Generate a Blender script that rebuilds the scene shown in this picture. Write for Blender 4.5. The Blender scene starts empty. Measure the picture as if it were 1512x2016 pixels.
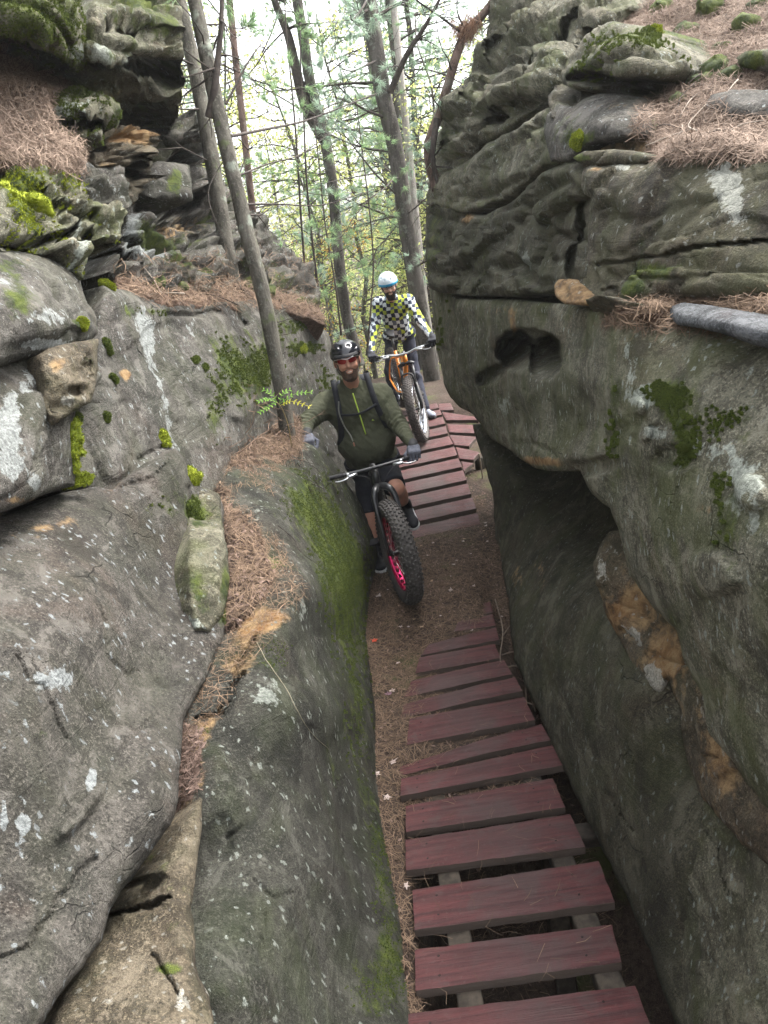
import bpy, math, random
import numpy as np
from mathutils import Vector, Matrix

# ------------------------------------------------------------------ camera
F = 1600.0                       # focal length in photo pixels (1512 x 2016)
PITCH, ROLL = math.radians(19), math.radians(9)
CAM = np.array([0.0, 0.0, 2.5])
FW = np.array([0, math.cos(PITCH), -math.sin(PITCH)])
U0 = np.array([0, math.sin(PITCH), math.cos(PITCH)])
RT = np.array([1.0, 0, 0]) * math.cos(ROLL) - U0 * math.sin(ROLL)
UP = U0 * math.cos(ROLL) + np.array([1.0, 0, 0]) * math.sin(ROLL)
SC = bpy.context.scene
COL = SC.collection
cam = bpy.data.cameras.new('camera')
cam.sensor_fit = 'VERTICAL'; cam.sensor_height = 24.0; cam.lens = 24.0 * F / 2016.0
cam.clip_start = 0.05; cam.clip_end = 2000.0
camo = bpy.data.objects.new('camera', cam); COL.objects.link(camo)
M3 = Matrix((tuple(RT), tuple(UP), tuple(-FW))).transposed()
camo.matrix_world = Matrix.Translation(Vector(CAM)) @ M3.to_4x4()
SC.camera = camo
# ------------------------------------------------------------------ light
SUN_EL, SUN_AZ = math.radians(56), math.radians(62)
w = bpy.data.worlds.new('World'); SC.world = w; w.use_nodes = True
nt = w.node_tree; bg = nt.nodes['Background']
sky = nt.nodes.new('ShaderNodeTexSky'); sky.sky_type = 'NISHITA'; sky.sun_disc = False
sky.sun_elevation = SUN_EL; sky.sun_rotation = SUN_AZ
sky.air_density = 1.0; sky.dust_density = 5.0; sky.ozone_density = 1.0
hs = nt.nodes.new('ShaderNodeHueSaturation'); hs.inputs['Saturation'].default_value = .18     # overcast: the blue is greyed by cloud
nt.links.new(sky.outputs[0], hs.inputs['Color']); nt.links.new(hs.outputs[0], bg.inputs[0]); bg.inputs[1].default_value = 0.15
sl = bpy.data.lights.new('sun', 'SUN'); sl.energy = 0.9; sl.angle = math.radians(25); sl.color = (1, .94, .84)
so = bpy.data.objects.new('sun', sl); COL.objects.link(so)
sd = Vector((math.sin(SUN_AZ) * math.cos(SUN_EL), math.cos(SUN_AZ) * math.cos(SUN_EL), math.sin(SUN_EL)))
so.rotation_euler = (sd).to_track_quat('Z', 'Y').to_euler()
SC.view_settings.view_transform = 'Standard'; SC.view_settings.look = 'None'
SC.view_settings.exposure = 2.45; SC.view_settings.gamma = 1.0
SC.cycles.max_bounces = 6; SC.cycles.diffuse_bounces = 4; SC.cycles.transparent_max_bounces = 8

# ------------------------------------------------------------------ helpers
def ray(x, y): return FW + np.multiply.outer((np.asarray(x, float) - 756) / F, RT) - np.multiply.outer((np.asarray(y, float) - 1008) / F, UP)
def atY(x, y, Y):
    d = ray(x, y); return CAM + d * (Y / d[..., 1])[..., None] if np.ndim(x) else CAM + d * (Y / d[1])
def atz(x, y, z=0.0):
    d = ray(x, y); return CAM + d * ((z - CAM[2]) / d[2])
def nrm(v): v = np.asarray(v, float); return v / (np.linalg.norm(v) + 1e-12)
_rng = np.random.RandomState(7)
_P = _rng.permutation(4096).astype(np.int64); _P = np.concatenate([_P, _P])
_G = _rng.normal(size=(4096, 3)); _G /= np.linalg.norm(_G, axis=1)[:, None]
def pnoise(p):
    p = np.asarray(p, float); i = np.floor(p).astype(np.int64); f = p - i
    u = f * f * f * (f * (f * 6 - 15) + 10); r = 0
    for dx in (0, 1):
        for dy in (0, 1):
            for dz in (0, 1):
                h = _P[(_P[(_P[(i[..., 0] + dx) & 4095] + i[..., 1] + dy) & 4095] + i[..., 2] + dz) & 4095]
                g = _G[h]
                d = g[..., 0] * (f[..., 0] - dx) + g[..., 1] * (f[..., 1] - dy) + g[..., 2] * (f[..., 2] - dz)
                wx = u[..., 0] if dx else 1 - u[..., 0]; wy = u[..., 1] if dy else 1 - u[..., 1]; wz = u[..., 2] if dz else 1 - u[..., 2]
                r = r + d * wx * wy * wz
    return r * 1.5
def fbm(p, o=4, ridged=False, rough=.5):
    a, r, s = 1.0, 0, 0; p = np.asarray(p, float)
    for k in range(o):
        n = pnoise(p + k * 17.3); r = r + a * ((1 - 2 * np.abs(n)) if ridged else n); s += a; a *= rough; p = p * 2.03
    return r / s
def sstep(a, b, x): t = np.clip((x - a) / (b - a), 0, 1); return t * t * (3 - 2 * t)

def mesh_np(name, V, Fq, mat, parent=None, smooth=True, tri=None, center=True):
    V = np.asarray(V, float); me = bpy.data.meshes.new(name)
    Fq = np.asarray(Fq, np.int32).reshape(-1, 4) if len(Fq) else np.zeros((0, 4), np.int32)
    tri = np.asarray(tri, np.int32).reshape(-1, 3) if tri is not None and len(tri) else np.zeros((0, 3), np.int32)
    o = np.zeros(3)
    if parent is None and center: o = np.array([V[:, 0].mean(), V[:, 1].mean(), V[:, 2].min()])
    if parent is not None: o = PLOC.get(parent.name, np.zeros(3))
    me.vertices.add(len(V)); me.vertices.foreach_set('co', (V - o).astype(np.float32).ravel())
    nl = Fq.size + tri.size; me.loops.add(nl)
    me.loops.foreach_set('vertex_index', np.concatenate([Fq.ravel(), tri.ravel()]).astype(np.int32))
    npoly = len(Fq) + len(tri); me.polygons.add(npoly)
    st = np.concatenate([np.arange(len(Fq)) * 4, Fq.size + np.arange(len(tri)) * 3]).astype(np.int32)
    me.polygons.foreach_set('loop_start', st)
    me.polygons.foreach_set('loop_total', np.concatenate([np.full(len(Fq), 4), np.full(len(tri), 3)]).astype(np.int32))
    if smooth: me.polygons.foreach_set('use_smooth', np.ones(npoly, bool))
    me.update(calc_edges=True); me.validate()
    if mat: me.materials.append(mat)
    ob = bpy.data.objects.new(name, me); COL.objects.link(ob)
    if parent is None: ob.location = o; PLOC[ob.name] = o
    else: ob.parent = parent; PLOC[ob.name] = o
    return ob
PLOC = {}
def thing(name, label, cat, loc=(0, 0, 0), group=None):
    o = bpy.data.objects.new(name, None); COL.objects.link(o); o.empty_display_size = .1
    o.location = loc; PLOC[o.name] = np.array(loc, float); o['label'] = label; o['category'] = cat
    if group: o['group'] = group
    return o
def tag(o, label=None, cat=None, group=None, kind=None):
    if label: o['label'] = label
    if cat: o['category'] = cat
    if group: o['group'] = group
    if kind: o['kind'] = kind
    return o
class MB:
    def __init__(s): s.v = []; s.q = []; s.t = []; s.n = 0
    def add(s, V, Q=(), T=()):
        V = np.asarray(V, float); s.v.append(V)
        if len(Q): s.q.append(np.asarray(Q, int).reshape(-1, 4) + s.n)
        if len(T): s.t.append(np.asarray(T, int).reshape(-1, 3) + s.n)
        s.n += len(V); return s
    def tube(s, pts, rad, seg=8, cap=True, ell=None, noise=0, nf=10):
        pts = np.asarray(pts, float); n = len(pts); rad = np.full(n, rad, float) if np.ndim(rad) == 0 else np.asarray(rad, float)
        T = np.gradient(pts, axis=0); T /= (np.linalg.norm(T, axis=1)[:, None] + 1e-9)
        ref = np.array([0, 0, 1.0]) if abs(T[0][2]) < .9 else np.array([1.0, 0, 0])
        a = np.cross(T[0], ref); a /= np.linalg.norm(a); A = []
        for k in range(n):
            a = a - T[k] * (a @ T[k]); a = a / (np.linalg.norm(a) + 1e-9); A.append(a)
        A = np.array(A); B = np.cross(T, A); th = np.arange(seg) * 2 * math.pi / seg
        e = ell or (1, 1)
        V = pts[:, None] + rad[:, None, None] * (A[:, None] * (np.cos(th) * e[0])[None, :, None] + B[:, None] * (np.sin(th) * e[1])[None, :, None])
        V = V.reshape(-1, 3)
        if noise:
            c = np.repeat(pts, seg, 0); V = V + (V - c) * (fbm(V * nf, 3) * noise)[:, None]
        i = np.arange((n - 1) * seg).reshape(n - 1, seg); j = (i // seg) * seg + (i % seg + 1) % seg
        Q = np.stack([i, j, j + seg, i + seg], -1).reshape(-1, 4); Tt = []
        if cap:
            V = np.vstack([V, pts[0], pts[-1]]); b = n * seg
            for k in range(seg):
                k2 = (k + 1) % seg; Tt.append((k2, k, b)); Tt.append(((n - 1) * seg + k, (n - 1) * seg + k2, b + 1))
        return s.add(V, Q, Tt)
    def box(s, c, size, R=None, bev=0.0):
        h = np.array(size, float) / 2; b = min(bev, h.min() * .9)
        if b <= 0:
            V = np.array([(x, y, z) for x in (-1, 1) for y in (-1, 1) for z in (-1, 1)]) * h
            Q = [(0, 1, 3, 2), (4, 6, 7, 5), (0, 4, 5, 1), (2, 3, 7, 6), (0, 2, 6, 4), (1, 5, 7, 3)]; T = []
        else:
            V = []; idx = {}
            for x in (-1, 1):
                for y in (-1, 1):
                    for z in (-1, 1):
                        for a in range(3):
                            p = np.array([x, y, z]) * (h - b); p[a] = (x, y, z)[a] * h[a]; idx[(x, y, z, a)] = len(V); V.append(p)
            V = np.array(V); Q = []; T = []
            def g(x, y, z, a): return idx[(x, y, z, a)]
            for a in range(3):
                for sg in (-1, 1):
                    u, w_ = (a + 1) % 3, (a + 2) % 3; c4 = []
                    for (p, q) in ((-1, -1), (1, -1), (1, 1), (-1, 1)):
                        k = [0, 0, 0]; k[a] = sg; k[u] = p; k[w_] = q; c4.append(g(*k, a))
                    Q.append(c4 if sg > 0 else c4[::-1])
            for a in range(3):
                u, w_ = (a + 1) % 3, (a + 2) % 3
                for p in (-1, 1):
                    for q in (-1, 1):
                        k0 = [0, 0, 0]; k1 = [0, 0, 0]; k0[a] = -1; k1[a] = 1; k0[u] = k1[u] = p; k0[w_] = k1[w_] = q
                        c4 = [g(*k0, u), g(*k1, u), g(*k1, w_), g(*k0, w_)]; Q.append(c4 if p * q < 0 else c4[::-1])
            for x in (-1, 1):
                for y in (-1, 1):
                    for z in (-1, 1):
                        t = [g(x, y, z, 0), g(x, y, z, 1), g(x, y, z, 2)]; T.append(t if x * y * z > 0 else t[::-1])
        if R is not None: V = V @ np.asarray(R).T
        return s.add(V + np.asarray(c, float), Q, T)
    def build(s, name, mat, parent=None, smooth=True, X=None):
        V = np.vstack(s.v)
        if X is not None: V = V @ X[:3, :3].T + X[:3, 3]
        q = np.vstack(s.q) if s.q else []; t = np.vstack(s.t) if s.t else None
        return mesh_np(name, V, q, mat, parent, smooth, t)
def rotm(ax, a):
    return np.array(Matrix.Rotation(a, 3, ax))
def frame(fwd, up=(0, 0, 1)):      # columns: x(left->right), y(forward), z(up)
    y = nrm(fwd); x = nrm(np.cross(y, up)); z = np.cross(x, y); return np.stack([x, y, z], 1)
def crv(pts, n=12):                 # catmull-rom resample
    p = np.asarray(pts, float); p = np.vstack([2 * p[0] - p[1], p, 2 * p[-1] - p[-2]]); out = []
    for i in range(1, len(p) - 2):
        t = np.linspace(0, 1, n, endpoint=False)[:, None]
        out.append(.5 * (2 * p[i] + (p[i + 1] - p[i - 1]) * t + (2 * p[i - 1] - 5 * p[i] + 4 * p[i + 1] - p[i + 2]) * t ** 2 + (3 * p[i] - p[i - 1] - 3 * p[i + 1] + p[i + 2]) * t ** 3))
    out.append(p[-2][None]); return np.vstack(out)

# ------------------------------------------------------------------ node materials
class NT:
    def __init__(s, name):
        s.m = bpy.data.materials.new(name); s.m.use_nodes = True; s.t = s.m.node_tree; s.b = s.t.nodes['Principled BSDF']
    def n(s, typ, **k):
        nd = s.t.nodes.new('ShaderNode' + typ)
        for a, v in k.items():
            if a.startswith('i_'):
                key = a[2:]; key = int(key) if key.isdigit() else key.replace('_', ' ')
                sk = nd.inputs[key]
                if hasattr(v, 'links') or isinstance(v, bpy.types.NodeSocket): s.t.links.new(v, sk)
                else: sk.default_value = v
            else: setattr(nd, a, v)
        return nd
    def sock(s, v): return v
    def math(s, op, a, b=0.0, c=None):
        nd = s.n('Math', operation=op)
        for i, v in enumerate((a, b) if c is None else (a, b, c)):
            if isinstance(v, bpy.types.NodeSocket): s.t.links.new(v, nd.inputs[i])
            else: nd.inputs[i].default_value = v
        return nd.outputs[0]
    def mix(s, f, a, b):
        nd = s.n('Mix', data_type='RGBA')
        for i, v in ((0, f), (6, a), (7, b)):
            if isinstance(v, bpy.types.NodeSocket): s.t.links.new(v, nd.inputs[i])
            else: nd.inputs[i].default_value = (*v, 1) if isinstance(v, (tuple, list)) and len(v) == 3 else v
        return nd.outputs[2]
    def coord(s): return s.n('TexCoord').outputs['Object']
    def mapv(s, v, sc=(1, 1, 1), loc=(0, 0, 0), rot=(0, 0, 0)):
        nd = s.n('Mapping'); s.t.links.new(v, nd.inputs[0]); nd.inputs['Scale'].default_value = sc; nd.inputs['Location'].default_value = loc; nd.inputs['Rotation'].default_value = rot
        return nd.outputs[0]
    def noise(s, v, scale, det=4, rough=.55, dist=0.0):
        nd = s.n('TexNoise'); s.t.links.new(v, nd.inputs['Vector']); nd.inputs['Scale'].default_value = scale; nd.inputs['Detail'].default_value = det
        nd.inputs['Roughness'].default_value = rough; nd.inputs['Distortion'].default_value = dist; return nd.outputs['Fac']
    def ramp(s, f, lo, hi, a=0.0, b=1.0):
        nd = s.n('MapRange', interpolation_type='SMOOTHSTEP'); s.t.links.new(f, nd.inputs[0])
        for i, v in ((1, lo), (2, hi), (3, a), (4, b)): nd.inputs[i].default_value = v
        return nd.outputs[0]
    def out(s, col=None, rough=None, bump=None, bs=.5, bd=.01, spec=.3, **k):
        B = s.b
        def st(key, v):
            if v is None: return
            if isinstance(v, bpy.types.NodeSocket): s.t.links.new(v, B.inputs[key])
            else: B.inputs[key].default_value = (*v, 1) if isinstance(v, (tuple, list)) and len(v) == 3 else v
        st('Base Color', col); st('Roughness', rough); st('Specular IOR Level', spec)
        for a, v in k.items(): st(a.replace('_', ' '), v)
        if bump is not None:
            bn = s.n('Bump'); bn.inputs['Strength'].default_value = bs; bn.inputs['Distance'].default_value = bd
            s.t.links.new(bump, bn.inputs['Height']); s.t.links.new(bn.outputs[0], B.inputs['Normal'])
        return s.m
def plain(name, col, rough=.5, metal=0.0, var=.25, scale=40, bump=.3, spec=.4, bd=.002, **k):
    t = NT(name); c = t.coord(); n = t.noise(c, scale, 4); n2 = t.noise(c, scale * .15, 3)
    f = t.math('MULTIPLY', n, n2)
    dark = tuple(x * (1 - var) for x in col); lite = tuple(min(1, x * (1 + var)) for x in col)
    return t.out(t.mix(t.ramp(f, .12, .4), dark, lite), rough, n, bump, bd, spec, Metallic=metal, **k)
def leafmat(name, c1, c2, trans=.4, rough=.6, scale=3.0):
    t = NT(name); c = t.n('NewGeometry').outputs['Random Per Island']; cc = t.noise(t.coord(), scale, 2)
    f = t.math('ADD', t.math('MULTIPLY', c, .6), t.math('MULTIPLY', cc, .4))
    col = t.mix(t.ramp(f, .2, .8), c1, c2)
    t.out(col, rough, None, spec=.2)
    tr = t.n('BsdfTranslucent'); t.t.links.new(col, tr.inputs[0])
    ms = t.n('MixShader'); ms.inputs[0].default_value = trans
    t.t.links.new(t.b.outputs[0], ms.inputs[1]); t.t.links.new(tr.outputs[0], ms.inputs[2])
    t.t.links.new(ms.outputs[0], t.t.nodes['Material Output'].inputs[0]); return t.m

def rockmat(name, c1, c2, green=(.09, .10, .05), gam=.35, lich=.5, lcol=(.38, .42, .38), seed=0.0, streak=.5):
    t = NT(name); c = t.mapv(t.coord(), loc=(seed, seed * .7, seed * 1.3))
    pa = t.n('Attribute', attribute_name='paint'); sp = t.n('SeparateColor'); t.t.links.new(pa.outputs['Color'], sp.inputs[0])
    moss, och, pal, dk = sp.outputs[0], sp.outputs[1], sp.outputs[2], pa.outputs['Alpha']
    n1 = t.noise(c, 2.2, 6, .6, .4); n2 = t.noise(c, 14, 8, .68); n3 = t.noise(c, 75, 5, .7); n4 = t.noise(c, 260, 3, .6)
    nst = t.noise(t.mapv(c, (9, 9, 1.1)), 1.0, 5, .65, .3)
    f = t.math('ADD', t.math('ADD', t.math('MULTIPLY', n1, .35), t.math('MULTIPLY', n2, .35)), t.math('MULTIPLY', nst, .3))
    col = t.mix(t.ramp(f, .40, .60), tuple(x * .85 for x in c1), tuple(x * 1.1 for x in c2))
    hn = t.noise(t.mapv(c, loc=(7, 3, 1)), 2.6, 6, .65, .6); col = t.mix(t.ramp(hn, .52, .64, 0, .45), col, tuple(x * y for x, y in zip(c2, (.80, .62, .55)))); col = t.mix(t.ramp(hn, .47, .36, 0, .4), col, tuple(x * y for x, y in zip(c2, (.52, .62, .56))))
    # mineral grain
    col = t.mix(t.math('MULTIPLY', t.ramp(n3, .52, .64), .55), col, tuple(x * 1.9 for x in c2))
    col = t.mix(t.math('MULTIPLY', t.ramp(n3, .47, .35), .65), col, tuple(x * .4 for x in c1))
    n5 = t.noise(c, 150, 4, .75); col = t.mix(t.math('MULTIPLY', t.ramp(n5, .56, .66), .5), col, tuple(x * 2.3 for x in c2))
    col = t.mix(t.math('MULTIPLY', t.ramp(n5, .44, .34), .6), col, tuple(x * .3 for x in c1))
    nb = t.noise(t.mapv(c, (1.2, 1.2, 9)), 1, 5, .6, .6); col = t.mix(t.math('MULTIPLY', t.ramp(nb, .54, .64), .35), col, tuple(x * .55 for x in c1))
    nm = t.noise(c, 5.5, 9, .72, .5); col = t.mix(t.math('MULTIPLY', t.ramp(nm, .53, .60), .55), col, tuple(min(1, x * 1.7 + .02) for x in c2))
    col = t.mix(t.math('MULTIPLY', t.ramp(nm, .46, .40), .6), col, tuple(x * .5 for x in c1))
    vp = t.n('TexVoronoi', feature='F1'); t.t.links.new(t.mapv(c, (1, 1, 1.4)), vp.inputs['Vector']); vp.inputs['Scale'].default_value = 70; pit = t.math('MULTIPLY', t.ramp(t.math('ADD', vp.outputs['Distance'], t.math('MULTIPLY', t.math('SUBTRACT', n5, .5), .5)), .22, .12), t.ramp(t.noise(c, 6, 4, .6), .46, .6)); col = t.mix(t.math('MULTIPLY', pit, .7), col, tuple(x * .3 for x in c1))
    vn = t.n('TexVoronoi', feature='DISTANCE_TO_EDGE'); vw = t.n('VectorMath', operation='ADD'); wn_ = t.n('TexNoise'); t.t.links.new(c, wn_.inputs['Vector']); wn_.inputs['Scale'].default_value = 3.0; wn_.inputs['Detail'].default_value = 5
    sc_ = t.n('VectorMath', operation='SCALE'); t.t.links.new(wn_.outputs['Color'], sc_.inputs[0]); sc_.inputs['Scale'].default_value = .55; t.t.links.new(t.mapv(c, (1, 1, 2.1)), vw.inputs[0]); t.t.links.new(sc_.outputs[0], vw.inputs[1]); t.t.links.new(vw.outputs[0], vn.inputs['Vector']); vn.inputs['Scale'].default_value = 1.9
    ck = t.math('MULTIPLY', t.ramp(vn.outputs['Distance'], .013, .003), t.ramp(t.noise(c, 1.6, 4, .6), .56, .64)); col = t.mix(t.math('MULTIPLY', ck, .6), col, tuple(x * .16 for x in c1))
    # algae
    col = t.mix(t.math('MULTIPLY', t.ramp(t.noise(c, 3.1, 5, .6, .8), .42, .68), gam), col, green)
    # dark biofilm streaks, plus shade painted into hollows, undercuts and crack backs
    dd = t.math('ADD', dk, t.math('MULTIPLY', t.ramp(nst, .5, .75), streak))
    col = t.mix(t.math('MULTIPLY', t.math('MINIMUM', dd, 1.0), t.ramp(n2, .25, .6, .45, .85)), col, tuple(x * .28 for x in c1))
    # ochre weathering
    of = t.ramp(t.math('ADD', och, t.math('MULTIPLY', t.math('SUBTRACT', n2, .5), 1.1)), .32, .62)
    ocol = t.mix(t.ramp(n2, .35, .65), (.19, .095, .036), (.33, .225, .115))
    col = t.mix(of, col, ocol)
    # pale lichen crusts : blotches and spots
    vo = t.n('TexVoronoi', feature='F1'); t.t.links.new(t.mapv(t.n('VectorMath', operation='ADD', i_0=c, i_1=t.n('VectorMath', operation='SCALE', i_0=t.n('TexNoise', i_Vector=c, i_Scale=40.0, i_Detail=4.0).outputs['Color'], i_Scale=.03).outputs[0]).outputs[0], (1.15, 1.15, .42)), vo.inputs['Vector']); vo.inputs['Scale'].default_value = 30
    vd = t.math('ADD', vo.outputs['Distance'], t.math('MULTIPLY', t.math('SUBTRACT', n3, .5), 1.1))
    sel = t.math('GREATER_THAN', t.n('SeparateColor', i_0=vo.outputs['Color']).outputs[0], .42)
    spots = t.math('MULTIPLY', t.ramp(vd, .26, .14), sel)
    spots = t.math('MULTIPLY', spots, t.ramp(t.noise(c, 4.0, 3, .6), .38, .52, 0, lich))
    blot = t.ramp(t.math('ADD', pal, t.math('MULTIPLY', t.math('SUBTRACT', t.noise(c, 22, 6, .7, .3), .5), 1.7)), .48, .62)
    lc = t.mix(t.ramp(n3, .35, .65), tuple(x * .6 for x in lcol), tuple(min(1, x * 1.25) for x in lcol))
    col = t.mix(t.math('MAXIMUM', spots, t.math('MULTIPLY', blot, .8)), col, lc)
    # moss
    mz = t.math('ADD', t.math('MULTIPLY', t.math('SUBTRACT', t.noise(c, 16, 8, .75, .2), .5), 1.5), t.math('MULTIPLY', t.math('SUBTRACT', t.noise(t.mapv(c, (4, 4, 1.5)), 1, 5, .6, .5), .5), 1.6))
    mf = t.ramp(t.math('ADD', moss, mz), .36, .82, 0, .92)
    mc = t.mix(t.ramp(t.noise(c, 11, 6, .7), .38, .62), (.030, .048, .012), (.150, .185, .030))
    mc = t.mix(t.ramp(n4, .4, .7), mc, (.055, .085, .014))
    col = t.mix(mf, col, mc)
    h = t.math('ADD', t.math('MULTIPLY', n2, .26), t.math('MULTIPLY', n3, .36)); h = t.math('ADD', h, t.math('MULTIPLY', n5, .30)); h = t.math('ADD', h, t.math('MULTIPLY', t.ramp(nb, .56, .50), .16))
    h = t.math('SUBTRACT', h, t.math('ADD', t.math('MULTIPLY', ck, .5), t.math('MULTIPLY', pit, .18)))
    h = t.math('ADD', h, t.math('MULTIPLY', t.math('MULTIPLY', mf, n4), .8))
    return t.out(col, t.ramp(n3, .3, .7, .75, 1.0), h, 1.0, .028, .25)
# ------------------------------------------------------------------ rock relief builder
def facets(P, sc=(1, 1, 1), tilt=.35, off=.5, seed=0):        # angular broken-stone relief: every cell is its own tilted plane
    Q = P * np.array(sc) + 31.7 + seed * 3.3; i = np.floor(Q).astype(np.int64); best = np.full(Q.shape[:-1], 9e9); val = np.zeros(Q.shape[:-1]); sec = best.copy()
    for dx in (-1, 0, 1):
        for dy in (-1, 0, 1):
            for dz in (-1, 0, 1):
                c = i + np.array([dx, dy, dz]); h = _P[(_P[(_P[c[..., 0] & 4095] + c[..., 1]) & 4095] + c[..., 2]) & 4095]; g = _G[h]; g2 = _G[(h + 977) & 4095]
                d = Q - (c + .5 + g * .45); q = (d * d).sum(-1); v = (d * g2).sum(-1) * tilt + g[..., 0] * off; m = q < best; sec = np.where(m, best, np.minimum(sec, q)); best = np.where(m, q, best); val = np.where(m, v, val)
    return val - .25 * (1 - sstep(0, .12, np.sqrt(sec) - np.sqrt(best)))
def tps(ctrl):
    pts, vals = [], []
    for c in ctrl:
        x, y, v = c[:3]; k = c[3] if len(c) > 3 else 'Y'; d = ray(x, y)
        if k == 'Y': Y = v
        elif k == 'x': Y = v * d[1] / d[0]
        else: Y = (v - CAM[2]) * d[1] / d[2]
        pts.append((x / 500, y / 500)); vals.append(1 / Y)
    pts = np.array(pts); n = len(pts)
    r2 = ((pts[:, None] - pts[None]) ** 2).sum(-1); K = .5 * r2 * np.log(r2 + 1e-12) + np.eye(n) * 2e-3
    A = np.zeros((n + 3, n + 3)); A[:n, :n] = K; A[:n, n] = 1; A[:n, n + 1:] = pts; A[n, :n] = 1; A[n + 1:, :n] = pts.T
    s = np.linalg.lstsq(A, np.concatenate([vals, [0, 0, 0]]), rcond=None)[0]
    def f(x, y):
        x = x / 500; y = y / 500; r = s[n] + s[n + 1] * x + s[n + 2] * y
        for i in range(n):
            q = (x - pts[i, 0]) ** 2 + (y - pts[i, 1]) ** 2; r = r + s[i] * .5 * q * np.log(q + 1e-12)
        return r
    return f
def rough_poly(poly, amp, seed, step=9.0):
    rs = np.random.RandomState(seed); p = np.array(poly, float); out = []
    for a, b in zip(p, np.roll(p, -1, 0)):
        L = np.linalg.norm(b - a); n = max(1, int(L / step)); t = np.arange(n) / n; q = a + (b - a) * t[:, None]
        nn = np.array([-(b - a)[1], (b - a)[0]]) / (L + 1e-9)
        m = fbm(np.c_[q / 45.0, np.full(n, seed * 3.7)], 4) * amp * np.minimum(1, 1.0)
        out.append(q + nn * m[:, None])
    return np.vstack(out)
def seg_dist(X, Y, a, b):
    ab = b - a; l = (ab @ ab) + 1e-9; t = np.clip(((X - a[0]) * ab[0] + (Y - a[1]) * ab[1]) / l, 0, 1)
    cx = a[0] + ab[0] * t; cy = a[1] + ab[1] * t; return (X - cx) ** 2 + (Y - cy) ** 2, cx, cy
SURF = {}
def rock(label, poly, ctrl, mat, back=(1, .3, -.25), thick=.8, step=5.0, rr=.10, amp=.035, freq=3.0, strata=0.0, sfreq=5.0,
         chip=.0, cracks=(), pits=(), paint=(), base=(0, 0, 0, 0), wob=8, seed=1, name='boulder', cat='rock', group=None, key=None, kind=None, bulge=0.0, fac=.03, fsc=(1.6, 1.6, 3.6)):
    poly = rough_poly(poly, wob, seed); x0, y0 = poly.min(0) - step; x1, y1 = poly.max(0) + step
    gx = np.arange(x0, x1 + step, step); gy = np.arange(y0, y1 + step, step); X, Y = np.meshgrid(gx, gy)
    best = np.full(X.shape, 1e12); BX = X.copy(); BY = Y.copy(); ins = np.zeros(X.shape, bool)
    for a, b in zip(poly, np.roll(poly, -1, 0)):
        d, cx, cy = seg_dist(X, Y, a, b); m = d < best; best[m] = d[m]; BX[m] = cx[m]; BY[m] = cy[m]
        if a[1] != b[1]:
            m = ((a[1] > Y) != (b[1] > Y)) & (X < (b[0] - a[0]) * (Y - a[1]) / (b[1] - a[1]) + a[0]); ins ^= m
    sd = np.sqrt(best) * np.where(ins, 1, -1)
    ok = sd > -.6 * step; q = ok[:-1, :-1] & ok[1:, :-1] & ok[:-1, 1:] & ok[1:, 1:]
    nb_ = np.zeros(X.shape, int); nb_[:-1, :-1] += q; nb_[1:, :-1] += q; nb_[:-1, 1:] += q; nb_[1:, 1:] += q
    sn = (sd < .3 * step) | ((nb_ > 0) & (nb_ < 4) & (sd < 1.5 * step)); PX = np.where(sn, BX, X); PY = np.where(sn, BY, Y); sdm = np.maximum(sd, 0); sdm[sn] = 0
    iY = np.clip(tps(ctrl)(PX, PY), 1 / 30.0, 1 / .9); D = ray(PX, PY); Yd = 1 / iY
    wv = fbm(np.stack([PX / 70, PY / 70, np.full_like(PX, seed)], -1), 3); wv2 = fbm(np.stack([PX / 70, PY / 70, np.full_like(PX, seed + 9.5)], -1), 3)
    WX = PX + wv * 12; WY = PY + wv2 * 12; fine = fbm(np.stack([PX / 16, PY / 16, np.full_like(PX, seed)], -1), 3)
    def topos(Yv): return CAM + D * (Yv / D[..., 1])[..., None]
    dm = sdm * Yd / F; t = np.clip(dm / rr, 0, 1); depth = rr * (1 - np.sqrt(np.maximum(0, 1 - (1 - t) ** 2)))
    P = topos(Yd + np.minimum(depth, rr * .5))
    du = np.gradient(P, axis=1); dv = np.gradient(P, axis=0); N = np.cross(dv, du); N /= np.linalg.norm(N, axis=-1)[..., None] + 1e-12
    vw = CAM - P; vw /= np.linalg.norm(vw, axis=-1)[..., None]
    N *= np.where((N * vw).sum(-1) < 0, -1, 1)[..., None]
    N = N + vw * np.maximum(0, .35 - (N * vw).sum(-1))[..., None]; N /= np.linalg.norm(N, axis=-1)[..., None]
    N0 = N
    if bulge: depth = depth - bulge * (1 - np.exp(-dm / (bulge * 3)))
    for c in cracks:                     # (pts, width px, depth m)
        pts, wd, dp = c[:3]; bd = np.full(X.shape, 1e12); tt = np.zeros(X.shape)
        pts = np.array(pts, float)
        for a, b in zip(pts[:-1], pts[1:]): bd = np.minimum(bd, seg_dist(WX, WY, a, b)[0])
        d = np.sqrt(bd); ww = wd * (1 + .6 * wv + .5 * fine); depth = depth + dp * (1 - sstep(.35, 1.0, d / np.maximum(ww, 1)))
    for (cx, cy, rx, ry, ang, dp) in pits:
        a = math.radians(ang); ux = (WX - cx) * math.cos(a) + (WY - cy) * math.sin(a); uy = -(WX - cx) * math.sin(a) + (WY - cy) * math.cos(a)
        q = np.sqrt((ux / rx) ** 2 + (uy / ry) ** 2) + .15 * fine; depth = depth + dp * ((1 - sstep(.78, .97, q)) * (.12 + .88 * sstep(.9, -.5, uy / ry)) if dp > .25 else 1 - sstep(.55, 1.05, q))
    P = topos(Yd + depth * .9)
    Q = P * np.array([1, 1, 1.5]) * freq + seed * 5.1
    h = amp * fbm(Q, 5) * 1.1 + amp * .25 * fbm(Q * 3.1, 4, True)
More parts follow.
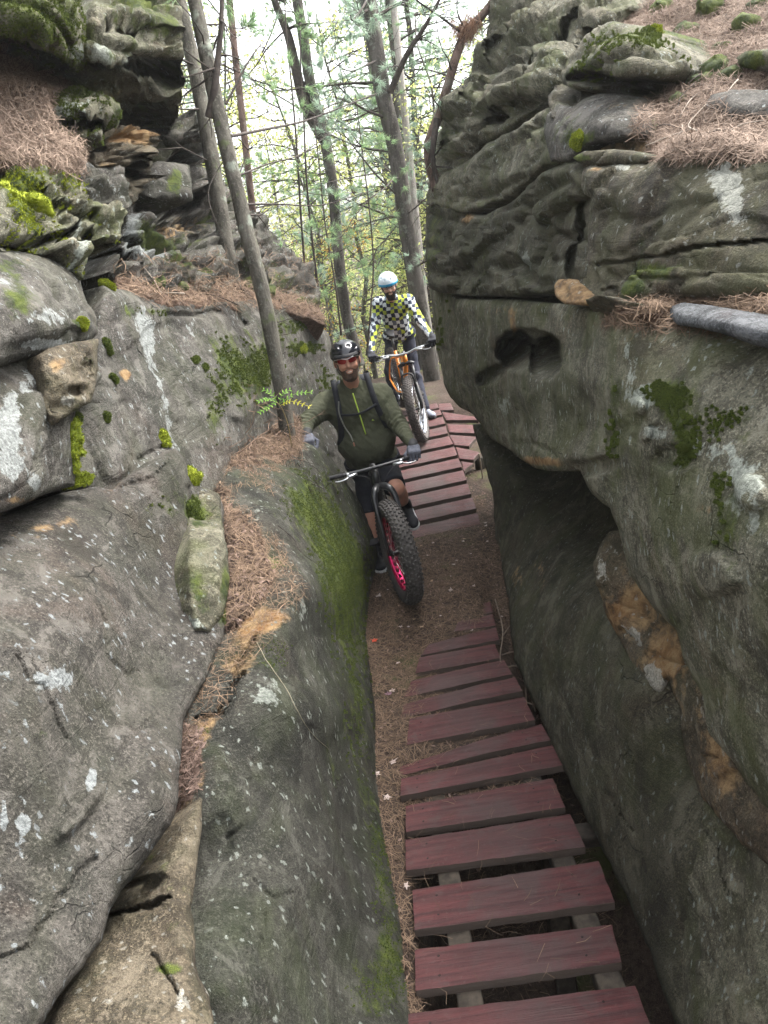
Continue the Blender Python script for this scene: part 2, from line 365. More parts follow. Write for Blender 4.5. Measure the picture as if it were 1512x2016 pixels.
    if chip: h = h - chip * sstep(.15, .3, fbm(Q * 1.3 + 40, 4)) - chip * .6 * sstep(.1, .2, fbm(Q * 3.3 + 70, 3))
    if fac:
        Wp = P + .10 * fbm(P * 2.2 + seed, 2)[..., None]; h = h + fac * facets(Wp, fsc, .5, .5, seed) + fac * .45 * facets(Wp + 9, tuple(3.1 * k for k in fsc), .5, .45, seed)
    if strata:
        s1 = P[..., 2] * sfreq + P[..., 0] * .5 + fbm(P * .9 + seed, 3) * .7; fr = s1 - np.floor(s1)
        amp_l = .5 + .8 * (pnoise(np.stack([np.floor(s1) * 3.3, P[..., 1] * .8, P[..., 0] * .8], -1)) + .3)
        h = h + strata * amp_l * (sstep(0, .12, fr) - sstep(.88, 1.0, fr) * 1.0 - .5)
    h = np.clip(h, -.5, .5) * np.clip(dm / (rr * .5), .25, 1)
    far = np.clip(Yd / 3.0, .6, 1.35); P = P + N * (h * far)[..., None]
    du = np.gradient(P, axis=1); dv = np.gradient(P, axis=0); N = np.cross(dv, du); N /= np.linalg.norm(N, axis=-1)[..., None] + 1e-12
    s_ = np.sign((N * (CAM - P)).sum(-1)); N *= np.where(s_ == 0, 1, s_)[..., None]
    # collect
    H, W = X.shape; ok = sd > -.6 * step; q = ok[:-1, :-1] & ok[1:, :-1] & ok[:-1, 1:] & ok[1:, 1:]
    idx = np.arange(H * W).reshape(H, W); Q4 = np.stack([idx[:-1, :-1], idx[1:, :-1], idx[1:, 1:], idx[:-1, 1:]], -1)[q]
    used = np.unique(Q4); mp = np.full(H * W, -1); mp[used] = np.arange(len(used)); Q4 = mp[Q4]
    V = P.reshape(-1, 3)[used]; nV = len(V)
    # boundary edges -> skirt
    E = np.concatenate([Q4[:, [0, 1]], Q4[:, [1, 2]], Q4[:, [2, 3]], Q4[:, [3, 0]]]); kk = np.sort(E, 1); code = kk[:, 0] * (nV + 1) + kk[:, 1]
    u, inv, cnt = np.unique(code, return_inverse=True, return_counts=True); BE = E[cnt[inv] == 1]
    bv = np.unique(BE); bm = np.full(nV, -1); bm[bv] = np.arange(len(bv)); cen = V.mean(0)
    vd = V[bv] - CAM; vd /= np.linalg.norm(vd, axis=1)[:, None]; bk = nrm(back)
    dirn = vd * .55 + bk * .6
    R1 = V[bv] + dirn * thick * .3; R2 = V[bv] + (vd * .5 + bk) * thick; c2 = R2.mean(0); R2 = c2 + (R2 - c2) * .9
    n1, n2 = nV, nV + len(bv); VV = np.vstack([V, R1, R2, c2 + bk * .1]); cidx = len(VV) - 1
    a, b = BE[:, 0], BE[:, 1]; S1 = np.stack([b, a, n1 + bm[a], n1 + bm[b]], 1); S2 = np.stack([n1 + bm[b], n1 + bm[a], n2 + bm[a], n2 + bm[b]], 1)
    T = np.stack([n2 + bm[b], n2 + bm[a], np.full(len(a), cidx)], 1)
    ob = mesh_np(name, VV, np.vstack([Q4, S1, S2]), mat, None, True, T)
    # paint
    C4 = np.zeros((H, W, 4)); C4[:] = base
    for pt in paint:
        ch, cx, cy, rx, ry, s = pt[:6]; a = math.radians(pt[6]) if len(pt) > 6 else 0
        ux = (WX - cx) * math.cos(a) + (WY - cy) * math.sin(a); uy = -(WX - cx) * math.sin(a) + (WY - cy) * math.cos(a)
        C4[..., 'mopd'.index(ch)] += s * (1.25 if ch in 'mp' else 1) * np.exp(-((ux / rx) ** 2 + (uy / ry) ** 2))
    C4 = np.clip(C4, 0, 1).reshape(-1, 4)[used]; CC = np.vstack([C4, C4[bv], C4[bv], C4.mean(0)[None]])
    at = ob.data.attributes.new('paint', 'FLOAT_COLOR', 'POINT'); at.data.foreach_set('color', CC.astype(np.float32).ravel())
    if kind: tag(ob, label, None, None, kind)
    else: tag(ob, label, cat, group)
    if key:
        MM = np.zeros((H, W)); MM.reshape(-1)[used] = C4[:, 0]; SURF[key] = (X, Y, P, N, ins, MM)
    return ob
def surf_pts(key, poly, n, seed=0, upmin=-1.0, moss=None):
    X, Y, P, N, ins, MM = SURF[key]; poly = np.array(poly, float); m = np.zeros(X.shape, bool)
    for a, b in zip(poly, np.roll(poly, -1, 0)):
        if a[1] != b[1]: m ^= ((a[1] > Y) != (b[1] > Y)) & (X < (b[0] - a[0]) * (Y - a[1]) / (b[1] - a[1]) + a[0])
    m &= ins & (N[..., 2] > upmin)
    if moss is not None: m &= (MM + .55 * fbm(P * 7, 4) + .45 * (np.random.RandomState(seed).rand(*MM.shape) - .5)) > moss
    i = np.argwhere(m); rs = np.random.RandomState(seed)
    i = i[(i[:, 0] < X.shape[0] - 1) & (i[:, 1] < X.shape[1] - 1)]
    if len(i) == 0: return np.zeros((0, 3)), np.zeros((0, 3))
    du = P[i[:, 0], i[:, 1] + 1] - P[i[:, 0], i[:, 1]]; dv = P[i[:, 0] + 1, i[:, 1]] - P[i[:, 0], i[:, 1]]
    ar = np.linalg.norm(np.cross(du, dv), axis=1); ar = np.minimum(ar, np.percentile(ar, 90)); k = rs.choice(len(i), n, p=ar / ar.sum())
    u, v = rs.rand(n, 1), rs.rand(n, 1); return P[i[k, 0], i[k, 1]] + du[k] * u + dv[k] * v, N[i[k, 0], i[k, 1]]
def needles(mb, P, N, L=(.05, .12), wd=.0016, lift=.01, seed=0, curve=.25, tilt=.25):
    n = len(P)
    if n == 0: return
    rs = np.random.RandomState(seed); r = rs.normal(size=(n, 3)); T = r - N * (r * N).sum(1)[:, None]; T /= np.linalg.norm(T, axis=1)[:, None] + 1e-9
    T = T + N * rs.normal(0, tilt, (n, 1)); T /= np.linalg.norm(T, axis=1)[:, None]; B = np.cross(N, T); B /= np.linalg.norm(B, axis=1)[:, None] + 1e-9
    ln = rs.uniform(L[0], L[1], (n, 1)); c = P + N * np.abs(rs.normal(0, lift, (n, 1))) + N * .002; cv = rs.normal(0, curve, (n, 1)) * ln
    a = c - T * ln / 2; b = c + B * cv * .5 + N * ln * .04; d = c + T * ln / 2; w_ = B * wd * rs.uniform(.6, 1.3, (n, 1))
    V = np.stack([a - w_, a + w_, b - w_, b + w_, d - w_ * .3, d + w_ * .3], 1).reshape(-1, 3); k = np.arange(n)[:, None] * 6
    mb.add(V, np.vstack([k + np.array([0, 1, 3, 2]), k + np.array([2, 3, 5, 4])]))
def flakes(mb, P, N, S=(.008, .03), seed=0, lift=.004):       # small curled leaf and bark bits
    n = len(P)
    if n == 0: return
    rs = np.random.RandomState(seed); r = rs.normal(size=(n, 3)); T = r - N * (r * N).sum(1)[:, None]; T /= np.linalg.norm(T, axis=1)[:, None] + 1e-9
    T = T + N * rs.normal(0, .3, (n, 1)); B = np.cross(N, T); s = rs.uniform(S[0], S[1], (n, 1)); c = P + N * rs.uniform(.002, lift + .002, (n, 1))
    cu = N * s * rs.uniform(0, .5, (n, 1)); V = np.stack([c - T * s, c - B * s * .45 + cu * .4, c + T * s * 1.1 + cu, c + B * s * .45 + cu * .6], 1).reshape(-1, 3)
    mb.add(V, np.arange(n)[:, None] * 4 + np.array([0, 1, 2, 3]))
# ------------------------------------------------------------------ rock materials
RK_D = rockmat('rock_dark_algae', (.034, .031, .021), (.080, .075, .051), (.044, .052, .017), .5, 1.0, (.17, .185, .16), 3, .6)  # algae tone, lowered further to carry the shade of the slot bottom
RK_G = rockmat('rock_grey', (.046, .042, .036), (.112, .104, .092), (.055, .064, .03), .35, 1.0, (.30, .32, .31), 11, .35)
RK_T = rockmat('rock_tan', (.042, .037, .026), (.100, .087, .062), (.085, .092, .04), .5, .7, (.34, .35, .31), 23, .3)
RK_M = rockmat('rock_mossy', (.062, .058, .039), (.150, .141, .102), (.075, .092, .027), .6, .85, (.32, .35, .31), 31, .4)
RK_R = rockmat('rock_greenish', (.078, .074, .051), (.19, .181, .135), (.088, .105, .032), .6, .9, (.36, .39, .34), 71, .35)
RK_L = rockmat('rock_low_wall', (.023, .023, .018), (.058, .056, .046), (.034, .046, .015), .45, .9, (.24, .26, .23), 61, .45)  # darker rock copy: slot-bottom occlusion is put into the base colour
RK_H = rockmat('rock_grey_flecked', (.034, .031, .026), (.092, .084, .073), (.038, .044, .022), .35, 1.0, (.26, .28, .28), 11, .35)
RK_B = rockmat('rock_bluegrey', (.045, .048, .052), (.11, .115, .122), (.06, .06, .05), .15, .2, (.16, .16, .16), 41, .2)
RK_O = rockmat('rock_ochre', (.052, .042, .028), (.125, .103, .072), (.075, .08, .038), .3, .6, (.40, .39, .34), 51, .3)
# ================================================================== RIGHT WALL
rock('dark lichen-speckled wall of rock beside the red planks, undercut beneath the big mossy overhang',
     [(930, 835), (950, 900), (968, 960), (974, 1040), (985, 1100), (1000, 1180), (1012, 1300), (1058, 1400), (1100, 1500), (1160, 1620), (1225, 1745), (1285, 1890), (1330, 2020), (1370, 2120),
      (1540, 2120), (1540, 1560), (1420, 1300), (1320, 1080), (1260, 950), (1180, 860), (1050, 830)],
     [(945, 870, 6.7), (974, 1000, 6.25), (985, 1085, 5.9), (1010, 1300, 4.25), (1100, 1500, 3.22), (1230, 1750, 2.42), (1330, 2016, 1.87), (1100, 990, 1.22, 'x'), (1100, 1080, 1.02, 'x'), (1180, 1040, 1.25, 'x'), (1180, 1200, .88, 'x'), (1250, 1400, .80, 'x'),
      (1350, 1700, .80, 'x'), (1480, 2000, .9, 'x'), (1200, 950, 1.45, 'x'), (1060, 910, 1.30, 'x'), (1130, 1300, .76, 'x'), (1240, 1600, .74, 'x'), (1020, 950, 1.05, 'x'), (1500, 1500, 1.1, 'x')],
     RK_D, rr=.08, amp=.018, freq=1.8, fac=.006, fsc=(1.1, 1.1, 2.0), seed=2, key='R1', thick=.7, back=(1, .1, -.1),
     paint=[('o', 1020, 1135, 16, 40, .45), ('o', 1065, 1120, 14, 50, .4), ('m', 960, 1030, 30, 60, .3), ('d', 1100, 960, 160, 90, .35), ('d', 1290, 1850, 60, 200, .6), ('p', 1060, 1130, 14, 60, .22), ('p', 1240, 1280, 30, 80, .1)],  # dark strokes also paint shade in the undercut and beside the trench
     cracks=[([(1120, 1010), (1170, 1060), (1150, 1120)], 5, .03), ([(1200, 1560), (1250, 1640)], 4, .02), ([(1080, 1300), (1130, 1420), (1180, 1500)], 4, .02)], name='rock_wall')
rock('rounded grey-green boulder low in the right corner, below the orange-stained seam',
     [(1246, 1500), (1262, 1470), (1310, 1440), (1400, 1500), (1560, 1640), (1600, 1700), (1600, 2120), (1375, 2120), (1348, 2010), (1316, 1800), (1285, 1720), (1255, 1580)],
     [(1250, 1510, 2.66), (1300, 1700, 2.28), (1350, 2010, 1.8), (1400, 1550, 2.2), (1500, 1700, 1.78), (1500, 2000, 1.5), (1400, 1850, 1.86), (1300, 1480, 2.6)], RK_M, rr=.10, amp=.04, freq=2.6, seed=3, thick=.5,
     paint=[('p', 1280, 1560, 14, 60, .35, -20), ('p', 1440, 1800, 10, 60, .4), ('p', 1480, 1920, 16, 30, .4), ('o', 1450, 1570, 60, 26, .45, 40), ('d', 1330, 1850, 30, 160, .5), ('m', 1480, 1700, 60, 100, .12)],
     cracks=[([(1262, 1500), (1320, 1600), (1330, 1720)], 5, .03), ([(1300, 1540), (1400, 1640), (1440, 1760)], 4, .02)], name='boulder')
rock('orange and tan weathered seam of stone slanting down the right wall',
     [(1200, 1048), (1180, 1075), (1168, 1108), (1172, 1150), (1188, 1190), (1205, 1235), (1235, 1285), (1258, 1330), (1290, 1362), (1305, 1362), (1312, 1330), (1335, 1390), (1345, 1470), (1380, 1570), (1430, 1630), (1520, 1710), (1580, 1760),
      (1600, 1560), (1480, 1420), (1400, 1280), (1330, 1180), (1260, 1090), (1230, 1040)],
     [(1200, 1055, 3.15), (1180, 1140, 3.0), (1300, 1360, 2.45), (1340, 1350, 2.32), (1280, 1200, 2.75), (1350, 1500, 2.2), (1500, 1680, 1.72), (1420, 1420, 2.05), (1500, 1550, 1.8)], RK_O, rr=.05, amp=.022, freq=4, fac=.025, fsc=(3, 3, 5), seed=4, thick=.4,
     base=(0, .27, .1, 0), paint=[('o', 1230, 1200, 40, 60, .4, 50), ('o', 1310, 1290, 40, 70, .4), ('p', 1290, 1335, 16, 34, 1.0, -25), ('p', 1185, 1120, 9, 34, .5), ('p', 1250, 1250, 10, 30, .6, -40), ('o', 1420, 1500, 40, 80, .3), ('d', 1215, 1200, 24, 40, .5, 60), ('d', 1380, 1480, 20, 80, .4)],
     cracks=[([(1230, 1240), (1290, 1290), (1340, 1300)], 5, .03), ([(1345, 1440), (1375, 1480), (1420, 1490)], 4, .02)], name='rock_seam')
rock('huge mossy overhanging boulder on the right with an arched dark hollow',
     [(846, 560), (852, 620), (862, 690), (876, 755), (888, 782), (905, 800), (930, 815), (945, 835), (962, 862), (1000, 885), (1025, 905), (1050, 922), (1085, 928), (1140, 925), (1152, 945), (1165, 975), (1200, 1000), (1218, 1040), (1228, 1085),
      (1240, 1130), (1265, 1165), (1290, 1200), (1330, 1240), (1345, 1300), (1380, 1370), (1390, 1440), (1440, 1500), (1510, 1590), (1600, 1680), (1600, 640), (1512, 652), (1420, 640), (1330, 618), (1270, 612), (1225, 612), (1196, 628), (1185, 612), (1100, 598), (990, 588), (900, 588), (868, 565)],
     [(850, 600, 7.5), (888, 780, 7.0), (900, 650, 6.4), (950, 600, 5.5), (1000, 850, .86, 'x'), (1140, 920, .80, 'x'), (1050, 780, .86, 'x'), (1050, 620, 4.3), (1150, 650, 3.35), (1150, 850, 3.25), (1195, 640, 2.95), (1200, 780, 2.85), (1215, 950, 2.75), (1260, 1140, 2.55),
      (1300, 640, 2.62), (1420, 660, 2.35), (1512, 670, 2.2), (1300, 850, 2.35), (1500, 900, 1.9), (1350, 1050, 2.1), (1500, 1200, 1.68), (1350, 1280, 2.2), (1500, 1500, 1.7), (1420, 1400, 1.95), (1250, 700, 2.68)],
     RK_R, rr=.11, amp=.030, freq=1.8, fac=.008, fsc=(1.2, 1.2, 2.2), seed=5, key='R2', thick=.7, wob=7,
     pits=[(1018, 690, 44, 44, -20, 1.5), (1078, 702, 34, 50, 5, 1.2), (972, 738, 36, 17, -38, .4), (1050, 665, 60, 20, 10, .3), (1165, 915, 60, 18, -5, .10), (1260, 800, 16, 24, 0, -.07), (1270, 850, 14, 20, 0, -.05), (1480, 970, 40, 40, 0, -.05), (1400, 1130, 60, 50, 20, -.06), (1330, 900, 50, 30, 0, .05)],
     paint=[('d', 950, 680, 110, 110, .45), ('d', 1100, 800, 110, 130, .4), ('m', 870, 640, 16, 120, .4), ('o', 985, 612, 50, 14, .35), ('o', 1010, 640, 10, 30, .6), ('o', 1080, 912, 40, 12, .7), ('o', 1040, 905, 20, 10, .5), ('p', 995, 800, 18, 24, .55), ('p', 1060, 780, 14, 30, .3),
            ('p', 940, 660, 14, 60, .35), ('m', 1210, 830, 26, 190, .42, 4), ('m', 1340, 800, 56, 90, .46), ('m', 1300, 770, 40, 30, .4), ('m', 1420, 1010, 44, 120, .42, -8), ('m', 1345, 890, 26, 50, .5), ('m', 1310, 1220, 90, 60, .22), ('m', 1460, 830, 50, 50, .35),
            ('p', 1275, 780, 34, 34, .75), ('p', 1290, 850, 26, 18, .7), ('p', 1470, 950, 60, 60, .65), ('p', 1390, 880, 60, 30, .45), ('p', 1500, 740, 60, 60, .35), ('p', 1330, 680, 90, 40, .32), ('o', 1385, 1005, 26, 20, .5), ('p', 1480, 1050, 50, 40, .4), ('p', 1450, 1250, 70, 50, .35), ('o', 1290, 880, 18, 30, .35),
            ('p', 1195, 1000, 20, 60, .3), ('p', 1240, 720, 12, 80, .4), ('m', 1250, 1100, 60, 100, .2)],
     cracks=[([(1018, 870), (1045, 868), (1075, 882), (1100, 900)], 5, .05), ([(1140, 700), (1135, 780), (1150, 850)], 4, .02), ([(1250, 860), (1270, 840), (1300, 835)], 5, .03), ([(905, 650), (900, 720), (915, 760)], 4, .03)], name='overhang')
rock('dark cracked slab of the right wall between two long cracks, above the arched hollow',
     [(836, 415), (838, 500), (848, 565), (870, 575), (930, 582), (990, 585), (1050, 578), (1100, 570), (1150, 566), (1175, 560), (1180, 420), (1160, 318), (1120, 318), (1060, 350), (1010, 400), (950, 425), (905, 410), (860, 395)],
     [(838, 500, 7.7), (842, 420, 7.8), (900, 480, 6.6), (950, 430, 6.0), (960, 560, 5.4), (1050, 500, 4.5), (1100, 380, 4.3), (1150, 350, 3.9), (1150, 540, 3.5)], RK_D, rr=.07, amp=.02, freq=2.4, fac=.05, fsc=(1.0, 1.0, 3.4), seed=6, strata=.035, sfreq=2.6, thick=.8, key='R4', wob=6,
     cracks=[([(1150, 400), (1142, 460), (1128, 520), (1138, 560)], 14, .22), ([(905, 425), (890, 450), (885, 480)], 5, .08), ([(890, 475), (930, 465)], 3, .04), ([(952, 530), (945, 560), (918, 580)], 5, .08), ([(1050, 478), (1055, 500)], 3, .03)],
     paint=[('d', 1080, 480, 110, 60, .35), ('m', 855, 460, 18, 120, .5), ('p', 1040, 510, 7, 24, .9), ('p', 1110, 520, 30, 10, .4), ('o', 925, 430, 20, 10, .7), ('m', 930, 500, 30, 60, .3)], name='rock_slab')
rock('grey-green slab of the right wall over the long diagonal crack',
     [(842, 375), (838, 405), (862, 402), (905, 418), (930, 416), (960, 400), (1000, 392), (1045, 350), (1072, 325), (1105, 322), (1138, 298), (1140, 255), (1100, 200), (1062, 225), (1010, 258), (962, 282), (930, 315), (890, 335), (862, 345)],
     [(842, 385, 7.8), (900, 380, 6.9), (960, 340, 6.1), (1000, 380, 5.4), (1060, 280, 5.0), (1120, 260, 4.3), (1060, 330, 4.7)], RK_M, rr=.09, amp=.025, freq=2.4, fac=.05, fsc=(1.0, 1.0, 3.4), seed=7, strata=.035, sfreq=2.8, thick=.9, wob=6,
     paint=[('m', 880, 370, 40, 30, .3), ('m', 965, 290, 26, 12, .45), ('d', 1000, 350, 80, 50, .3), ('m', 1050, 290, 16, 40, .4)], cracks=[([(1000, 300), (1010, 340)], 4, .04)], name='rock_slab')
rock('rugged pitted grey-green crag at the top of the right wall against the sky',
     [(846, 372), (852, 335), (862, 300), (866, 245), (880, 205), (898, 172), (918, 138), (940, 100), (958, 60), (966, 20), (975, -60), (1260, -60), (1245, 10), (1205, 45), (1150, 60), (1125, 95), (1112, 130), (1100, 160), (1075, 200), (1040, 235), (990, 268), (955, 292), (925, 325), (885, 348)],
     [(850, 350, 7.8), (880, 220, 7.7), (960, 60, 7.8), (970, -40, 8.2), (940, 260, 6.8), (1000, 150, 6.6), (1060, 200, 5.6), (1100, 60, 6.2), (1220, -20, 6.2), (1120, 120, 5.4)], RK_M, rr=.16, amp=.045, freq=1.6, fac=.12, fsc=(.9, .9, 3.6), seed=8, strata=.09, sfreq=2.6, chip=.03, thick=1.2, wob=14, key='R9',
     pits=[(985, 110, 26, 60, 25, .5), (935, 190, 14, 40, 30, .35), (1120, 60, 40, 16, -40, .4), (1010, 225, 60, 12, -30, .35), (880, 300, 12, 26, 10, .3), (1035, 130, 10, 40, 20, .2)],
     paint=[('m', 1000, 100, 120, 120, .15), ('m', 880, 270, 20, 60, .3), ('d', 985, 120, 40, 60, .4)], name='crag')  # dark stroke paints shade into the largest pit
rock('brownish flat block of the right wall crossed by a thin level crack, under needle litter',
     [(1146, 345), (1160, 326), (1215, 322), (1270, 325), (1318, 300), (1340, 282), (1400, 276), (1455, 278), (1512, 300), (1600, 300), (1600, 590), (1400, 590), (1330, 596), (1262, 606), (1225, 616), (1190, 606), (1150, 590), (1135, 560), (1152, 500), (1155, 430), (1168, 390), (1148, 380)],
     [(1160, 340, 3.75), (1160, 580, 3.3), (1200, 450, 3.3), (1300, 330, 3.2), (1300, 550, 2.85), (1420, 290, 3.0), (1500, 450, 2.5), (1500, 560, 2.35), (1400, 400, 2.75)], RK_T, rr=.09, amp=.03, freq=2.6, fac=.055, fsc=(1.2, 1.2, 3), seed=9, thick=.8, key='R6', back=(1, .6, -.1),
     cracks=[([(1170, 515), (1230, 510), (1330, 502), (1390, 490), (1512, 470)], 5, .07), ([(1170, 575), (1260, 560), (1400, 545)], 4, .03), ([(1235, 505), (1250, 540), (1300, 570)], 4, .03), ([(1250, 600), (1200, 570)], 5, .05)],
     paint=[('d', 1280, 420, 100, 60, .5), ('d', 1440, 360, 100, 60, .45), ('m', 1240, 455, 60, 30, .3), ('m', 1300, 545, 40, 20, .6), ('m', 1270, 575, 24, 14, .8), ('p', 1425, 355, 36, 30, .8, 40), ('p', 1450, 420, 50, 60, .5), ('p', 1230, 340, 24, 12, .6), ('o', 1370, 400, 50, 30, .35), ('o', 1220, 590, 50, 12, .5), ('o', 1180, 345, 20, 8, .6), ('m', 1500, 520, 60, 30, .25), ('m', 1270, 530, 90, 20, .3)], name='rock_block')
rock('small orange stone wedged in the crack of the right wall',
     [(1092, 562), (1100, 550), (1125, 548), (1145, 560), (1165, 575), (1185, 590), (1160, 602), (1110, 598), (1095, 585)], [(1095, 575, 3.55), (1140, 560, 3.4), (1180, 592, 3.2), (1140, 600, 3.25)], RK_O, rr=.05, amp=.02, freq=6, seed=10, thick=.25, base=(0, .55, 0, 0), wob=4, name='stone')
rock('knobbly tan ledge stones on the lip above the big mossy boulder',
     [(1150, 590), (1172, 580), (1215, 588), (1262, 600), (1275, 606), (1262, 622), (1222, 628), (1196, 632), (1180, 620), (1160, 606)], [(1150, 598, 3.2), (1262, 612, 2.75), (1200, 600, 2.95)], RK_T, rr=.04, amp=.025, freq=7, seed=12, thick=.3, base=(0, .2, 0, 0), wob=4, name='ledge_stone')
rock('smooth domed grey boulder with a lime moss edge, under the bulging mossy boulder',
     [(1072, 262), (1078, 225), (1098, 205), (1130, 212), (1150, 195), (1182, 184), (1225, 184), (1262, 194), (1285, 215), (1296, 245), (1292, 268), (1240, 275), (1180, 282), (1150, 300), (1120, 318), (1085, 318)],
     [(1080, 240, 4.6), (1180, 200, 4.1), (1280, 230, 3.75), (1200, 270, 3.7), (1110, 300, 4.15), (1160, 240, 3.95)], RK_G, rr=.16, amp=.03, freq=3, fac=.012, seed=13, thick=.5, wob=4, key='R7',
     paint=[('o', 1200, 205, 60, 20, .35), ('m', 1288, 245, 9, 20, 1.0), ('m', 1110, 260, 50, 50, .3), ('m', 1145, 275, 24, 16, .8), ('d', 1180, 262, 60, 16, .5)], name='boulder')
rock('thin flat ledge stone with lime moss at its tip, poking from the right wall',
     [(1128, 310), (1150, 298), (1200, 294), (1250, 298), (1290, 305), (1292, 318), (1260, 326), (1200, 328), (1150, 330)], [(1140, 315, 3.85), (1220, 300, 3.55), (1280, 318, 3.35)], RK_T, rr=.05, amp=.015, freq=5, seed=14, thick=.35, wob=3, paint=[('m', 1140, 312, 20, 10, 1.0), ('m', 1210, 315, 40, 10, .2)], name='ledge_stone')
rock('crumbly orange earth packed under the domed grey boulder', [(1150, 290), (1200, 276), (1290, 268), (1300, 300), (1280, 318), (1200, 305), (1150, 312)], [(1160, 295, 4.1), (1280, 290, 3.7)], RK_O, rr=.03, amp=.03, freq=8, seed=15, thick=.2, base=(0, .4, 0, .2), name='earth_seam', cat='earth')
rock('big bulging moss-covered boulder overhanging the domed grey boulder',
     [(1106, 165), (1104, 140), (1118, 108), (1145, 72), (1172, 52), (1205, 42), (1250, 46), (1290, 58), (1310, 82), (1345, 96), (1362, 118), (1360, 140), (1335, 152), (1300, 160), (1262, 155), (1215, 168), (1180, 178), (1140, 178), (1120, 172)],
     [(1110, 150, 4.9), (1180, 70, 4.6), (1300, 80, 4.2), (1355, 125, 4.0), (1250, 150, 3.95), (1150, 165, 4.5), (1230, 100, 4.05)], RK_M, rr=.10, amp=.05, freq=2.6, fac=.045, seed=16, strata=.03, sfreq=7, thick=.6, wob=7, base=(.15, 0, .05, 0), key='R8', bulge=.05,
     pits=[(1205, 160, 96, 17, 4, .6)], paint=[('m', 1250, 80, 90, 30, .35), ('p', 1300, 110, 50, 30, .35), ('m', 1290, 55, 20, 12, .8), ('m', 1150, 130, 40, 30, .3), ('d', 1200, 150, 90, 14, .8)], name='boulder')  # dark stroke paints the shade of the hollow underside
rock('dark shaded rock recessed between the mossy boulder and the domed boulder', [(1095, 150), (1360, 140), (1390, 160), (1330, 185), (1290, 215), (1180, 215), (1085, 235), (1080, 190)], [(1100, 180, 5.2), (1240, 180, 4.7), (1350, 160, 4.6)], RK_T, rr=.05, amp=.05, freq=5, seed=17, thick=.4, base=(0, .2, 0, .25), name='rock_recess')  # dark base puts the recess shade into the colour
rock('pale grey rounded stone half buried in needles at the upper right edge',
     [(1385, 208), (1400, 188), (1440, 176), (1500, 178), (1600, 172), (1600, 240), (1500, 236), (1440, 232), (1400, 222)], [(1390, 208, 3.6), (1500, 190, 3.3), (1500, 230, 3.15), (1430, 200, 3.4)], RK_G, rr=.10, amp=.012, freq=4, fac=.006, seed=18, thick=.35, wob=3, base=(0, .1, .1, 0), name='stone', key='R11')
rock('smooth blue-grey log-shaped stone lying on the big mossy boulder at the right edge',
     [(1318, 622), (1322, 604), (1345, 597), (1400, 603), (1460, 612), (1540, 622), (1600, 640), (1600, 700), (1530, 690), (1480, 678), (1420, 655), (1370, 645), (1335, 640)],
     [(1322, 620, 2.52), (1400, 612, 2.3), (1400, 650, 2.2), (1500, 620, 2.1), (1500, 690, 1.98), (1450, 650, 2.1)], RK_B, rr=.09, amp=.02, freq=3, fac=.008, seed=19, thick=.2, wob=3, key='R12', bulge=.03, name='stone', back=(.5, 1, -.1))
rock('small dark mossy rock poking out of the needle slope at the right edge', [(1450, 112), (1470, 98), (1520, 95), (1600, 100), (1600, 140), (1500, 138), (1458, 128)], [(1455, 118, 3.9), (1520, 110, 3.6)], RK_M, rr=.06, amp=.03, freq=5, seed=20, thick=.3, paint=[('m', 1495, 112, 24, 12, 1.0)], name='stone')
rock('slope of reddish earth under pine needles above the right wall',
     [(1200, 60), (1230, 20), (1240, -80), (1620, -80), (1620, 330), (1500, 310), (1440, 286), (1340, 292), (1300, 325), (1280, 300), (1290, 210), (1330, 160), (1350, 140)],
     [(1240, -40, 7.0), (1400, -40, 6.2), (1512, -40, 5.6), (1300, 60, 5.4), (1450, 80, 4.5), (1400, 150, 4.1), (1500, 150, 3.8), (1350, 230, 3.75), (1500, 250, 3.2), (1300, 300, 3.5), (1420, 280, 3.15)],
     None, rr=.02, amp=.05, freq=3, fac=.0, seed=21, key='R14', thick=.4, name='needle_slope', kind='structure', back=(.3, .5, -1))
rock('needle-strewn shelf of earth above the big mossy boulder', [(1215, 612), (1262, 598), (1330, 590), (1400, 575), (1512, 555), (1620, 550), (1620, 640), (1500, 622), (1400, 606), (1330, 606), (1300, 622)],
     [(1230, 606, 2.85), (1400, 578, 2.75), (1512, 560, 2.6), (1512, 620, 2.2), (1350, 606, 2.62)], None, rr=.02, amp=.012, freq=5, fac=.0, seed=22, key='R15', thick=.15, name='shelf', kind='structure', back=(.3, .5, -1))

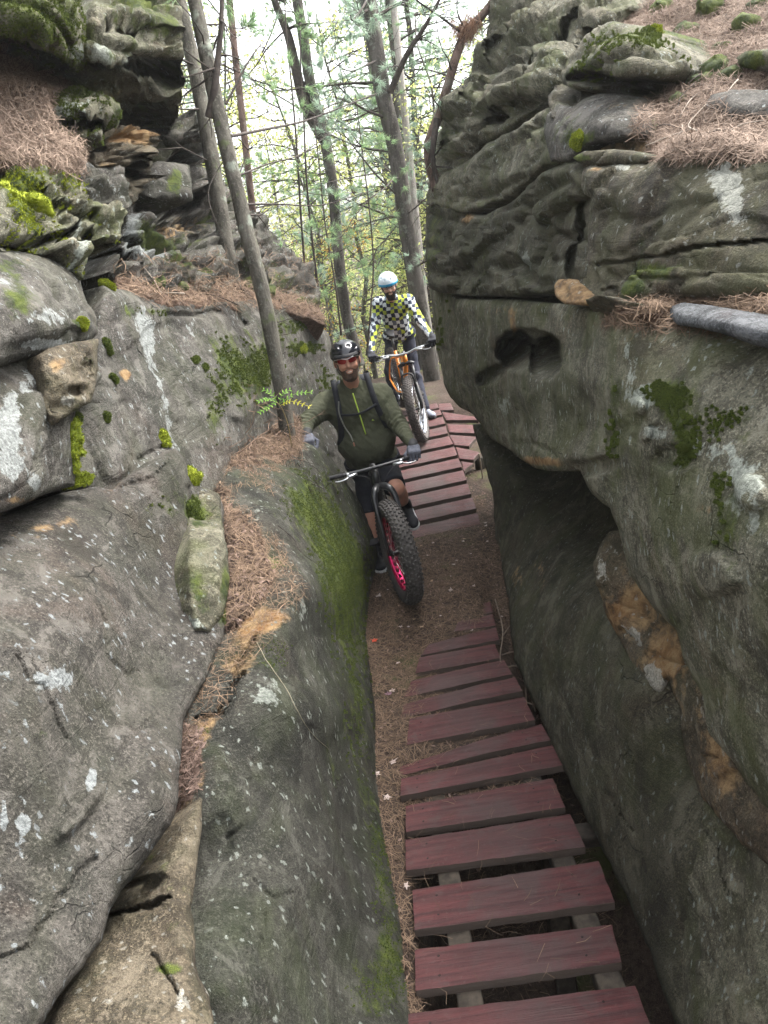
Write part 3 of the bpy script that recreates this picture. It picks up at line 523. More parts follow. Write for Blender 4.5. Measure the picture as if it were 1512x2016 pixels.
# ================================================================== LEFT WALL
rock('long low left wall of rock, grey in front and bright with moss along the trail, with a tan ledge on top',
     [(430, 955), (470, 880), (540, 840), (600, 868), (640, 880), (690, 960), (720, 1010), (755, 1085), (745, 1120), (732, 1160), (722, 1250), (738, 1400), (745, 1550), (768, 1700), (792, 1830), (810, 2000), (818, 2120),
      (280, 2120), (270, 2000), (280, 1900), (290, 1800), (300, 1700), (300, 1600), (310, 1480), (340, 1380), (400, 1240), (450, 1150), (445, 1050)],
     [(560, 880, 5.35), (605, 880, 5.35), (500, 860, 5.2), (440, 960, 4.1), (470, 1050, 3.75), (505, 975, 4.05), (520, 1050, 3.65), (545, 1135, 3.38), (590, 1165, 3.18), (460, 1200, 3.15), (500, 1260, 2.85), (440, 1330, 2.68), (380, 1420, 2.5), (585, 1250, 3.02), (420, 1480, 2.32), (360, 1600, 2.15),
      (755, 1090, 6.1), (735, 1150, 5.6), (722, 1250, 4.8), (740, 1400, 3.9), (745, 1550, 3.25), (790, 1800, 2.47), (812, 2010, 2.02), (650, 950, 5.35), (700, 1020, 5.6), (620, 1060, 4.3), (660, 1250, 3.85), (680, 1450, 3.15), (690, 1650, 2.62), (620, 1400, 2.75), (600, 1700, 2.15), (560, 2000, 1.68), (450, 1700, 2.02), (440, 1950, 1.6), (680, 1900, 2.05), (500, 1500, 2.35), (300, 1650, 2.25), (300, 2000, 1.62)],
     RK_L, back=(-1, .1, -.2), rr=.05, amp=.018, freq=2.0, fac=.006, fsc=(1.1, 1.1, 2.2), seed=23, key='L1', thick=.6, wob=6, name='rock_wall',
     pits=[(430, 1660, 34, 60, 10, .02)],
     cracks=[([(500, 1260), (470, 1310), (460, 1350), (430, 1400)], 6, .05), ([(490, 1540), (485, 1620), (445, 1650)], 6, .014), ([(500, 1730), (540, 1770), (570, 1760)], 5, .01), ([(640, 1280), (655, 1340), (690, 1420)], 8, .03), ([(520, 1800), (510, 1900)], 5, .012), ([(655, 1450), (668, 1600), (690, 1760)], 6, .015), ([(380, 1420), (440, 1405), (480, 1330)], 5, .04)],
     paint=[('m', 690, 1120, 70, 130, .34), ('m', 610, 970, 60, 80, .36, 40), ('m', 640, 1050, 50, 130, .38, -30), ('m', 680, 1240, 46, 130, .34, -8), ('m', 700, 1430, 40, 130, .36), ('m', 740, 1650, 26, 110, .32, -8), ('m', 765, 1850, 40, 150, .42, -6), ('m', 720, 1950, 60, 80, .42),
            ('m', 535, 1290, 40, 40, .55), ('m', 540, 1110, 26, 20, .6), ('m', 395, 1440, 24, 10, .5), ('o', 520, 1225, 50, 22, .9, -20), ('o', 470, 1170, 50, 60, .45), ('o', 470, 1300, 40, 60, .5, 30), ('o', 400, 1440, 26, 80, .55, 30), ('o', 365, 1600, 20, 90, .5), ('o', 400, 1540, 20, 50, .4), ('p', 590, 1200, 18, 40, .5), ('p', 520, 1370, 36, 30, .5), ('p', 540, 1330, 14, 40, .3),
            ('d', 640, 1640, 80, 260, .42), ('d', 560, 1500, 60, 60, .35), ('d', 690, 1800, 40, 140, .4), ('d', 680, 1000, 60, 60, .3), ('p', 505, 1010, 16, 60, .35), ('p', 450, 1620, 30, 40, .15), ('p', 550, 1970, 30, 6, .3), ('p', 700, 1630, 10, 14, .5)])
rock('tan sandy rock at the bottom left with a dark hollow tucked under the great boulder',
     [(400, 1560), (352, 1620), (330, 1690), (262, 1760), (210, 1830), (120, 1960), (60, 2120), (430, 2120), (420, 2010), (410, 1960), (395, 1930), (385, 1900), (385, 1850), (375, 1790), (390, 1700)],
     [(395, 1600, 2.06), (360, 1620, 2.0), (340, 1700, 1.86), (220, 1820, 1.74), (350, 1800, 1.70), (330, 1900, 1.56), (200, 1950, 1.52), (150, 2016, 1.42), (400, 2000, 1.43), (300, 2016, 1.38), (400, 1900, 1.54), (390, 1700, 1.88)], RK_O, back=(-1, .2, -.3), rr=.05, amp=.025, freq=4, fac=.025, fsc=(3, 3, 5), seed=24, key='L1b', thick=.4, wob=5, name='rock_ledge',
     base=(.14, -.02, .1, 0), pits=[(285, 1760, 60, 18, -50, .08)], cracks=[([(215, 1800), (300, 1790), (330, 1770)], 9, .07), ([(300, 1880), (330, 1930), (350, 1960)], 6, .02)],
     paint=[('o', 180, 1920, 60, 40, .3), ('m', 335, 1915, 30, 12, .7), ('o', 330, 1930, 60, 30, .2), ('o', 400, 1990, 26, 40, .3), ('d', 250, 1770, 50, 16, .4, -50), ('d', 345, 1850, 20, 30, .5), ('m', 280, 1960, 50, 50, .2), ('m', 320, 1700, 20, 60, .25), ('p', 360, 1970, 20, 50, .4)])  # dark stroke along the slanting hollow is painted shade
rock('great grey lichen-flecked boulder filling the lower left, above the tan sandy rock',
     [(-80, 1005), (0, 1018), (60, 1000), (120, 972), (175, 958), (225, 962), (270, 925), (320, 895), (345, 880), (362, 905), (380, 955), (432, 975), (440, 1010), (445, 1080), (456, 1150), (447, 1230), (420, 1310), (385, 1370), (362, 1420), (355, 1500), (350, 1575), (335, 1625), (300, 1670), (255, 1735), (215, 1795), (200, 1850), (160, 1905), (110, 1970), (60, 2060), (20, 2120), (-80, 2120)],
     [(0, 1050, 2.55), (0, 1500, 1.72), (0, 1900, 1.38), (120, 1000, 2.85), (300, 930, 3.4), (350, 900, 3.6), (430, 985, 3.75), (450, 1100, 3.35), (440, 1230, 2.90), (370, 1400, 2.36), (350, 1560, 1.97), (215, 1795, 1.60), (80, 2016, 1.25), (200, 1150, 2.55), (200, 1500, 1.95), (330, 1150, 3.05), (300, 1350, 2.45), (100, 1300, 2.05)],
     RK_H, back=(-1, .3, -.2), rr=.12, amp=.016, freq=1.6, fac=.005, fsc=(1.0, 1.0, 2.0), seed=25, key='L2', thick=.8, wob=7,
     cracks=[([(200, 1210), (210, 1290), (255, 1330), (270, 1320)], 5, .016), ([(35, 1290), (60, 1345), (85, 1345), (110, 1420), (135, 1455)], 5, .014), ([(320, 1385), (300, 1410), (240, 1470)], 5, .012), ([(360, 1200), (350, 1300), (335, 1340)], 9, .02), ([(0, 1890), (60, 1860), (110, 1770), (190, 1690)], 6, .014), ([(370, 960), (375, 1100), (368, 1190)], 6, .05), ([(230, 965), (300, 940), (340, 890)], 5, .03)],
     pits=[(60, 1310, 34, 40, 20, .02), (160, 1600, 90, 16, -50, -.03)],
     paint=[('m', 410, 1100, 36, 110, .5), ('m', 330, 1000, 60, 60, .26), ('m', 385, 1010, 14, 40, .6), ('m', 440, 1150, 12, 80, .6), ('m', 420, 1200, 30, 40, .4), ('o', 90, 1035, 130, 24, .42, -12), ('o', 240, 960, 60, 16, .35), ('o', 140, 1720, 50, 110, .22, 45), ('p', 110, 1340, 46, 26, .62), ('p', 180, 1530, 12, 26, .8), ('p', 45, 1620, 14, 24, .8), ('p', 8, 1605, 10, 30, .8), ('p', 160, 1230, 120, 100, .16), ('p', 330, 1150, 30, 70, .22), ('p', 55, 1780, 40, 20, .4), ('d', 350, 1300, 40, 150, .4), ('d', 300, 1100, 60, 120, .25), ('p', 270, 1660, 20, 30, .4)], base=(0, 0, .06, 0))
rock('small mossy pillar of rock beside the needle-filled gully', [(372, 950), (400, 958), (430, 975), (442, 1050), (452, 1140), (440, 1210), (415, 1245), (385, 1240), (372, 1180), (368, 1060)],
     [(375, 1000, 3.55), (430, 1000, 3.6), (445, 1150, 3.1), (390, 1200, 2.86), (410, 1080, 3.15)], RK_M, back=(-1, .3, -.2), rr=.07, amp=.03, freq=4, seed=26, thick=.3, wob=5, base=(.18, 0, .05, 0), paint=[('m', 395, 1010, 20, 20, .5), ('m', 400, 1150, 30, 60, .4), ('m', 442, 1150, 9, 60, .7), ('p', 385, 1225, 14, 20, .6)], name='rock_pillar')
rock('tall smooth grey rock face streaked with pale lichen, rising behind the leaning tree',
     [(188, 640), (200, 560), (235, 570), (300, 590), (380, 600), (440, 595), (500, 590), (560, 600), (620, 625), (648, 660), (656, 700), (668, 745), (700, 800), (740, 900), (770, 1000), (760, 1080), (640, 960), (600, 900), (560, 850), (520, 860), (470, 900), (440, 990), (380, 985), (350, 960), (240, 990), (150, 960), (120, 800), (160, 690)],
     [(200, 600, 3.95), (200, 800, 3.45), (180, 940, 3.15), (350, 650, 4.7), (350, 850, 4.1), (430, 620, 5.3), (440, 950, 4.25), (470, 800, 4.8), (540, 650, 6.2), (540, 800, 5.6), (620, 660, 7.4), (620, 850, 6.5), (650, 700, 7.8), (700, 850, 7.2), (760, 1000, 6.8), (590, 900, 6.0)],
     RK_G, back=(-1, .2, -.1), rr=.10, amp=.018, freq=2.2, fac=.014, seed=27, key='L4', thick=.7, wob=8, base=(.05, 0, 0, 0),
     cracks=[([(325, 618), (360, 622), (430, 612)], 6, .08), ([(120, 800), (200, 790)], 3, .02), ([(270, 905), (310, 885), (335, 870)], 5, .05), ([(450, 590), (480, 640)], 10, .1)],
     paint=[('p', 285, 650, 22, 50, .65, -10), ('p', 315, 760, 12, 120, .48, -12), ('p', 345, 900, 12, 60, .4, -10), ('p', 380, 660, 30, 40, .35), ('p', 240, 790, 30, 60, .25), ('m', 480, 740, 60, 80, .48, 30), ('m', 530, 700, 30, 60, .4), ('m', 440, 690, 40, 60, .3), ('m', 600, 685, 30, 12, .8), ('m', 590, 640, 40, 20, .5), ('m', 640, 760, 40, 60, .4), ('m', 420, 820, 20, 60, .35), ('m', 290, 610, 60, 12, .4), ('o', 240, 740, 40, 30, .28), ('o', 290, 940, 40, 20, .45), ('o', 255, 735, 10, 8, .8), ('d', 180, 760, 40, 120, .4), ('p', 180, 700, 30, 40, .2), ('d', 620, 600, 30, 30, .6), ('d', 560, 780, 50, 60, .3), ('d', 650, 850, 60, 120, .3)], name='rock_wall')
rock('purplish grey boulder crusted with blue-white lichen at the left edge', [(-80, 690), (0, 706), (60, 690), (130, 672), (178, 668), (185, 720), (200, 740), (160, 800), (140, 850), (150, 920), (148, 955), (100, 968), (40, 995), (-10, 1012), (-80, 1015)],
     [(0, 740, 2.75), (0, 950, 2.35), (100, 800, 2.8), (170, 700, 3.3), (140, 930, 2.9)], RK_G, back=(-1, .3, -.2), rr=.09, amp=.035, freq=3, seed=28, key='L5', thick=.6, wob=5,
     cracks=[([(80, 730), (90, 790), (108, 830)], 6, .06)], paint=[('p', 12, 860, 26, 60, 1.0), ('p', 20, 920, 16, 20, .9), ('p', 65, 950, 16, 18, .9), ('p', 55, 750, 18, 30, .6), ('d', 40, 760, 40, 60, .3), ('o', 30, 985, 90, 10, .5), ('p', 25, 795, 20, 30, .6)], name='boulder')
rock('lumpy orange and grey knob of rock dripping with moss under the rounded boulder', [(78, 700), (100, 685), (150, 672), (190, 668), (195, 720), (182, 790), (160, 805), (120, 825), (100, 840), (85, 800), (80, 745)], [(85, 760, 2.78), (130, 740, 2.85), (180, 720, 3.2), (110, 820, 2.75)], RK_O, back=(-1, .3, -.2), rr=.06, amp=.045, freq=6, seed=29, thick=.3, wob=5,
     base=(.15, .0, .2, 0), pits=[(150, 770, 20, 14, 0, .1), (165, 730, 14, 26, 0, .07)], paint=[('o', 120, 715, 30, 24, .5), ('p', 140, 790, 16, 14, .5), ('m', 155, 850, 20, 50, .6)], name='outcrop')
rock('rounded grey boulder at the left edge with pale green lichen on its lip', [(-80, 470), (0, 490), (50, 497), (95, 505), (135, 520), (160, 545), (170, 590), (190, 630), (192, 655), (180, 672), (140, 680), (90, 692), (40, 708), (0, 722), (-80, 740)],
     [(0, 520, 3.1), (100, 530, 3.5), (170, 600, 3.6), (180, 660, 3.45), (80, 660, 2.9), (0, 690, 2.65), (60, 590, 3.0)], RK_G, back=(-1, .3, -.2), rr=.16, amp=.045, freq=2.4, seed=30, key='L6', thick=.6, wob=6, bulge=.06,
     paint=[('m', 30, 600, 50, 40, .5), ('m', 30, 540, 30, 20, .3), ('m', 150, 635, 16, 14, .9), ('p', 95, 625, 44, 26, .6), ('p', 90, 680, 60, 12, .9), ('o', 60, 515, 60, 14, .35), ('p', 10, 560, 30, 26, .5), ('m', 10, 520, 30, 14, .6)], name='boulder')
rock('stack of thin mossy ledges with dark gaps at the left edge', [(-80, 300), (0, 320), (60, 325), (110, 335), (150, 345), (165, 385), (185, 420), (225, 400), (245, 420), (240, 470), (215, 490), (175, 480), (165, 550), (130, 520), (90, 500), (40, 500), (-80, 480)],
     [(0, 340, 3.9), (0, 470, 3.3), (120, 350, 4.2), (110, 480, 3.8), (230, 440, 4.3), (170, 540, 3.8)], RK_R, back=(-1, .3, -.2), rr=.06, amp=.05, freq=3, fac=.09, fsc=(1.6, 1.6, 5), seed=32, strata=.07, sfreq=5.5, chip=.05, thick=.7, wob=8, key='L8', base=(.28, .08, .24, 0),
     cracks=[([(75, 465), (110, 470), (130, 460)], 9, .3), ([(170, 470), (235, 485)], 8, .25), ([(60, 400), (120, 440), (170, 440)], 5, .12), ([(0, 480), (30, 490), (60, 490)], 9, .3)],
     paint=[('m', 30, 410, 26, 50, 1.0, -35), ('m', 130, 350, 40, 30, .5), ('o', 60, 345, 60, 14, .5), ('p', 70, 350, 30, 8, .7), ('p', 140, 480, 10, 60, .6), ('o', 200, 420, 40, 30, .25)], name='rock_ledge')
rock('white-streaked broken ledge under the dark hollow in the upper left', [(140, 300), (180, 330), (240, 335), (250, 380), (262, 400), (245, 430), (225, 405), (185, 420), (160, 380)], [(160, 340, 4.6), (240, 390, 4.8), (180, 400, 4.5)], RK_G, back=(-1, .3, -.2), rr=.04, amp=.05, freq=6, fac=.06, fsc=(2, 2, 6), seed=33, strata=.04, sfreq=10, thick=.4, wob=6, base=(.05, 0, .35, 0), name='broken_ledge')
rock('moss-topped ledge with a dark overhanging underside, in the upper left', [(82, 225), (110, 190), (150, 170), (190, 185), (225, 205), (238, 228), (230, 250), (205, 262), (200, 290), (170, 275), (130, 270), (98, 262)],
     [(95, 240, 4.6), (150, 190, 4.9), (230, 230, 4.9), (200, 280, 4.6), (130, 260, 4.5)], RK_M, back=(-1, .4, -.2), rr=.08, amp=.06, freq=3.5, fac=.07, seed=34, strata=.05, sfreq=7, thick=.5, wob=9, base=(.40, 0, .25, 0), key='L9', pits=[(165, 258, 60, 10, 8, .8)], paint=[('m', 160, 195, 60, 20, .4), ('p', 130, 235, 30, 12, .5)], name='mossy_ledge')
rock('black hollow with rock behind the moss-topped ledge', [(85, 240), (240, 220), (300, 210), (350, 230), (340, 300), (280, 380), (250, 400), (210, 340), (150, 330), (100, 300)], [(100, 280, 5.6), (300, 280, 6.6), (220, 330, 5.9)], RK_D, back=(-1, .4, -.2), rr=.04, amp=.08, freq=3, fac=.10, seed=35, strata=.07, sfreq=5, thick=.5, wob=9, base=(0, .1, 0, .5), name='rock_recess')  # strong dark base: the blackness of the hollow is partly painted
rock('crumbling orange and brown rock with finger-like knobs below the upper left overhang', [(205, 262), (228, 245), (262, 248), (285, 258), (310, 268), (305, 300), (300, 330), (280, 370), (268, 400), (248, 392), (240, 350), (222, 330), (195, 335), (180, 320), (190, 300), (208, 300)],
     [(220, 270, 5.0), (290, 275, 5.5), (240, 350, 4.9), (285, 340, 5.5), (200, 325, 4.8)], RK_O, back=(-1, .4, -.2), rr=.08, amp=.09, freq=4, fac=.10, fsc=(2.2, 2.2, 4), seed=36, strata=.05, sfreq=8, chip=.08, thick=.5, wob=10, base=(0, .12, .05, .15), pits=[(262, 340, 20, 36, 20, 1.2), (255, 310, 14, 10, 0, .2), (200, 335, 10, 8, 0, .15)], paint=[('o', 255, 265, 30, 18, .7), ('o', 215, 320, 20, 16, .3), ('p', 240, 300, 16, 10, .4)], name='outcrop')
rock('cracked mossy block with a wide black slot below it, mid left bluff', [(265, 372), (280, 340), (310, 318), (345, 320), (372, 325), (378, 395), (360, 402), (320, 395), (270, 380)], [(270, 375, 5.6), (375, 330, 6.2), (375, 390, 5.9)], RK_G, back=(-1, .4, -.2), rr=.06, amp=.03, freq=4, seed=37, thick=.4, wob=4, paint=[('m', 345, 355, 16, 34, .9), ('p', 300, 350, 26, 20, .4)], name='rock_block', key='L13')
rock('stacked thin ledges of grey and tan bluff behind the two left trunks, top',
     [(240, 420), (268, 398), (300, 412), (370, 402), (380, 330), (350, 300), (318, 280), (335, 240), (370, 225), (395, 260), (412, 330), (440, 370), (480, 400), (520, 430), (560, 480), (600, 520), (632, 570), (625, 610), (560, 610), (480, 600), (420, 590), (330, 590), (240, 570), (210, 540), (238, 480)],
     [(250, 440, 5.2), (330, 300, 6.4), (390, 280, 7.2), (260, 540, 4.9), (350, 440, 6.0), (350, 560, 5.3), (440, 420, 7.2), (450, 560, 6.2), (540, 500, 8.0), (560, 590, 7.2), (620, 580, 8.0)],
     RK_G, back=(-1, .5, -.1), rr=.10, amp=.05, freq=2.0, fac=.16, fsc=(1.2, 1.2, 4.5), seed=38, strata=.06, sfreq=4.5, chip=.04, thick=1.0, wob=12, key='L7', base=(.22, .12, .28, 0),
     cracks=[([(335, 300), (380, 305), (400, 300)], 9, .8), ([(275, 403), (330, 410), (372, 400)], 16, 1.4), ([(350, 265), (380, 270)], 8, .3), ([(395, 460), (430, 470)], 5, .15), ([(380, 350), (400, 390)], 7, .2), ([(240, 500), (245, 535)], 10, .3), ([(250, 470), (280, 480)], 6, .2)],
     paint=[('o', 370, 440, 60, 30, .35), ('m', 300, 455, 26, 24, .6), ('m', 340, 520, 40, 16, .5), ('m', 350, 470, 40, 14, .4), ('m', 420, 430, 12, 30, .4), ('p', 290, 500, 50, 16, .45), ('p', 380, 290, 26, 20, .5), ('d', 540, 520, 60, 60, .35), ('m', 580, 600, 50, 14, .6), ('p', 260, 450, 16, 30, .5), ('m', 520, 560, 60, 30, .3)], name='bluff')
rock('huge dark overhanging slab at the top left with black undersides, next to the tree trunks',
     [(165, 60), (170, 10), (180, -80), (330, -80), (335, 10), (340, 60), (348, 100), (360, 130), (358, 180), (350, 225), (335, 250), (305, 240), (270, 225), (235, 205), (190, 185), (150, 165), (135, 140), (165, 120)],
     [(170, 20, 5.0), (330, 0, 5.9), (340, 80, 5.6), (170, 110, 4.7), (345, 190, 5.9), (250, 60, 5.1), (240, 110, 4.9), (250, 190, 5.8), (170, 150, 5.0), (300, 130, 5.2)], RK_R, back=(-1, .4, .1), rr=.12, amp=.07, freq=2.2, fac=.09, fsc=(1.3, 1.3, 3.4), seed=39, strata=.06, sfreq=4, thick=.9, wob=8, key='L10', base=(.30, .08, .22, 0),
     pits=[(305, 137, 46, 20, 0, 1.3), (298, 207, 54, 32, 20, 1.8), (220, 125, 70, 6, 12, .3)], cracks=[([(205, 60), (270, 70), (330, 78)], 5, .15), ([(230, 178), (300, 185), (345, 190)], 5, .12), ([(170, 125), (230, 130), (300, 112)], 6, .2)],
     paint=[('m', 260, 20, 60, 20, .5), ('p', 195, 100, 16, 12, .7), ('p', 240, 120, 26, 10, .4), ('d', 300, 140, 60, 20, .6), ('d', 290, 210, 70, 30, .7), ('o', 200, 160, 50, 14, .3), ('m', 300, 60, 40, 20, .3)], name='overhang')  # dark strokes over both large pits paint the shade of the undersides
rock('round mossy boulder in the top left corner with a black underside', [(-80, -80), (150, -80), (160, 0), (170, 50), (172, 85), (165, 120), (150, 140), (130, 125), (90, 135), (40, 100), (0, 72), (-80, 50)],
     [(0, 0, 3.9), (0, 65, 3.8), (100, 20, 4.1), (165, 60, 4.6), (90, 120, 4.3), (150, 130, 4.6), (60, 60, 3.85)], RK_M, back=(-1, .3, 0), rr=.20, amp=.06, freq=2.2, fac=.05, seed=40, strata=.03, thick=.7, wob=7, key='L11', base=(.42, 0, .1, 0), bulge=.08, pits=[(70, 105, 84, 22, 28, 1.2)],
     paint=[('m', 60, 20, 80, 30, .3), ('p', 150, 100, 14, 26, .6), ('d', 80, 100, 70, 16, .6, 20), ('p', 120, 40, 30, 20, .3)], name='boulder')  # dark stroke follows the underside pit as painted shade
rock('slope of reddish earth and pine needles under the top left boulder', [(-80, 40), (0, 72), (50, 105), (95, 150), (150, 165), (110, 195), (90, 225), (98, 262), (150, 275), (145, 330), (150, 345), (60, 330), (0, 322), (-80, 310)],
     [(0, 80, 4.6), (0, 310, 3.8), (90, 160, 4.9), (100, 280, 4.3), (150, 330, 4.4)], None, back=(-.5, .5, -1), rr=.02, amp=.05, freq=3, fac=.0, seed=41, key='L12', thick=.4, name='needle_slope', kind='structure')
rock('low shelf of pink-brown litter at the foot of the mid left bluff', [(225, 545), (300, 520), (380, 530), (440, 545), (490, 560), (560, 575), (625, 600), (640, 640), (560, 612), (440, 606), (330, 606), (235, 590)],
     [(240, 560, 4.6), (340, 530, 5.8), (340, 600, 4.85), (450, 560, 6.3), (450, 606, 5.6), (560, 580, 7.3), (630, 620, 7.6)], None, back=(-.5, .5, -1), rr=.02, amp=.04, freq=4, fac=.0, seed=42, key='L14', thick=.4, name='litter_shelf', kind='structure')
rock('earthy gully packed with roots and needles beside the leaning tree', [(425, 1000), (420, 940), (425, 880), (435, 810), (470, 800), (520, 800), (560, 805), (590, 830), (598, 880), (590, 930), (560, 960), (530, 990), (505, 985), (500, 1010), (515, 1060), (540, 1130), (520, 1180), (470, 1230), (440, 1240), (445, 1120), (440, 1050)],
     [(435, 820, 5.2), (430, 960, 4.15), (520, 810, 5.9), (590, 850, 5.5), (585, 920, 5.15), (520, 980, 4.15), (490, 900, 4.75), (445, 1100, 3.4), (505, 1080, 3.5), (470, 1220, 3.0), (530, 1140, 3.25)], None, back=(-.5, .3, -1), rr=.03, amp=.045, freq=5, fac=.0, seed=43, key='L3', thick=.3, name='gully_floor', kind='structure', step=4.5)

rock('dark rock backing added behind the long level crack above the big mossy boulder', [(846, 556), (900, 566), (1000, 570), (1100, 556), (1190, 560), (1200, 625), (1100, 612), (990, 606), (900, 604), (852, 590)], [(860, 575, 7.9), (1000, 585, 5.75), (1100, 580, 4.6), (1190, 600, 3.75)], RK_D, rr=.03, amp=.03, seed=60, thick=.2, wob=2, name='rock_recess', base=(0, .1, 0, .3))  # backing added to close the gap and keep the crack dark
rock('dark rock at the back of the diagonal crack in the right wall', [(850, 340), (960, 280), (1100, 220), (1200, 300), (1180, 440), (1020, 430), (880, 440), (845, 410)], [(860, 380, 8.3), (1000, 380, 6.3), (1150, 350, 4.6), (1100, 240, 5.5)], RK_D, rr=.03, amp=.03, seed=61, thick=.2, wob=2, name='rock_recess', base=(0, .05, 0, .3))  # backing rock whose dark base paints in the shade of the crack
# ------------------------------------------------------------------ earth, ground sheet
def soilmat(name, c1, c2, seed=0, sc=1.0, moss=0.0):
    t = NT(name); c = t.mapv(t.coord(), loc=(seed, seed, seed)); n1 = t.noise(c, 3 * sc, 6, .65); n2 = t.noise(c, 30 * sc, 6, .7); n3 = t.noise(c, 160 * sc, 4, .7)
    f = t.math('ADD', t.math('MULTIPLY', n1, .4), t.math('MULTIPLY', n2, .6)); col = t.mix(t.ramp(f, .4, .62), c1, c2)
    col = t.mix(t.math('MULTIPLY', t.ramp(n3, .52, .7), .6), col, tuple(x * 2.0 for x in c2)); col = t.mix(t.math('MULTIPLY', t.ramp(n3, .46, .3), .7), col, tuple(x * .35 for x in c1))
    if moss: col = t.mix(t.ramp(t.noise(c, 1.7, 5, .6), .52, .66, 0, moss), col, (.07, .10, .02))
    return t.out(col, .95, t.math('ADD', n2, t.math('MULTIPLY', n3, .5)), 1.0, .02, .2)
SOIL = soilmat('earth_brown', (.045, .030, .022), (.10, .070, .052), 1)
SOILR = soilmat('earth_reddish', (.075, .045, .032), (.17, .11, .08), 2)
GND = soilmat('forest_floor', (.032, .022, .017), (.075, .054, .042), 5, 1.0, .5)
for o in bpy.data.objects:
    if o.type == 'MESH' and not o.data.materials: o.data.materials.append(SOIL if o.name.startswith('gully') else SOILR)
def rz(Y): d = np.maximum(Y - 6.75, 0); return .085 * d + .013 * d * d       # height of the ramp deck
def gz(x, y):
    x = np.asarray(x, float); y = np.asarray(y, float)
    z = np.zeros(np.broadcast(x, y).shape)
    z = z - 2.2 * sstep(.52, .66, x) * (1 - sstep(2.9, 4.0, y)) - .14 * sstep(.52, .7, x) * (1 - sstep(4.2, 6.5, y))
    z = z - 1.3 * sstep(-.14, .0, x) * (1 - sstep(2.75, 3.15, y)) * (1 - sstep(.5, .68, x))
    z = z - .05 * sstep(-.26, -.10, x) * (1 - .35 * (1 - sstep(-.1, .25, x)) * sstep(3.3, 3.6, y)) * (1 - sstep(4.6, 5.1, y)) * sstep(1.0, 1.3, y) + .035 * sstep(4.3, 5.2, y) * (1 - sstep(5.8, 6.6, y)) * (1 - sstep(.5, .8, x)) - .05 * sstep(6.4, 6.9, y) + .012 * (1 - sstep(-.30, -.18, x)) * sstep(2, 3, y)
    z = z + sstep(9.6, 10.2, y) * .38 - sstep(10.5, 30, y) * 3.2 + sstep(45, 160, y) * 6
    rb = sstep(1.35, 2.4, x) * 3.0 * (1 - sstep(6.5, 9.5, y)); lb = sstep(-1.7, -3.6, x) * 0
    lb = sstep(1.35, 3.2, -x) * 2.6 * (1 - sstep(7.5, 13, y)) + sstep(2.2, 5, -x) * 1.2 * (1 - sstep(7, 13, y))
    z = z + rb + lb
    z = z + .022 * fbm(np.stack([x * 3, y * 3, 0 * x + 3], -1), 3) + .25 * sstep(10, 16, y) * fbm(np.stack([x * .4, y * .4, 0 * x + 3], -1), 3)
    return z
def axis(segs): return np.unique(np.concatenate([np.arange(a, b, s) for a, b, s in segs]))
gx = axis([(-160, -60, 25), (-60, -12, 4), (-12, -3, .5), (-3, -1, .12), (-1, 1.6, .025), (1.6, 3, .1), (3, 12, .5), (12, 60, 4), (60, 161, 25)])
gy = axis([(-60, -8, 8), (-8, .6, .5), (.6, 1.4, .1), (1.4, 7.0, .03), (7, 11, .06), (11, 20, .4), (20, 60, 2), (60, 200, 10), (200, 221, 20)])
GX, GY = np.meshgrid(gx, gy); GZ = gz(GX, GY); H_, W_ = GX.shape; ii = np.arange(H_ * W_).reshape(H_, W_)
g = mesh_np('ground', np.stack([GX, GY, GZ], -1).reshape(-1, 3), np.stack([ii[:-1, :-1], ii[:-1, 1:], ii[1:, 1:], ii[1:, :-1]], -1).reshape(-1, 4), GND, None, True, None, False)
tag(g, 'brown earth trail floor between the rock walls and forest floor beyond', kind='structure')
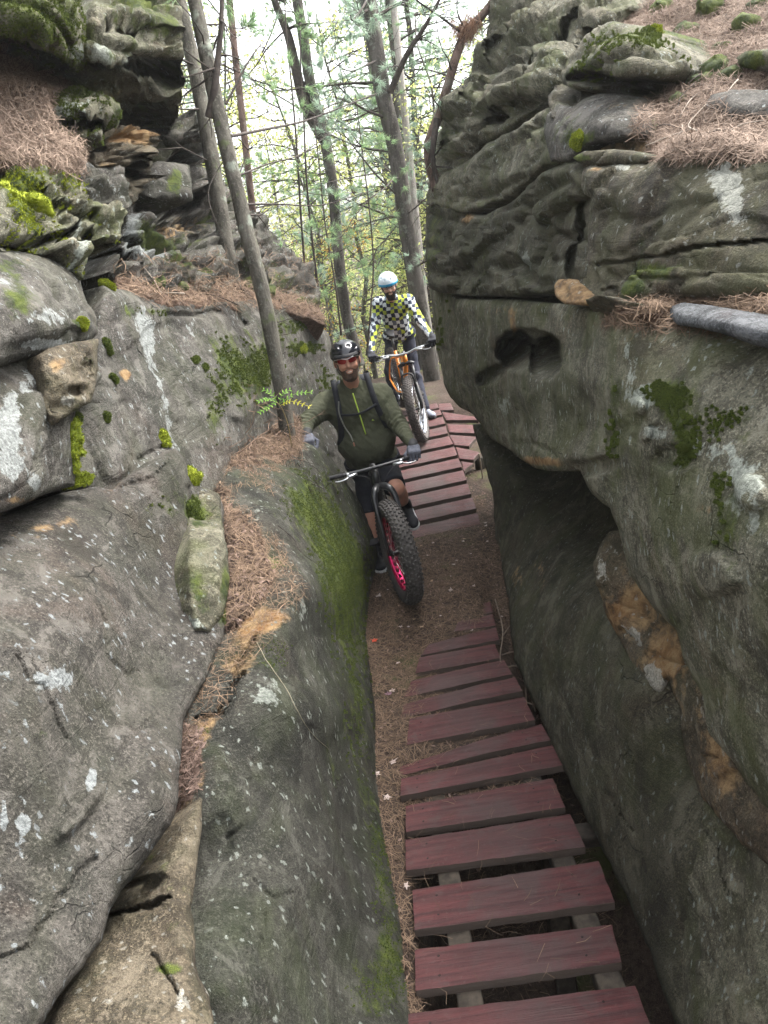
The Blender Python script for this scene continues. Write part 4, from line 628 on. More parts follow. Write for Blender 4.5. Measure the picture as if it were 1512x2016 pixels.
# ------------------------------------------------------------------ red stained planks
def plankmat(name, red=.6):
    t = NT(name); g = t.n('NewGeometry').outputs['Random Per Island']; c0 = t.coord()
    cv = t.n('CombineXYZ'); t.t.links.new(t.math('MULTIPLY', g, 37.0), cv.inputs[0]); t.t.links.new(t.math('MULTIPLY', g, 11.0), cv.inputs[1])
    va = t.n('VectorMath', operation='ADD'); t.t.links.new(c0, va.inputs[0]); t.t.links.new(cv.outputs[0], va.inputs[1]); c = va.outputs[0]
    gr = t.noise(t.mapv(c, (2.2, 42, 42)), 1, 6, .65, .4); gr2 = t.noise(t.mapv(c, (7, 190, 190)), 1, 3, .6)
    bl = t.noise(c, 5, 7, .68, .6); bl2 = t.noise(c, 40, 5, .7); big = t.noise(c, 1.7, 3, .6)
    col = t.mix(t.ramp(gr, .35, .65), (.036, .0075, .008), (.098, .020, .021))
    wear = t.math('ADD', t.math('MULTIPLY', bl, .55), t.math('MULTIPLY', gr, .25)); wear = t.math('ADD', wear, t.math('MULTIPLY', big, .25))
    xw = t.math('ABSOLUTE', t.n('SeparateXYZ', i_0=c0).outputs[0]); wear = t.math('ADD', wear, t.ramp(xw, .26, .06, 0, .075))
    col = t.mix(t.ramp(wear, .53, .67, 0, red), col, (.066, .050, .047))
    col = t.mix(t.math('MULTIPLY', t.ramp(bl2, .55, .72), .40), col, (.12, .085, .08))
    col = t.mix(t.math('MULTIPLY', t.ramp(bl, .46, .34), .6), col, (.045, .026, .024))
    col = t.mix(t.math('MULTIPLY', t.ramp(gr2, .40, .28), .5), col, (.03, .02, .018))
    col = t.mix(t.ramp(t.n('TexWhiteNoise', noise_dimensions='1D', i_W=g).outputs['Value'], 0, 1, 0, .3), col, (.060, .030, .029))
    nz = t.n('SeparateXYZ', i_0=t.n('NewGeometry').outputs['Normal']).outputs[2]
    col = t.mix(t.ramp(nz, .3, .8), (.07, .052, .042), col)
    h = t.math('ADD', t.math('MULTIPLY', gr2, .5), t.math('ADD', t.math('MULTIPLY', gr, .6), t.math('MULTIPLY', bl2, .3)))
    return t.out(col, t.ramp(bl, .3, .7, .55, .85), h, 1.0, .008, .35)
PLK = plankmat('red_stained_plank', .75); PLK2 = plankmat('faded_red_plank', .95)
BEAM = plain('weathered_beam', (.045, .036, .027), .9, 0, .5, 30, .8)
NAIL = plain('nail_head', (.03, .02, .018), .6, .6)
def plank(parent, q, zf, th, mat, seed, drop=None):
    """q = four ground-plane corners (x, y): back-left, back-right, front-right, front-left"""
    rs = np.random.RandomState(seed); q = np.array(q, float); nx, ny = 26, 7; V = []
    def top(u, v):
        p = (q[0] * (1 - u) + q[1] * u) * (1 - v) + (q[3] * (1 - u) + q[2] * u) * v; return p
    for lay in range(2):
        for j in range(ny):
            for i in range(nx):
                u, v = i / (nx - 1), j / (ny - 1); p = top(u, v)
                if j in (0, ny - 1): p = p + (fbm(np.array([[u * 9 + seed * 3.1, v * 5, lay]]), 3)[0] * .006) * np.array([0, 1])
                if i in (0, nx - 1): p = p + (fbm(np.array([[v * 7, seed * 2.3, u * 4]]), 3)[0] * .005) * np.array([1, 0])
                z = zf(p[0], p[1]) + (0 if lay == 0 else -th) + (.0035 * fbm(np.array([[u * 6, v * 3, seed]]), 3)[0])
                e = min(i, nx - 1 - i, j, ny - 1 - j); z -= (.005 if (e == 0 and lay == 0) else 0)
                V.append((p[0], p[1], z))
    Q = []; n = nx * ny
    for j in range(ny - 1):
        for i in range(nx - 1):
            a = j * nx + i; Q.append((a, a + nx, a + nx + 1, a + 1)); Q.append((n + a, n + a + 1, n + a + nx + 1, n + a + nx))
    for i in range(nx - 1):
        Q.append((i, i + 1, n + i + 1, n + i)); a = (ny - 1) * nx + i; Q.append((a, n + a, n + a + 1, a + 1))
    for j in range(ny - 1):
        a = j * nx; Q.append((a, n + a, n + a + nx, a + nx)); a = j * nx + nx - 1; Q.append((a, a + nx, n + a + nx, n + a))
    ob = mesh_np('plank', V, Q, mat, parent, True)
    md = ob.modifiers.new('w', 'EDGE_SPLIT'); md.split_angle = math.radians(40)
    if seed < 59:
        for u in (.10 + rs.rand() * .03, .84 + rs.rand() * .03):
            for v in (.26, .74):
                p = top(u, v); z = zf(p[0], p[1]); k = 8; mb = MB(); mb.tube([(p[0], p[1], z - .004), (p[0], p[1], z + .0012)], .0048, 8); mb.build('nail_head', NAIL, ob)
    return ob
bw = thing('boardwalk', 'boardwalk of dark red planks running from the lower edge up the trail', 'boardwalk', (.25, 3, 0))
PX = [[(795, 1995), (1250, 1938), (1290, 2040), (790, 2100)], [(816, 1868), (1204, 1818), (1223, 1892), (818, 1949)], [(812, 1750), (1178, 1693), (1210, 1774), (816, 1829)], [(798, 1652), (1122, 1601), (1152, 1665), (799, 1712)],
      [(799, 1585), (1088, 1530), (1112, 1587), (799, 1636)], [(790, 1531), (1090, 1465), (1110, 1504), (788, 1565)], [(800, 1494), (1066, 1424), (1084, 1455), (800, 1512)], [(820, 1409), (1032, 1371), (1053, 1416), (815, 1460)],
      [(808, 1374), (1014, 1332), (1028, 1359), (800, 1402)], [(822, 1330), (992, 1298), (1008, 1326), (808, 1362)], [(838, 1288), (974, 1264), (984, 1292), (830, 1319)], [(856, 1262), (976, 1232), (982, 1256), (840, 1284)],
      [(912, 1219), (970, 1206), (976, 1229), (906, 1238)], [(922, 1190), (966, 1182), (970, 1203), (916, 1212)]]
for k, q in enumerate(PX):
    c = [atz(x, y, 0.0)[:2] for x, y in q]; e = (c[1] - c[0]) / np.linalg.norm(c[1] - c[0])
    if k >= 6: c[0] = c[0] - e * .04; c[3] = c[3] - e * .04
    sink = [.0, 0, 0, 0, 0, .0, .030, .006, .026, .022, .014, .010, .008, .008][k]
    zf = lambda x, y, s=sink, x0=c[0][0], k=k: (-s * (1 - min(1, max(0, (x - x0) / .45))) if k < 10 else -s * .6)
    plank(bw, c, zf, .042, PLK, 50 + k)
mb = MB(); mb.box((.03, 2.35, -.085), (.09, 2.5, .085), None, .006); mb.build('stringer', BEAM, bw)
mb = MB(); mb.box((.50, 3.05, -.085), (.09, 3.9, .085), rotm('Z', .02), .006); mb.build('stringer', BEAM, bw)
mb = MB(); mb.box((.62, 2.92, -.16), (.75, .10, .06), rotm('Z', -.05), .006); mb.build('cross_beam', BEAM, bw)
for k, (x, y, z) in enumerate([(.03, 1.5, -.6), (.50, 1.9, -.6), (.5, 2.9, -.6)]):
    mb = MB(); mb.box((x, y, z), (.09, .09, .95), None, .006); mb.build('post', BEAM, bw)
# ramp
rp = thing('ramp', 'raised ramp of faded red planks climbing behind the front rider', 'ramp', (.45, 8, 0))
def onramp(x, y, off=0.0):
    d = ray(x, y); lo, hi = 4.0, 14.0
    for _ in range(40):
        m = (lo + hi) / 2; p = CAM + d * (m / d[1])
        if p[2] > rz(p[1]) + off: lo = m
        else: hi = m
    return CAM + d * (lo / d[1])
fr = [(954, 1062), (946, 1031), (937, 1000), (927, 971), (918, 944), (909, 918), (900, 895), (892, 873), (881, 852), (876, 833), (870, 815), (864, 802)]
pe = [onramp(*p)[:2] for p in fr]; RAMP_E = pe
ang = math.radians(8); ex = np.array([math.cos(ang), math.sin(ang)])
for k, p in enumerate(pe):
    nxt = pe[k + 1] if k + 1 < len(pe) else p + (p - pe[k - 1]); dp = (nxt - p) * .73
    wd = .74 if k < 9 else .66
    c = [p + dp - ex * wd, p + dp, p, p - ex * wd]
    zf = (lambda x, y, k=k: float(rz(y)) - (.0 if k else .022 * max(0, (.8 - x)) / .6))
    plank(rp, c, zf, .045, PLK2, 90 + k)
sp_ = [[(863, 794), (887, 793), (893, 806), (864, 807)], [(870, 810), (932, 819), (941, 826), (878, 826)], [(880, 834), (946, 836), (938, 852), (884, 850)], [(884, 855), (938, 859), (923, 877), (894, 875)], [(897, 879), (944, 889), (932, 904), (904, 902)], [(908, 907), (932, 911), (914, 926), (912, 925)]]
for k, q in enumerate(sp_):
    c = [onramp(x, y, -.03)[:2] for x, y in q]; plank(rp, c, lambda x, y: float(rz(y)) - .03, .042, PLK2, 120 + k)
for s in (-.62, -.10):
    pts = [np.array([*(p + ex * s), rz(p[1]) - .10]) for p in pe]; mb = MB()
    for a, b in zip(pts[:-1], pts[1:]): mb.box((a + b) / 2, (.045, np.linalg.norm(b - a) + .02, .10), frame(b - a))
    mb.build('stringer', BEAM, rp)
for (px, py, Y) in [(946, 905, 8.3), (930, 900, 8.8)]:
    p = atY(px, py, Y); mb = MB(); mb.box((p[0], p[1], p[2] / 2 - .1), (.12, .06, p[2] + .25), rotm('Z', .2), .005); mb.build('post', BEAM, rp)
mb = MB(); mb.tube(crv([atY(943, 893, 7.9), atY(948, 925, 7.95), atY(954, 972, 8.0)], 5), .008, 5); tag(mb.build('stick', plain('pale_twig', (.30, .25, .20), .8)), 'thin pale stick leaning upright beside the ramp post', 'stick')
# ------------------------------------------------------------------ signed-distance bodies
def cap(P, a, b, ra, rb=None):
    a = np.asarray(a, float); b = np.asarray(b, float); rb = ra if rb is None else rb; ab = b - a
    t = np.clip(((P - a) @ ab) / (ab @ ab + 1e-12), 0, 1); return np.linalg.norm(P - a - t[:, None] * ab, axis=1) - (ra + (rb - ra) * t)
def ell(P, c, r, R=None):
    q = P - np.asarray(c, float)
    if R is not None: q = q @ R
    r = np.asarray(r, float); k0 = np.linalg.norm(q / r, axis=1); k1 = np.linalg.norm(q / (r * r), axis=1) + 1e-9; return k0 * (k0 - 1) / k1
def rbox(P, c, h, rr, R=None):
    q = P - np.asarray(c, float)
    if R is not None: q = q @ R
    q = np.abs(q) - (np.asarray(h, float) - rr); return np.linalg.norm(np.maximum(q, 0), axis=1) + np.minimum(q.max(1), 0) - rr
def smin(a, b, k): h = np.clip(.5 + .5 * (b - a) / k, 0, 1); return b + (a - b) * h - k * h * (1 - h)
def smax(a, b, k): return -smin(-a, -b, k)
def sdf_mesh(name, fn, lo, hi, h, mat, parent=None, margin=1.0):
    lo = np.asarray(lo, float); hi = np.asarray(hi, float); C = 4; n = (np.ceil((hi - lo) / (h * C)).astype(int) + 1)
    ax = [lo[i] + (np.arange(n[i]) + .5) * h * C - h * .5 for i in range(3)]; G = np.stack(np.meshgrid(*ax, indexing='ij'), -1).reshape(-1, 3)
    cv = fn(G).reshape(n); band = np.abs(cv) < h * C * 1.6 * margin + .004
    val = np.repeat(np.repeat(np.repeat(cv, C, 0), C, 1), C, 2).astype(np.float32)
    ci = np.argwhere(band); off = np.stack(np.meshgrid(*[np.arange(C)] * 3, indexing='ij'), -1).reshape(-1, 3)
    for s in range(0, len(ci), 4000):
        f = (ci[s:s + 4000, None] * C + off[None]).reshape(-1, 3); val[f[:, 0], f[:, 1], f[:, 2]] = fn(lo + f * h)
    ins = val < 0; N = np.array(val.shape); cnt = np.zeros(N - 1, np.int8)
    for dx in (0, 1):
        for dy in (0, 1):
            for dz in (0, 1): cnt += ins[dx:N[0] - 1 + dx, dy:N[1] - 1 + dy, dz:N[2] - 1 + dz]
    act = np.argwhere((cnt > 0) & (cnt < 8)); M = len(act); vid = np.full(N - 1, -1, np.int32); vid[act[:, 0], act[:, 1], act[:, 2]] = np.arange(M)
    acc = np.zeros((M, 3)); c = np.zeros(M)
    for a in range(3):
        u, v = [(1, 2), (0, 2), (0, 1)][a]
        for p in (0, 1):
            for q in (0, 1):
                o0 = np.zeros(3, int); o0[u] = p; o0[v] = q; o1 = o0.copy(); o1[a] = 1; i0 = act + o0; i1 = act + o1
                v0 = val[i0[:, 0], i0[:, 1], i0[:, 2]]; v1 = val[i1[:, 0], i1[:, 1], i1[:, 2]]; m = (v0 < 0) != (v1 < 0)
                t = np.where(m, v0 / np.where(m, v0 - v1, 1), 0); pt = o0 + 0.0; pt = np.repeat(pt[None], M, 0); pt[:, a] += t; acc[m] += pt[m]; c[m] += 1
    V = lo + (act + acc / np.maximum(c, 1)[:, None]) * h; Q = []
    for a in range(3):
        u, v = [(1, 2), (2, 0), (0, 1)][a]; sl0 = [slice(0, N[i]) for i in range(3)]; sl0[a] = slice(0, N[a] - 1); sl1 = list(sl0); sl1[a] = slice(1, N[a])
        A = ins[tuple(sl0)]; B = ins[tuple(sl1)]; e = np.argwhere(A != B); e = e[(e[:, u] > 0) & (e[:, v] > 0) & (e[:, u] < N[u] - 1) & (e[:, v] < N[v] - 1)]
        fl = A[e[:, 0], e[:, 1], e[:, 2]]; k = []
        for (p, q) in ((-1, -1), (0, -1), (0, 0), (-1, 0)):
            o = e.copy(); o[:, u] += p; o[:, v] += q; k.append(vid[o[:, 0], o[:, 1], o[:, 2]])
        k = np.stack(k, 1); k[~fl] = k[~fl][:, ::-1]; Q.append(k)
    return mesh_np(name, V, np.vstack(Q), mat, parent)
# ------------------------------------------------------------------ fat-tyre bicycles
RUB = plain('tyre_rubber_dusty', (.055, .050, .047), .85, 0, .35, 60, .5)
RUB2 = plain('tyre_rubber_greybrown', (.085, .075, .070), .85, 0, .3, 60, .5)
BLK = plain('black_paint', (.012, .012, .014), .35, 0, .3, 30, .1, .5)
BLKM = plain('black_matte', (.014, .014, .016), .7, 0, .3, 60, .3)
SIL = plain('brushed_alloy', (.55, .56, .58), .28, .9, .15, 50, .1)
STL = plain('steel_spoke', (.45, .43, .40), .3, .9, .1)
PNK = plain('anodised_pink', (.62, .02, .12), .22, .75, .15, 20, .1)
WHR = plain('polished_silver_rim', (.62, .66, .74), .2, .85, .1, 20, .1)
ORG = plain('orange_paint', (.75, .24, .02), .3, 0, .15, 20, .1, .6)
def bike(name, label, contact, yaw, steer, lean, rimm, frm, barm, tyrm, barw=.70, forkm=None, rigid=True, pitch=0.0, rise=.0, tr=.056):
    forkm = forkm or BLK; ROOT = thing(name, label, 'bicycle', tuple(contact))
    HA = math.radians(68.5); AX = np.array([0, -math.cos(HA), math.sin(HA)]); fa = np.array([0, 0, .37])       # front axle above contact, y forward
    def Rax(ax, a): return np.array(Matrix.Rotation(a, 3, Vector(ax)))
    Rb = rotm('Z', math.pi - yaw) @ rotm('X', pitch) @ rotm('Y', lean)
    O = np.asarray(contact, float)
    piv = fa + np.array([0, -.055, 0])
    Rs = Rax(AX, steer)
    XS = np.eye(4); XS[:3, :3] = Rb @ Rs; XS[:3, 3] = O + Rb @ (piv - Rs @ piv)
    XF = np.eye(4); XF[:3, :3] = Rb; XF[:3, 3] = O
    sh = fa - np.array([0, 0, .37])
    def wheel(nm, c, X, disc=1):
        W = thing_part(nm, ROOT); R, r = .370 - tr - .002, tr
        mb = MB(); nu, nv = 112, 16; V = []
        for i in range(nu):
            a = i * 2 * math.pi / nu
            for j in range(nv):
                p = math.radians(-145 + 290 * j / (nv - 1)); rr = R + r * math.cos(p); V.append((r * 1.05 * math.sin(p), rr * math.cos(a), rr * math.sin(a)))
        Q = [(i * nv + j, i * nv + j + 1, ((i + 1) % nu) * nv + j + 1, ((i + 1) % nu) * nv + j) for i in range(nu) for j in range(nv - 1)]
        mb.add(np.array(V) + c, Q)
        K = 58
        for i in range(K):
            for row, (pd, ln, wd, off) in enumerate([(-66, .013, .016, .5), (-44, .017, .013, 0), (-22, .013, .017, .5), (0, .020, .015, 0), (22, .013, .017, .5), (44, .017, .013, 0), (66, .013, .016, .5)]):
                a = (i + off) * 2 * math.pi / K; p = math.radians(pd); rr = R + (r + .003) * math.cos(p)
                ctr = np.array([(r * 1.05 + .003) * math.sin(p), rr * math.cos(a), rr * math.sin(a)])
                n_ = nrm([math.sin(p), math.cos(p) * math.cos(a), math.cos(p) * math.sin(a)]); t_ = np.array([0, -math.sin(a), math.cos(a)]); b_ = np.cross(n_, t_)
                ro = Rax(n_, .35 * (1 if row % 2 else -1) * np.sign(pd) if pd else 0); M = np.stack([b_, t_, n_], 1); M = ro @ M
                mb.box(c + ctr, (wd, ln, .010), M, .002)
        mb.build('tyre', tyrm, W, True, X)
        mb = MB(); nu, nv = 256, 11; V = []
        for i in range(nu):
            a = i * 2 * math.pi / nu
            for j in range(nv):
                s = -1 + 2 * j / (nv - 1); rr = .262 + .018 * abs(s) ** 3; V.append((s * .040, rr * math.cos(a), rr * math.sin(a)))
        Q = []; nh = 32
        for i in range(nu):
            for j in range(nv - 1):
                a = (i + .5) / nu * nh; da = abs(a - math.floor(a) - .5) * 2 * math.pi * .262 / nh; s = (-1 + 2 * (j + .5) / (nv - 1)) * .040
                if math.hypot(da - 0, s) < .0115: continue
                Q.append((i * nv + j, ((i + 1) % nu) * nv + j, ((i + 1) % nu) * nv + j + 1, i * nv + j + 1))
        mb.add(np.array(V) + c, Q); ob = mb.build('rim', rimm, W, True, X)
        md = ob.modifiers.new('s', 'SOLIDIFY'); md.thickness = .003
        mb = MB(); nv = 5; V = []
        for i in range(96):
            a = i * 2 * math.pi / 96
            for j in range(nv): V.append(((-1 + 2 * j / (nv - 1)) * .036, .276 * math.cos(a), .276 * math.sin(a)))
        mb.add(np.array(V) + c, [(i * nv + j, ((i + 1) % 96) * nv + j, ((i + 1) % 96) * nv + j + 1, i * nv + j + 1) for i in range(96) for j in range(nv - 1)]); mb.build('rim_strip', BLKM, W, True, X)
        mb = MB()
        for i in range(32):
            a = i * 2 * math.pi / 32; s = 1 if i % 2 else -1; b = a + (.55 if (i // 2) % 2 else -.55)
            mb.tube([c + np.array([s * .045, .026 * math.cos(b), .026 * math.sin(b)]), c + np.array([s * .016, .262 * math.cos(a), .262 * math.sin(a)])], .0014, 4, False)
        mb.build('spokes', STL, W, True, X)
        mb = MB(); mb.tube([c + np.array([-.066, 0, 0]), c + np.array([-.05, 0, 0]), c + np.array([-.047, 0, 0]), c + np.array([-.03, 0, 0]), c + np.array([.03, 0, 0]), c + np.array([.047, 0, 0]), c + np.array([.05, 0, 0]), c + np.array([.066, 0, 0])], [.012, .012, .03, .018, .018, .03, .012, .012], 14)
        mb.build('hub', BLK, W, True, X)
        mb = MB(); th = np.arange(48) * 2 * math.pi / 48; V = np.concatenate([np.stack([np.full(48, -.056 * disc), q * np.cos(th), q * np.sin(th)], 1) for q in (.06, .08)]) + c
        mb.add(V, [(i, (i + 1) % 48, 48 + (i + 1) % 48, 48 + i) for i in range(48)]); ob = mb.build('brake_rotor', SIL, W, True, X); ob.modifiers.new('s', 'SOLIDIFY').thickness = .002
        return W
    def part(nm, mb, mat, X, par=None): return mb.build(nm, mat, par or ROOT, True, X)
    wheel('front_wheel', fa, XS)
    ra = fa + np.array([0, -1.10, 0]); wheel('rear_wheel', ra, XF, -1)
    # steering axis points
    bot = piv + AX * .47 + np.array([0, 0, 0]); top = piv + AX * .60; steer_top = piv + AX * .622
    mb = MB()
    for s in (-1, 1):
        if rigid:
            pts = crv([fa + [s * .068, 0, -.005], fa + [s * .074, -.012, .12], fa + [s * .078, -.05, .27], fa + [s * .072, -.095, .385], fa + [s * .045, -.13, .435], bot + [0, 0, -.005]], 5)
            n = len(pts); mb.tube(pts, np.interp(np.linspace(0, 1, n), [0, .3, .7, 1], [.009, .013, .018, .024]), 10, True, (1, 1.25))
        else:
            mb.tube([fa + [s * .068, 0, -.01], fa + [s * .068, -.02, .05], fa + [s * .068, -.06, .28]], [.016, .021, .022], 12)
            mb.tube([fa + [s * .068, -.055, .26], bot + [s * .068, 0, .01]], .016, 12)
    if not rigid:
        mb.tube(crv([bot + [-.085, 0, -.004], bot + [-.04, 0, .016], bot + [.04, 0, .016], bot + [.085, 0, -.004]], 5), .024, 10)
        mb.tube(crv([fa + [-.068, -.03, .26], fa + [-.055, -.055, .385], fa + [.055, -.055, .385], fa + [.068, -.03, .26]], 5), .011, 8)
    part('fork', mb, forkm, XS)
    mb = MB(); mb.tube([bot, top], .027, 16); part('head_tube', mb, frm, XF)
    mb = MB(); mb.tube([top + AX * .002, steer_top], .019, 14); mb.box(steer_top + [0, .028, -.012], (.032, .07, .032), None, .008)
    for sx in (-.012, .012):
        for sz in (-.013, .013): mb.tube([steer_top + [sx * 1.4, .075, -.012 + sz], steer_top + [sx * 1.4, .084, -.012 + sz]], .0035, 6)
    st = part('stem', mb, BLK, XS)
    bc = steer_top + np.array([0, .06, -.012]); hw = barw / 2
    def bp(s, t): return bc + np.array([s * t * hw, -.035 * max(0, t - .25), rise * sstep(.1, .5, t)])
    bpts = np.array([bp(-1, t) for t in (1, .75, .5, .35, .2, .1)] + [bp(1, t) for t in (0, .1, .2, .35, .5, .75, 1)])
    mb = MB(); mb.tube(crv(bpts, 4), .0125, 12); part('handlebar', mb, barm, XS)
    for s in (-1, 1):
        mb = MB(); a, b = bp(s, .66), bp(s, 1.01); n = 22; pts = [a + (b - a) * i / n for i in range(n + 1)]; mb.tube(pts, [(.0165 if i % 2 else .0155) if 0 < i < n else .019 for i in range(n + 1)], 12); part('grip', mb, BLKM, XS)
        mb = MB(); m = bp(s, .58); mb.box(m + [0, .006, -.004], (.022, .036, .03), None, .006); mb.box(m + [-s * .03, .03, -.01], (.075, .022, .02), rotm('Z', s * .35), .006)
        mb.tube(crv([m + [0, .035, -.012], m + [s * .03, .055, -.018], m + [s * .075, .05, -.022], m + [s * .10, .042, -.02]], 4), .0045, 6); part('brake_lever', mb, SIL, XS)
        mb = MB(); mb.tube(crv([m + [-s * .03, .035, -.008], bc + [s * hw * .25, .08, -.03], bc + [s * .04, .05, -.10], bot + [s * .05, .03, -.03], fa + [s * .082, -.03, .2]], 7), .0026, 6, False); part('cable', mb, BLKM, XS)
    bb = fa + np.array([0, -.66, -.045]); seat = bb + np.array([0, -.20, .46]); hb = bot + AX * .02; ht = top - AX * .02
    mb = MB(); mb.tube([hb, bb], [.024, .028], 14); mb.tube([ht, bb + (seat - bb) * .86], [.022, .019], 12); mb.tube([bb, seat], [.021, .018], 12)
    for s in (-1, 1):
        mb.tube(crv([bb + [s * .035, -.03, 0], bb + [s * .075, -.12, .01], ra + [s * .085, .08, 0], ra + [s * .085, 0, 0]], 4), .011, 8)
        mb.tube(crv([seat - [0, 0, .08], seat + [s * .06, -.05, -.11], ra + [s * .085, .05, .10], ra + [s * .085, 0, 0]], 4), .009, 8)
    part('frame', mb, frm, XF)
    mb = MB(); mb.tube([seat, seat + np.array([0, -.06, .15])], .014, 10); part('seat_post', mb, BLK, XF)
    sc_ = seat + np.array([0, -.06, .17]); Rl = Rb; 
    def sad(P):
        q = (P - O) @ Rb - sc_; wq = np.interp(q[:, 1], [-.13, -.02, .14], [.068, .04, .018]); d = np.abs(q[:, 0]) - wq
        zz = np.abs(q[:, 2] - .0 - .02 * (q[:, 1] / .13) ** 2) - .016; yy = np.abs(q[:, 1]) - .125
        k = np.stack([d, yy, zz], 1) + .012; return np.linalg.norm(np.maximum(k, 0), axis=1) + np.minimum(k.max(1), 0) - .012
    cw = O + Rb @ sc_; sdf_mesh('saddle', sad, cw - .17, cw + .17, .006, BLKM, ROOT)
    # cranks : left pedal forward-up
    ca = math.radians(172 if rigid else 5)
    cr = MB(); cr.tube([bb + [-.06, 0, 0], bb + [.06, 0, 0]], .016, 10)
    for s in (-1, 1):
        a = ca + (math.pi if s > 0 else 0); e = bb + np.array([s * .075, math.cos(a) * .17, math.sin(a) * .17]); cr.tube([bb + [s * .062, 0, 0], e], [.016, .011], 8, True, (1, .8))
        mb = MB(); mb.box(e + [s * .06, 0, 0], (.095, .10, .016), None, .004)
        for k in range(-2, 3): mb.box(e + [s * .06, k * .02, 0], (.09, .004, .024))
        part('pedal', mb, BLKM, XF)
    th = np.arange(32) * 2 * math.pi / 32; V = []
    for i in range(64): q = .065 + (.006 if i % 2 else 0); V.append((.05, q * math.cos(i * math.pi / 32), q * math.sin(i * math.pi / 32)))
    V += [(.05, .045 * math.cos(i * math.pi / 32), .045 * math.sin(i * math.pi / 32)) for i in range(64)]
    part('cranks', cr, BLK, XF)
    mb = MB(); mb.add(np.array(V) * np.array([1, 1, 1]) + bb, [(i, (i + 1) % 64, 64 + (i + 1) % 64, 64 + i) for i in range(64)]); ob = part('chainring', mb, STL, XF); ob.modifiers.new('s', 'SOLIDIFY').thickness = .003
    W = lambda v, X: X[:3, :3] @ np.asarray(v) + X[:3, 3]
    return dict(root=ROOT, gripL=(W(bp(-1, .80), XS), W(bp(-1, 1.0), XS)), gripR=(W(bp(1, .80), XS), W(bp(1, 1.0), XS)), bb=W(bb, XF), seat=W(sc_, XF), pedL=W(bb + np.array([-.135, math.cos(ca) * .17, math.sin(ca) * .17 + .02]), XF),
                pedR=W(bb + np.array([.135, -math.cos(ca) * .17, -math.sin(ca) * .17 + .02]), XF), bc=W(bc, XS))
def thing_part(name, parent):
    o = bpy.data.objects.new(name, None); COL.objects.link(o); o.empty_display_size = .1; o.parent = parent; PLOC[o.name] = PLOC[parent.name]; return o
B1 = bike('fat_tyre_bicycle', 'black fat-tyre bicycle with a pink front rim, held by the rider in green', (.085, 5.20, .035), math.radians(-5), math.radians(8), math.radians(5.5), PNK, BLK, BLK, RUB, .67)
_c2 = onramp(833, 864); _c2 = np.array([_c2[0], _c2[1], float(rz(_c2[1]))])
B2 = bike('mountain_bicycle', 'orange mountain bicycle with a silver front rim and silver handlebar, on the ramp', _c2, math.radians(-7), math.radians(-19), math.radians(4), WHR, ORG, SIL, RUB2, .76, BLK, False, -math.atan(.17), .025, .047)

if __import__('os').environ.get('DBG'):
    def prj(p):
        v = np.asarray(p) - CAM; return (round(756 + F * (v @ RT) / (v @ FW)), round(1008 - F * (v @ UP) / (v @ FW)))
    for B in (B1, B2):
        print('DBG', {k: prj(v if np.ndim(v) == 1 else v[1]) for k, v in B.items() if k != 'root'}, B['bc'])
# ------------------------------------------------------------------ riders
SKIN = plain('skin', (.40, .20, .135), .55, 0, .12, 30, .15, .4, Subsurface_Weight=.08)
SKIN2 = plain('skin_pale', (.50, .29, .21), .55, 0, .12, 30, .15, .4, Subsurface_Weight=.08)
HAIR = plain('dark_brown_hair', (.062, .038, .026), .8, 0, .5, 160, 1.0, .3)
HAIR2 = plain('black_hair', (.012, .009, .008), .8, 0, .5, 160, 1.0, .3)
OLIV = plain('olive_knit', (.060, .064, .040), .9, 0, .18, 120, .5, .2)
NAVY = plain('black_short_cloth', (.010, .011, .017), .85, 0, .3, 90, .5, .25)
NAVY2 = plain('navy_trouser_cloth', (.018, .020, .034), .85, 0, .3, 90, .5, .25)
GLV = plain('grey_glove', (.10, .105, .13), .8, 0, .25, 90, .5, .25)
GLVD = plain('dark_glove', (.016, .017, .024), .8, 0, .25, 90, .5, .25)
SHOE = plain('black_shoe', (.014, .015, .02), .7, 0, .3, 80, .4, .3)
SHO2 = plain('grey_shoe', (.24, .26, .32), .7, 0, .3, 60, .4, .3)
SOLE = plain('white_sole', (.62, .62, .62), .6, 0, .1)
LIME = plain('lime_zip', (.36, .50, .06), .5, 0, .1)
HELB = plain('gloss_black_helmet', (.010, .011, .015), .12, 0, .2, 20, .05, .6)
HELW = plain('white_helmet', (.62, .70, .76), .25, 0, .08, 20, .05, .5)
HELC = plain('blue_helmet_rim', (.01, .27, .50), .3, 0, .1, 20, .05, .5)
LENS = plain('red_mirror_lens', (.28, .015, .02), .08, .5, .1, 20, .0, .8)
WHT = plain('white_print', (.8, .8, .8), .6, 0, .05)
STRP = plain('strap_webbing', (.012, .014, .02), .8, 0, .3, 150, .6)
TETH = plain('teeth', (.7, .65, .58), .4)
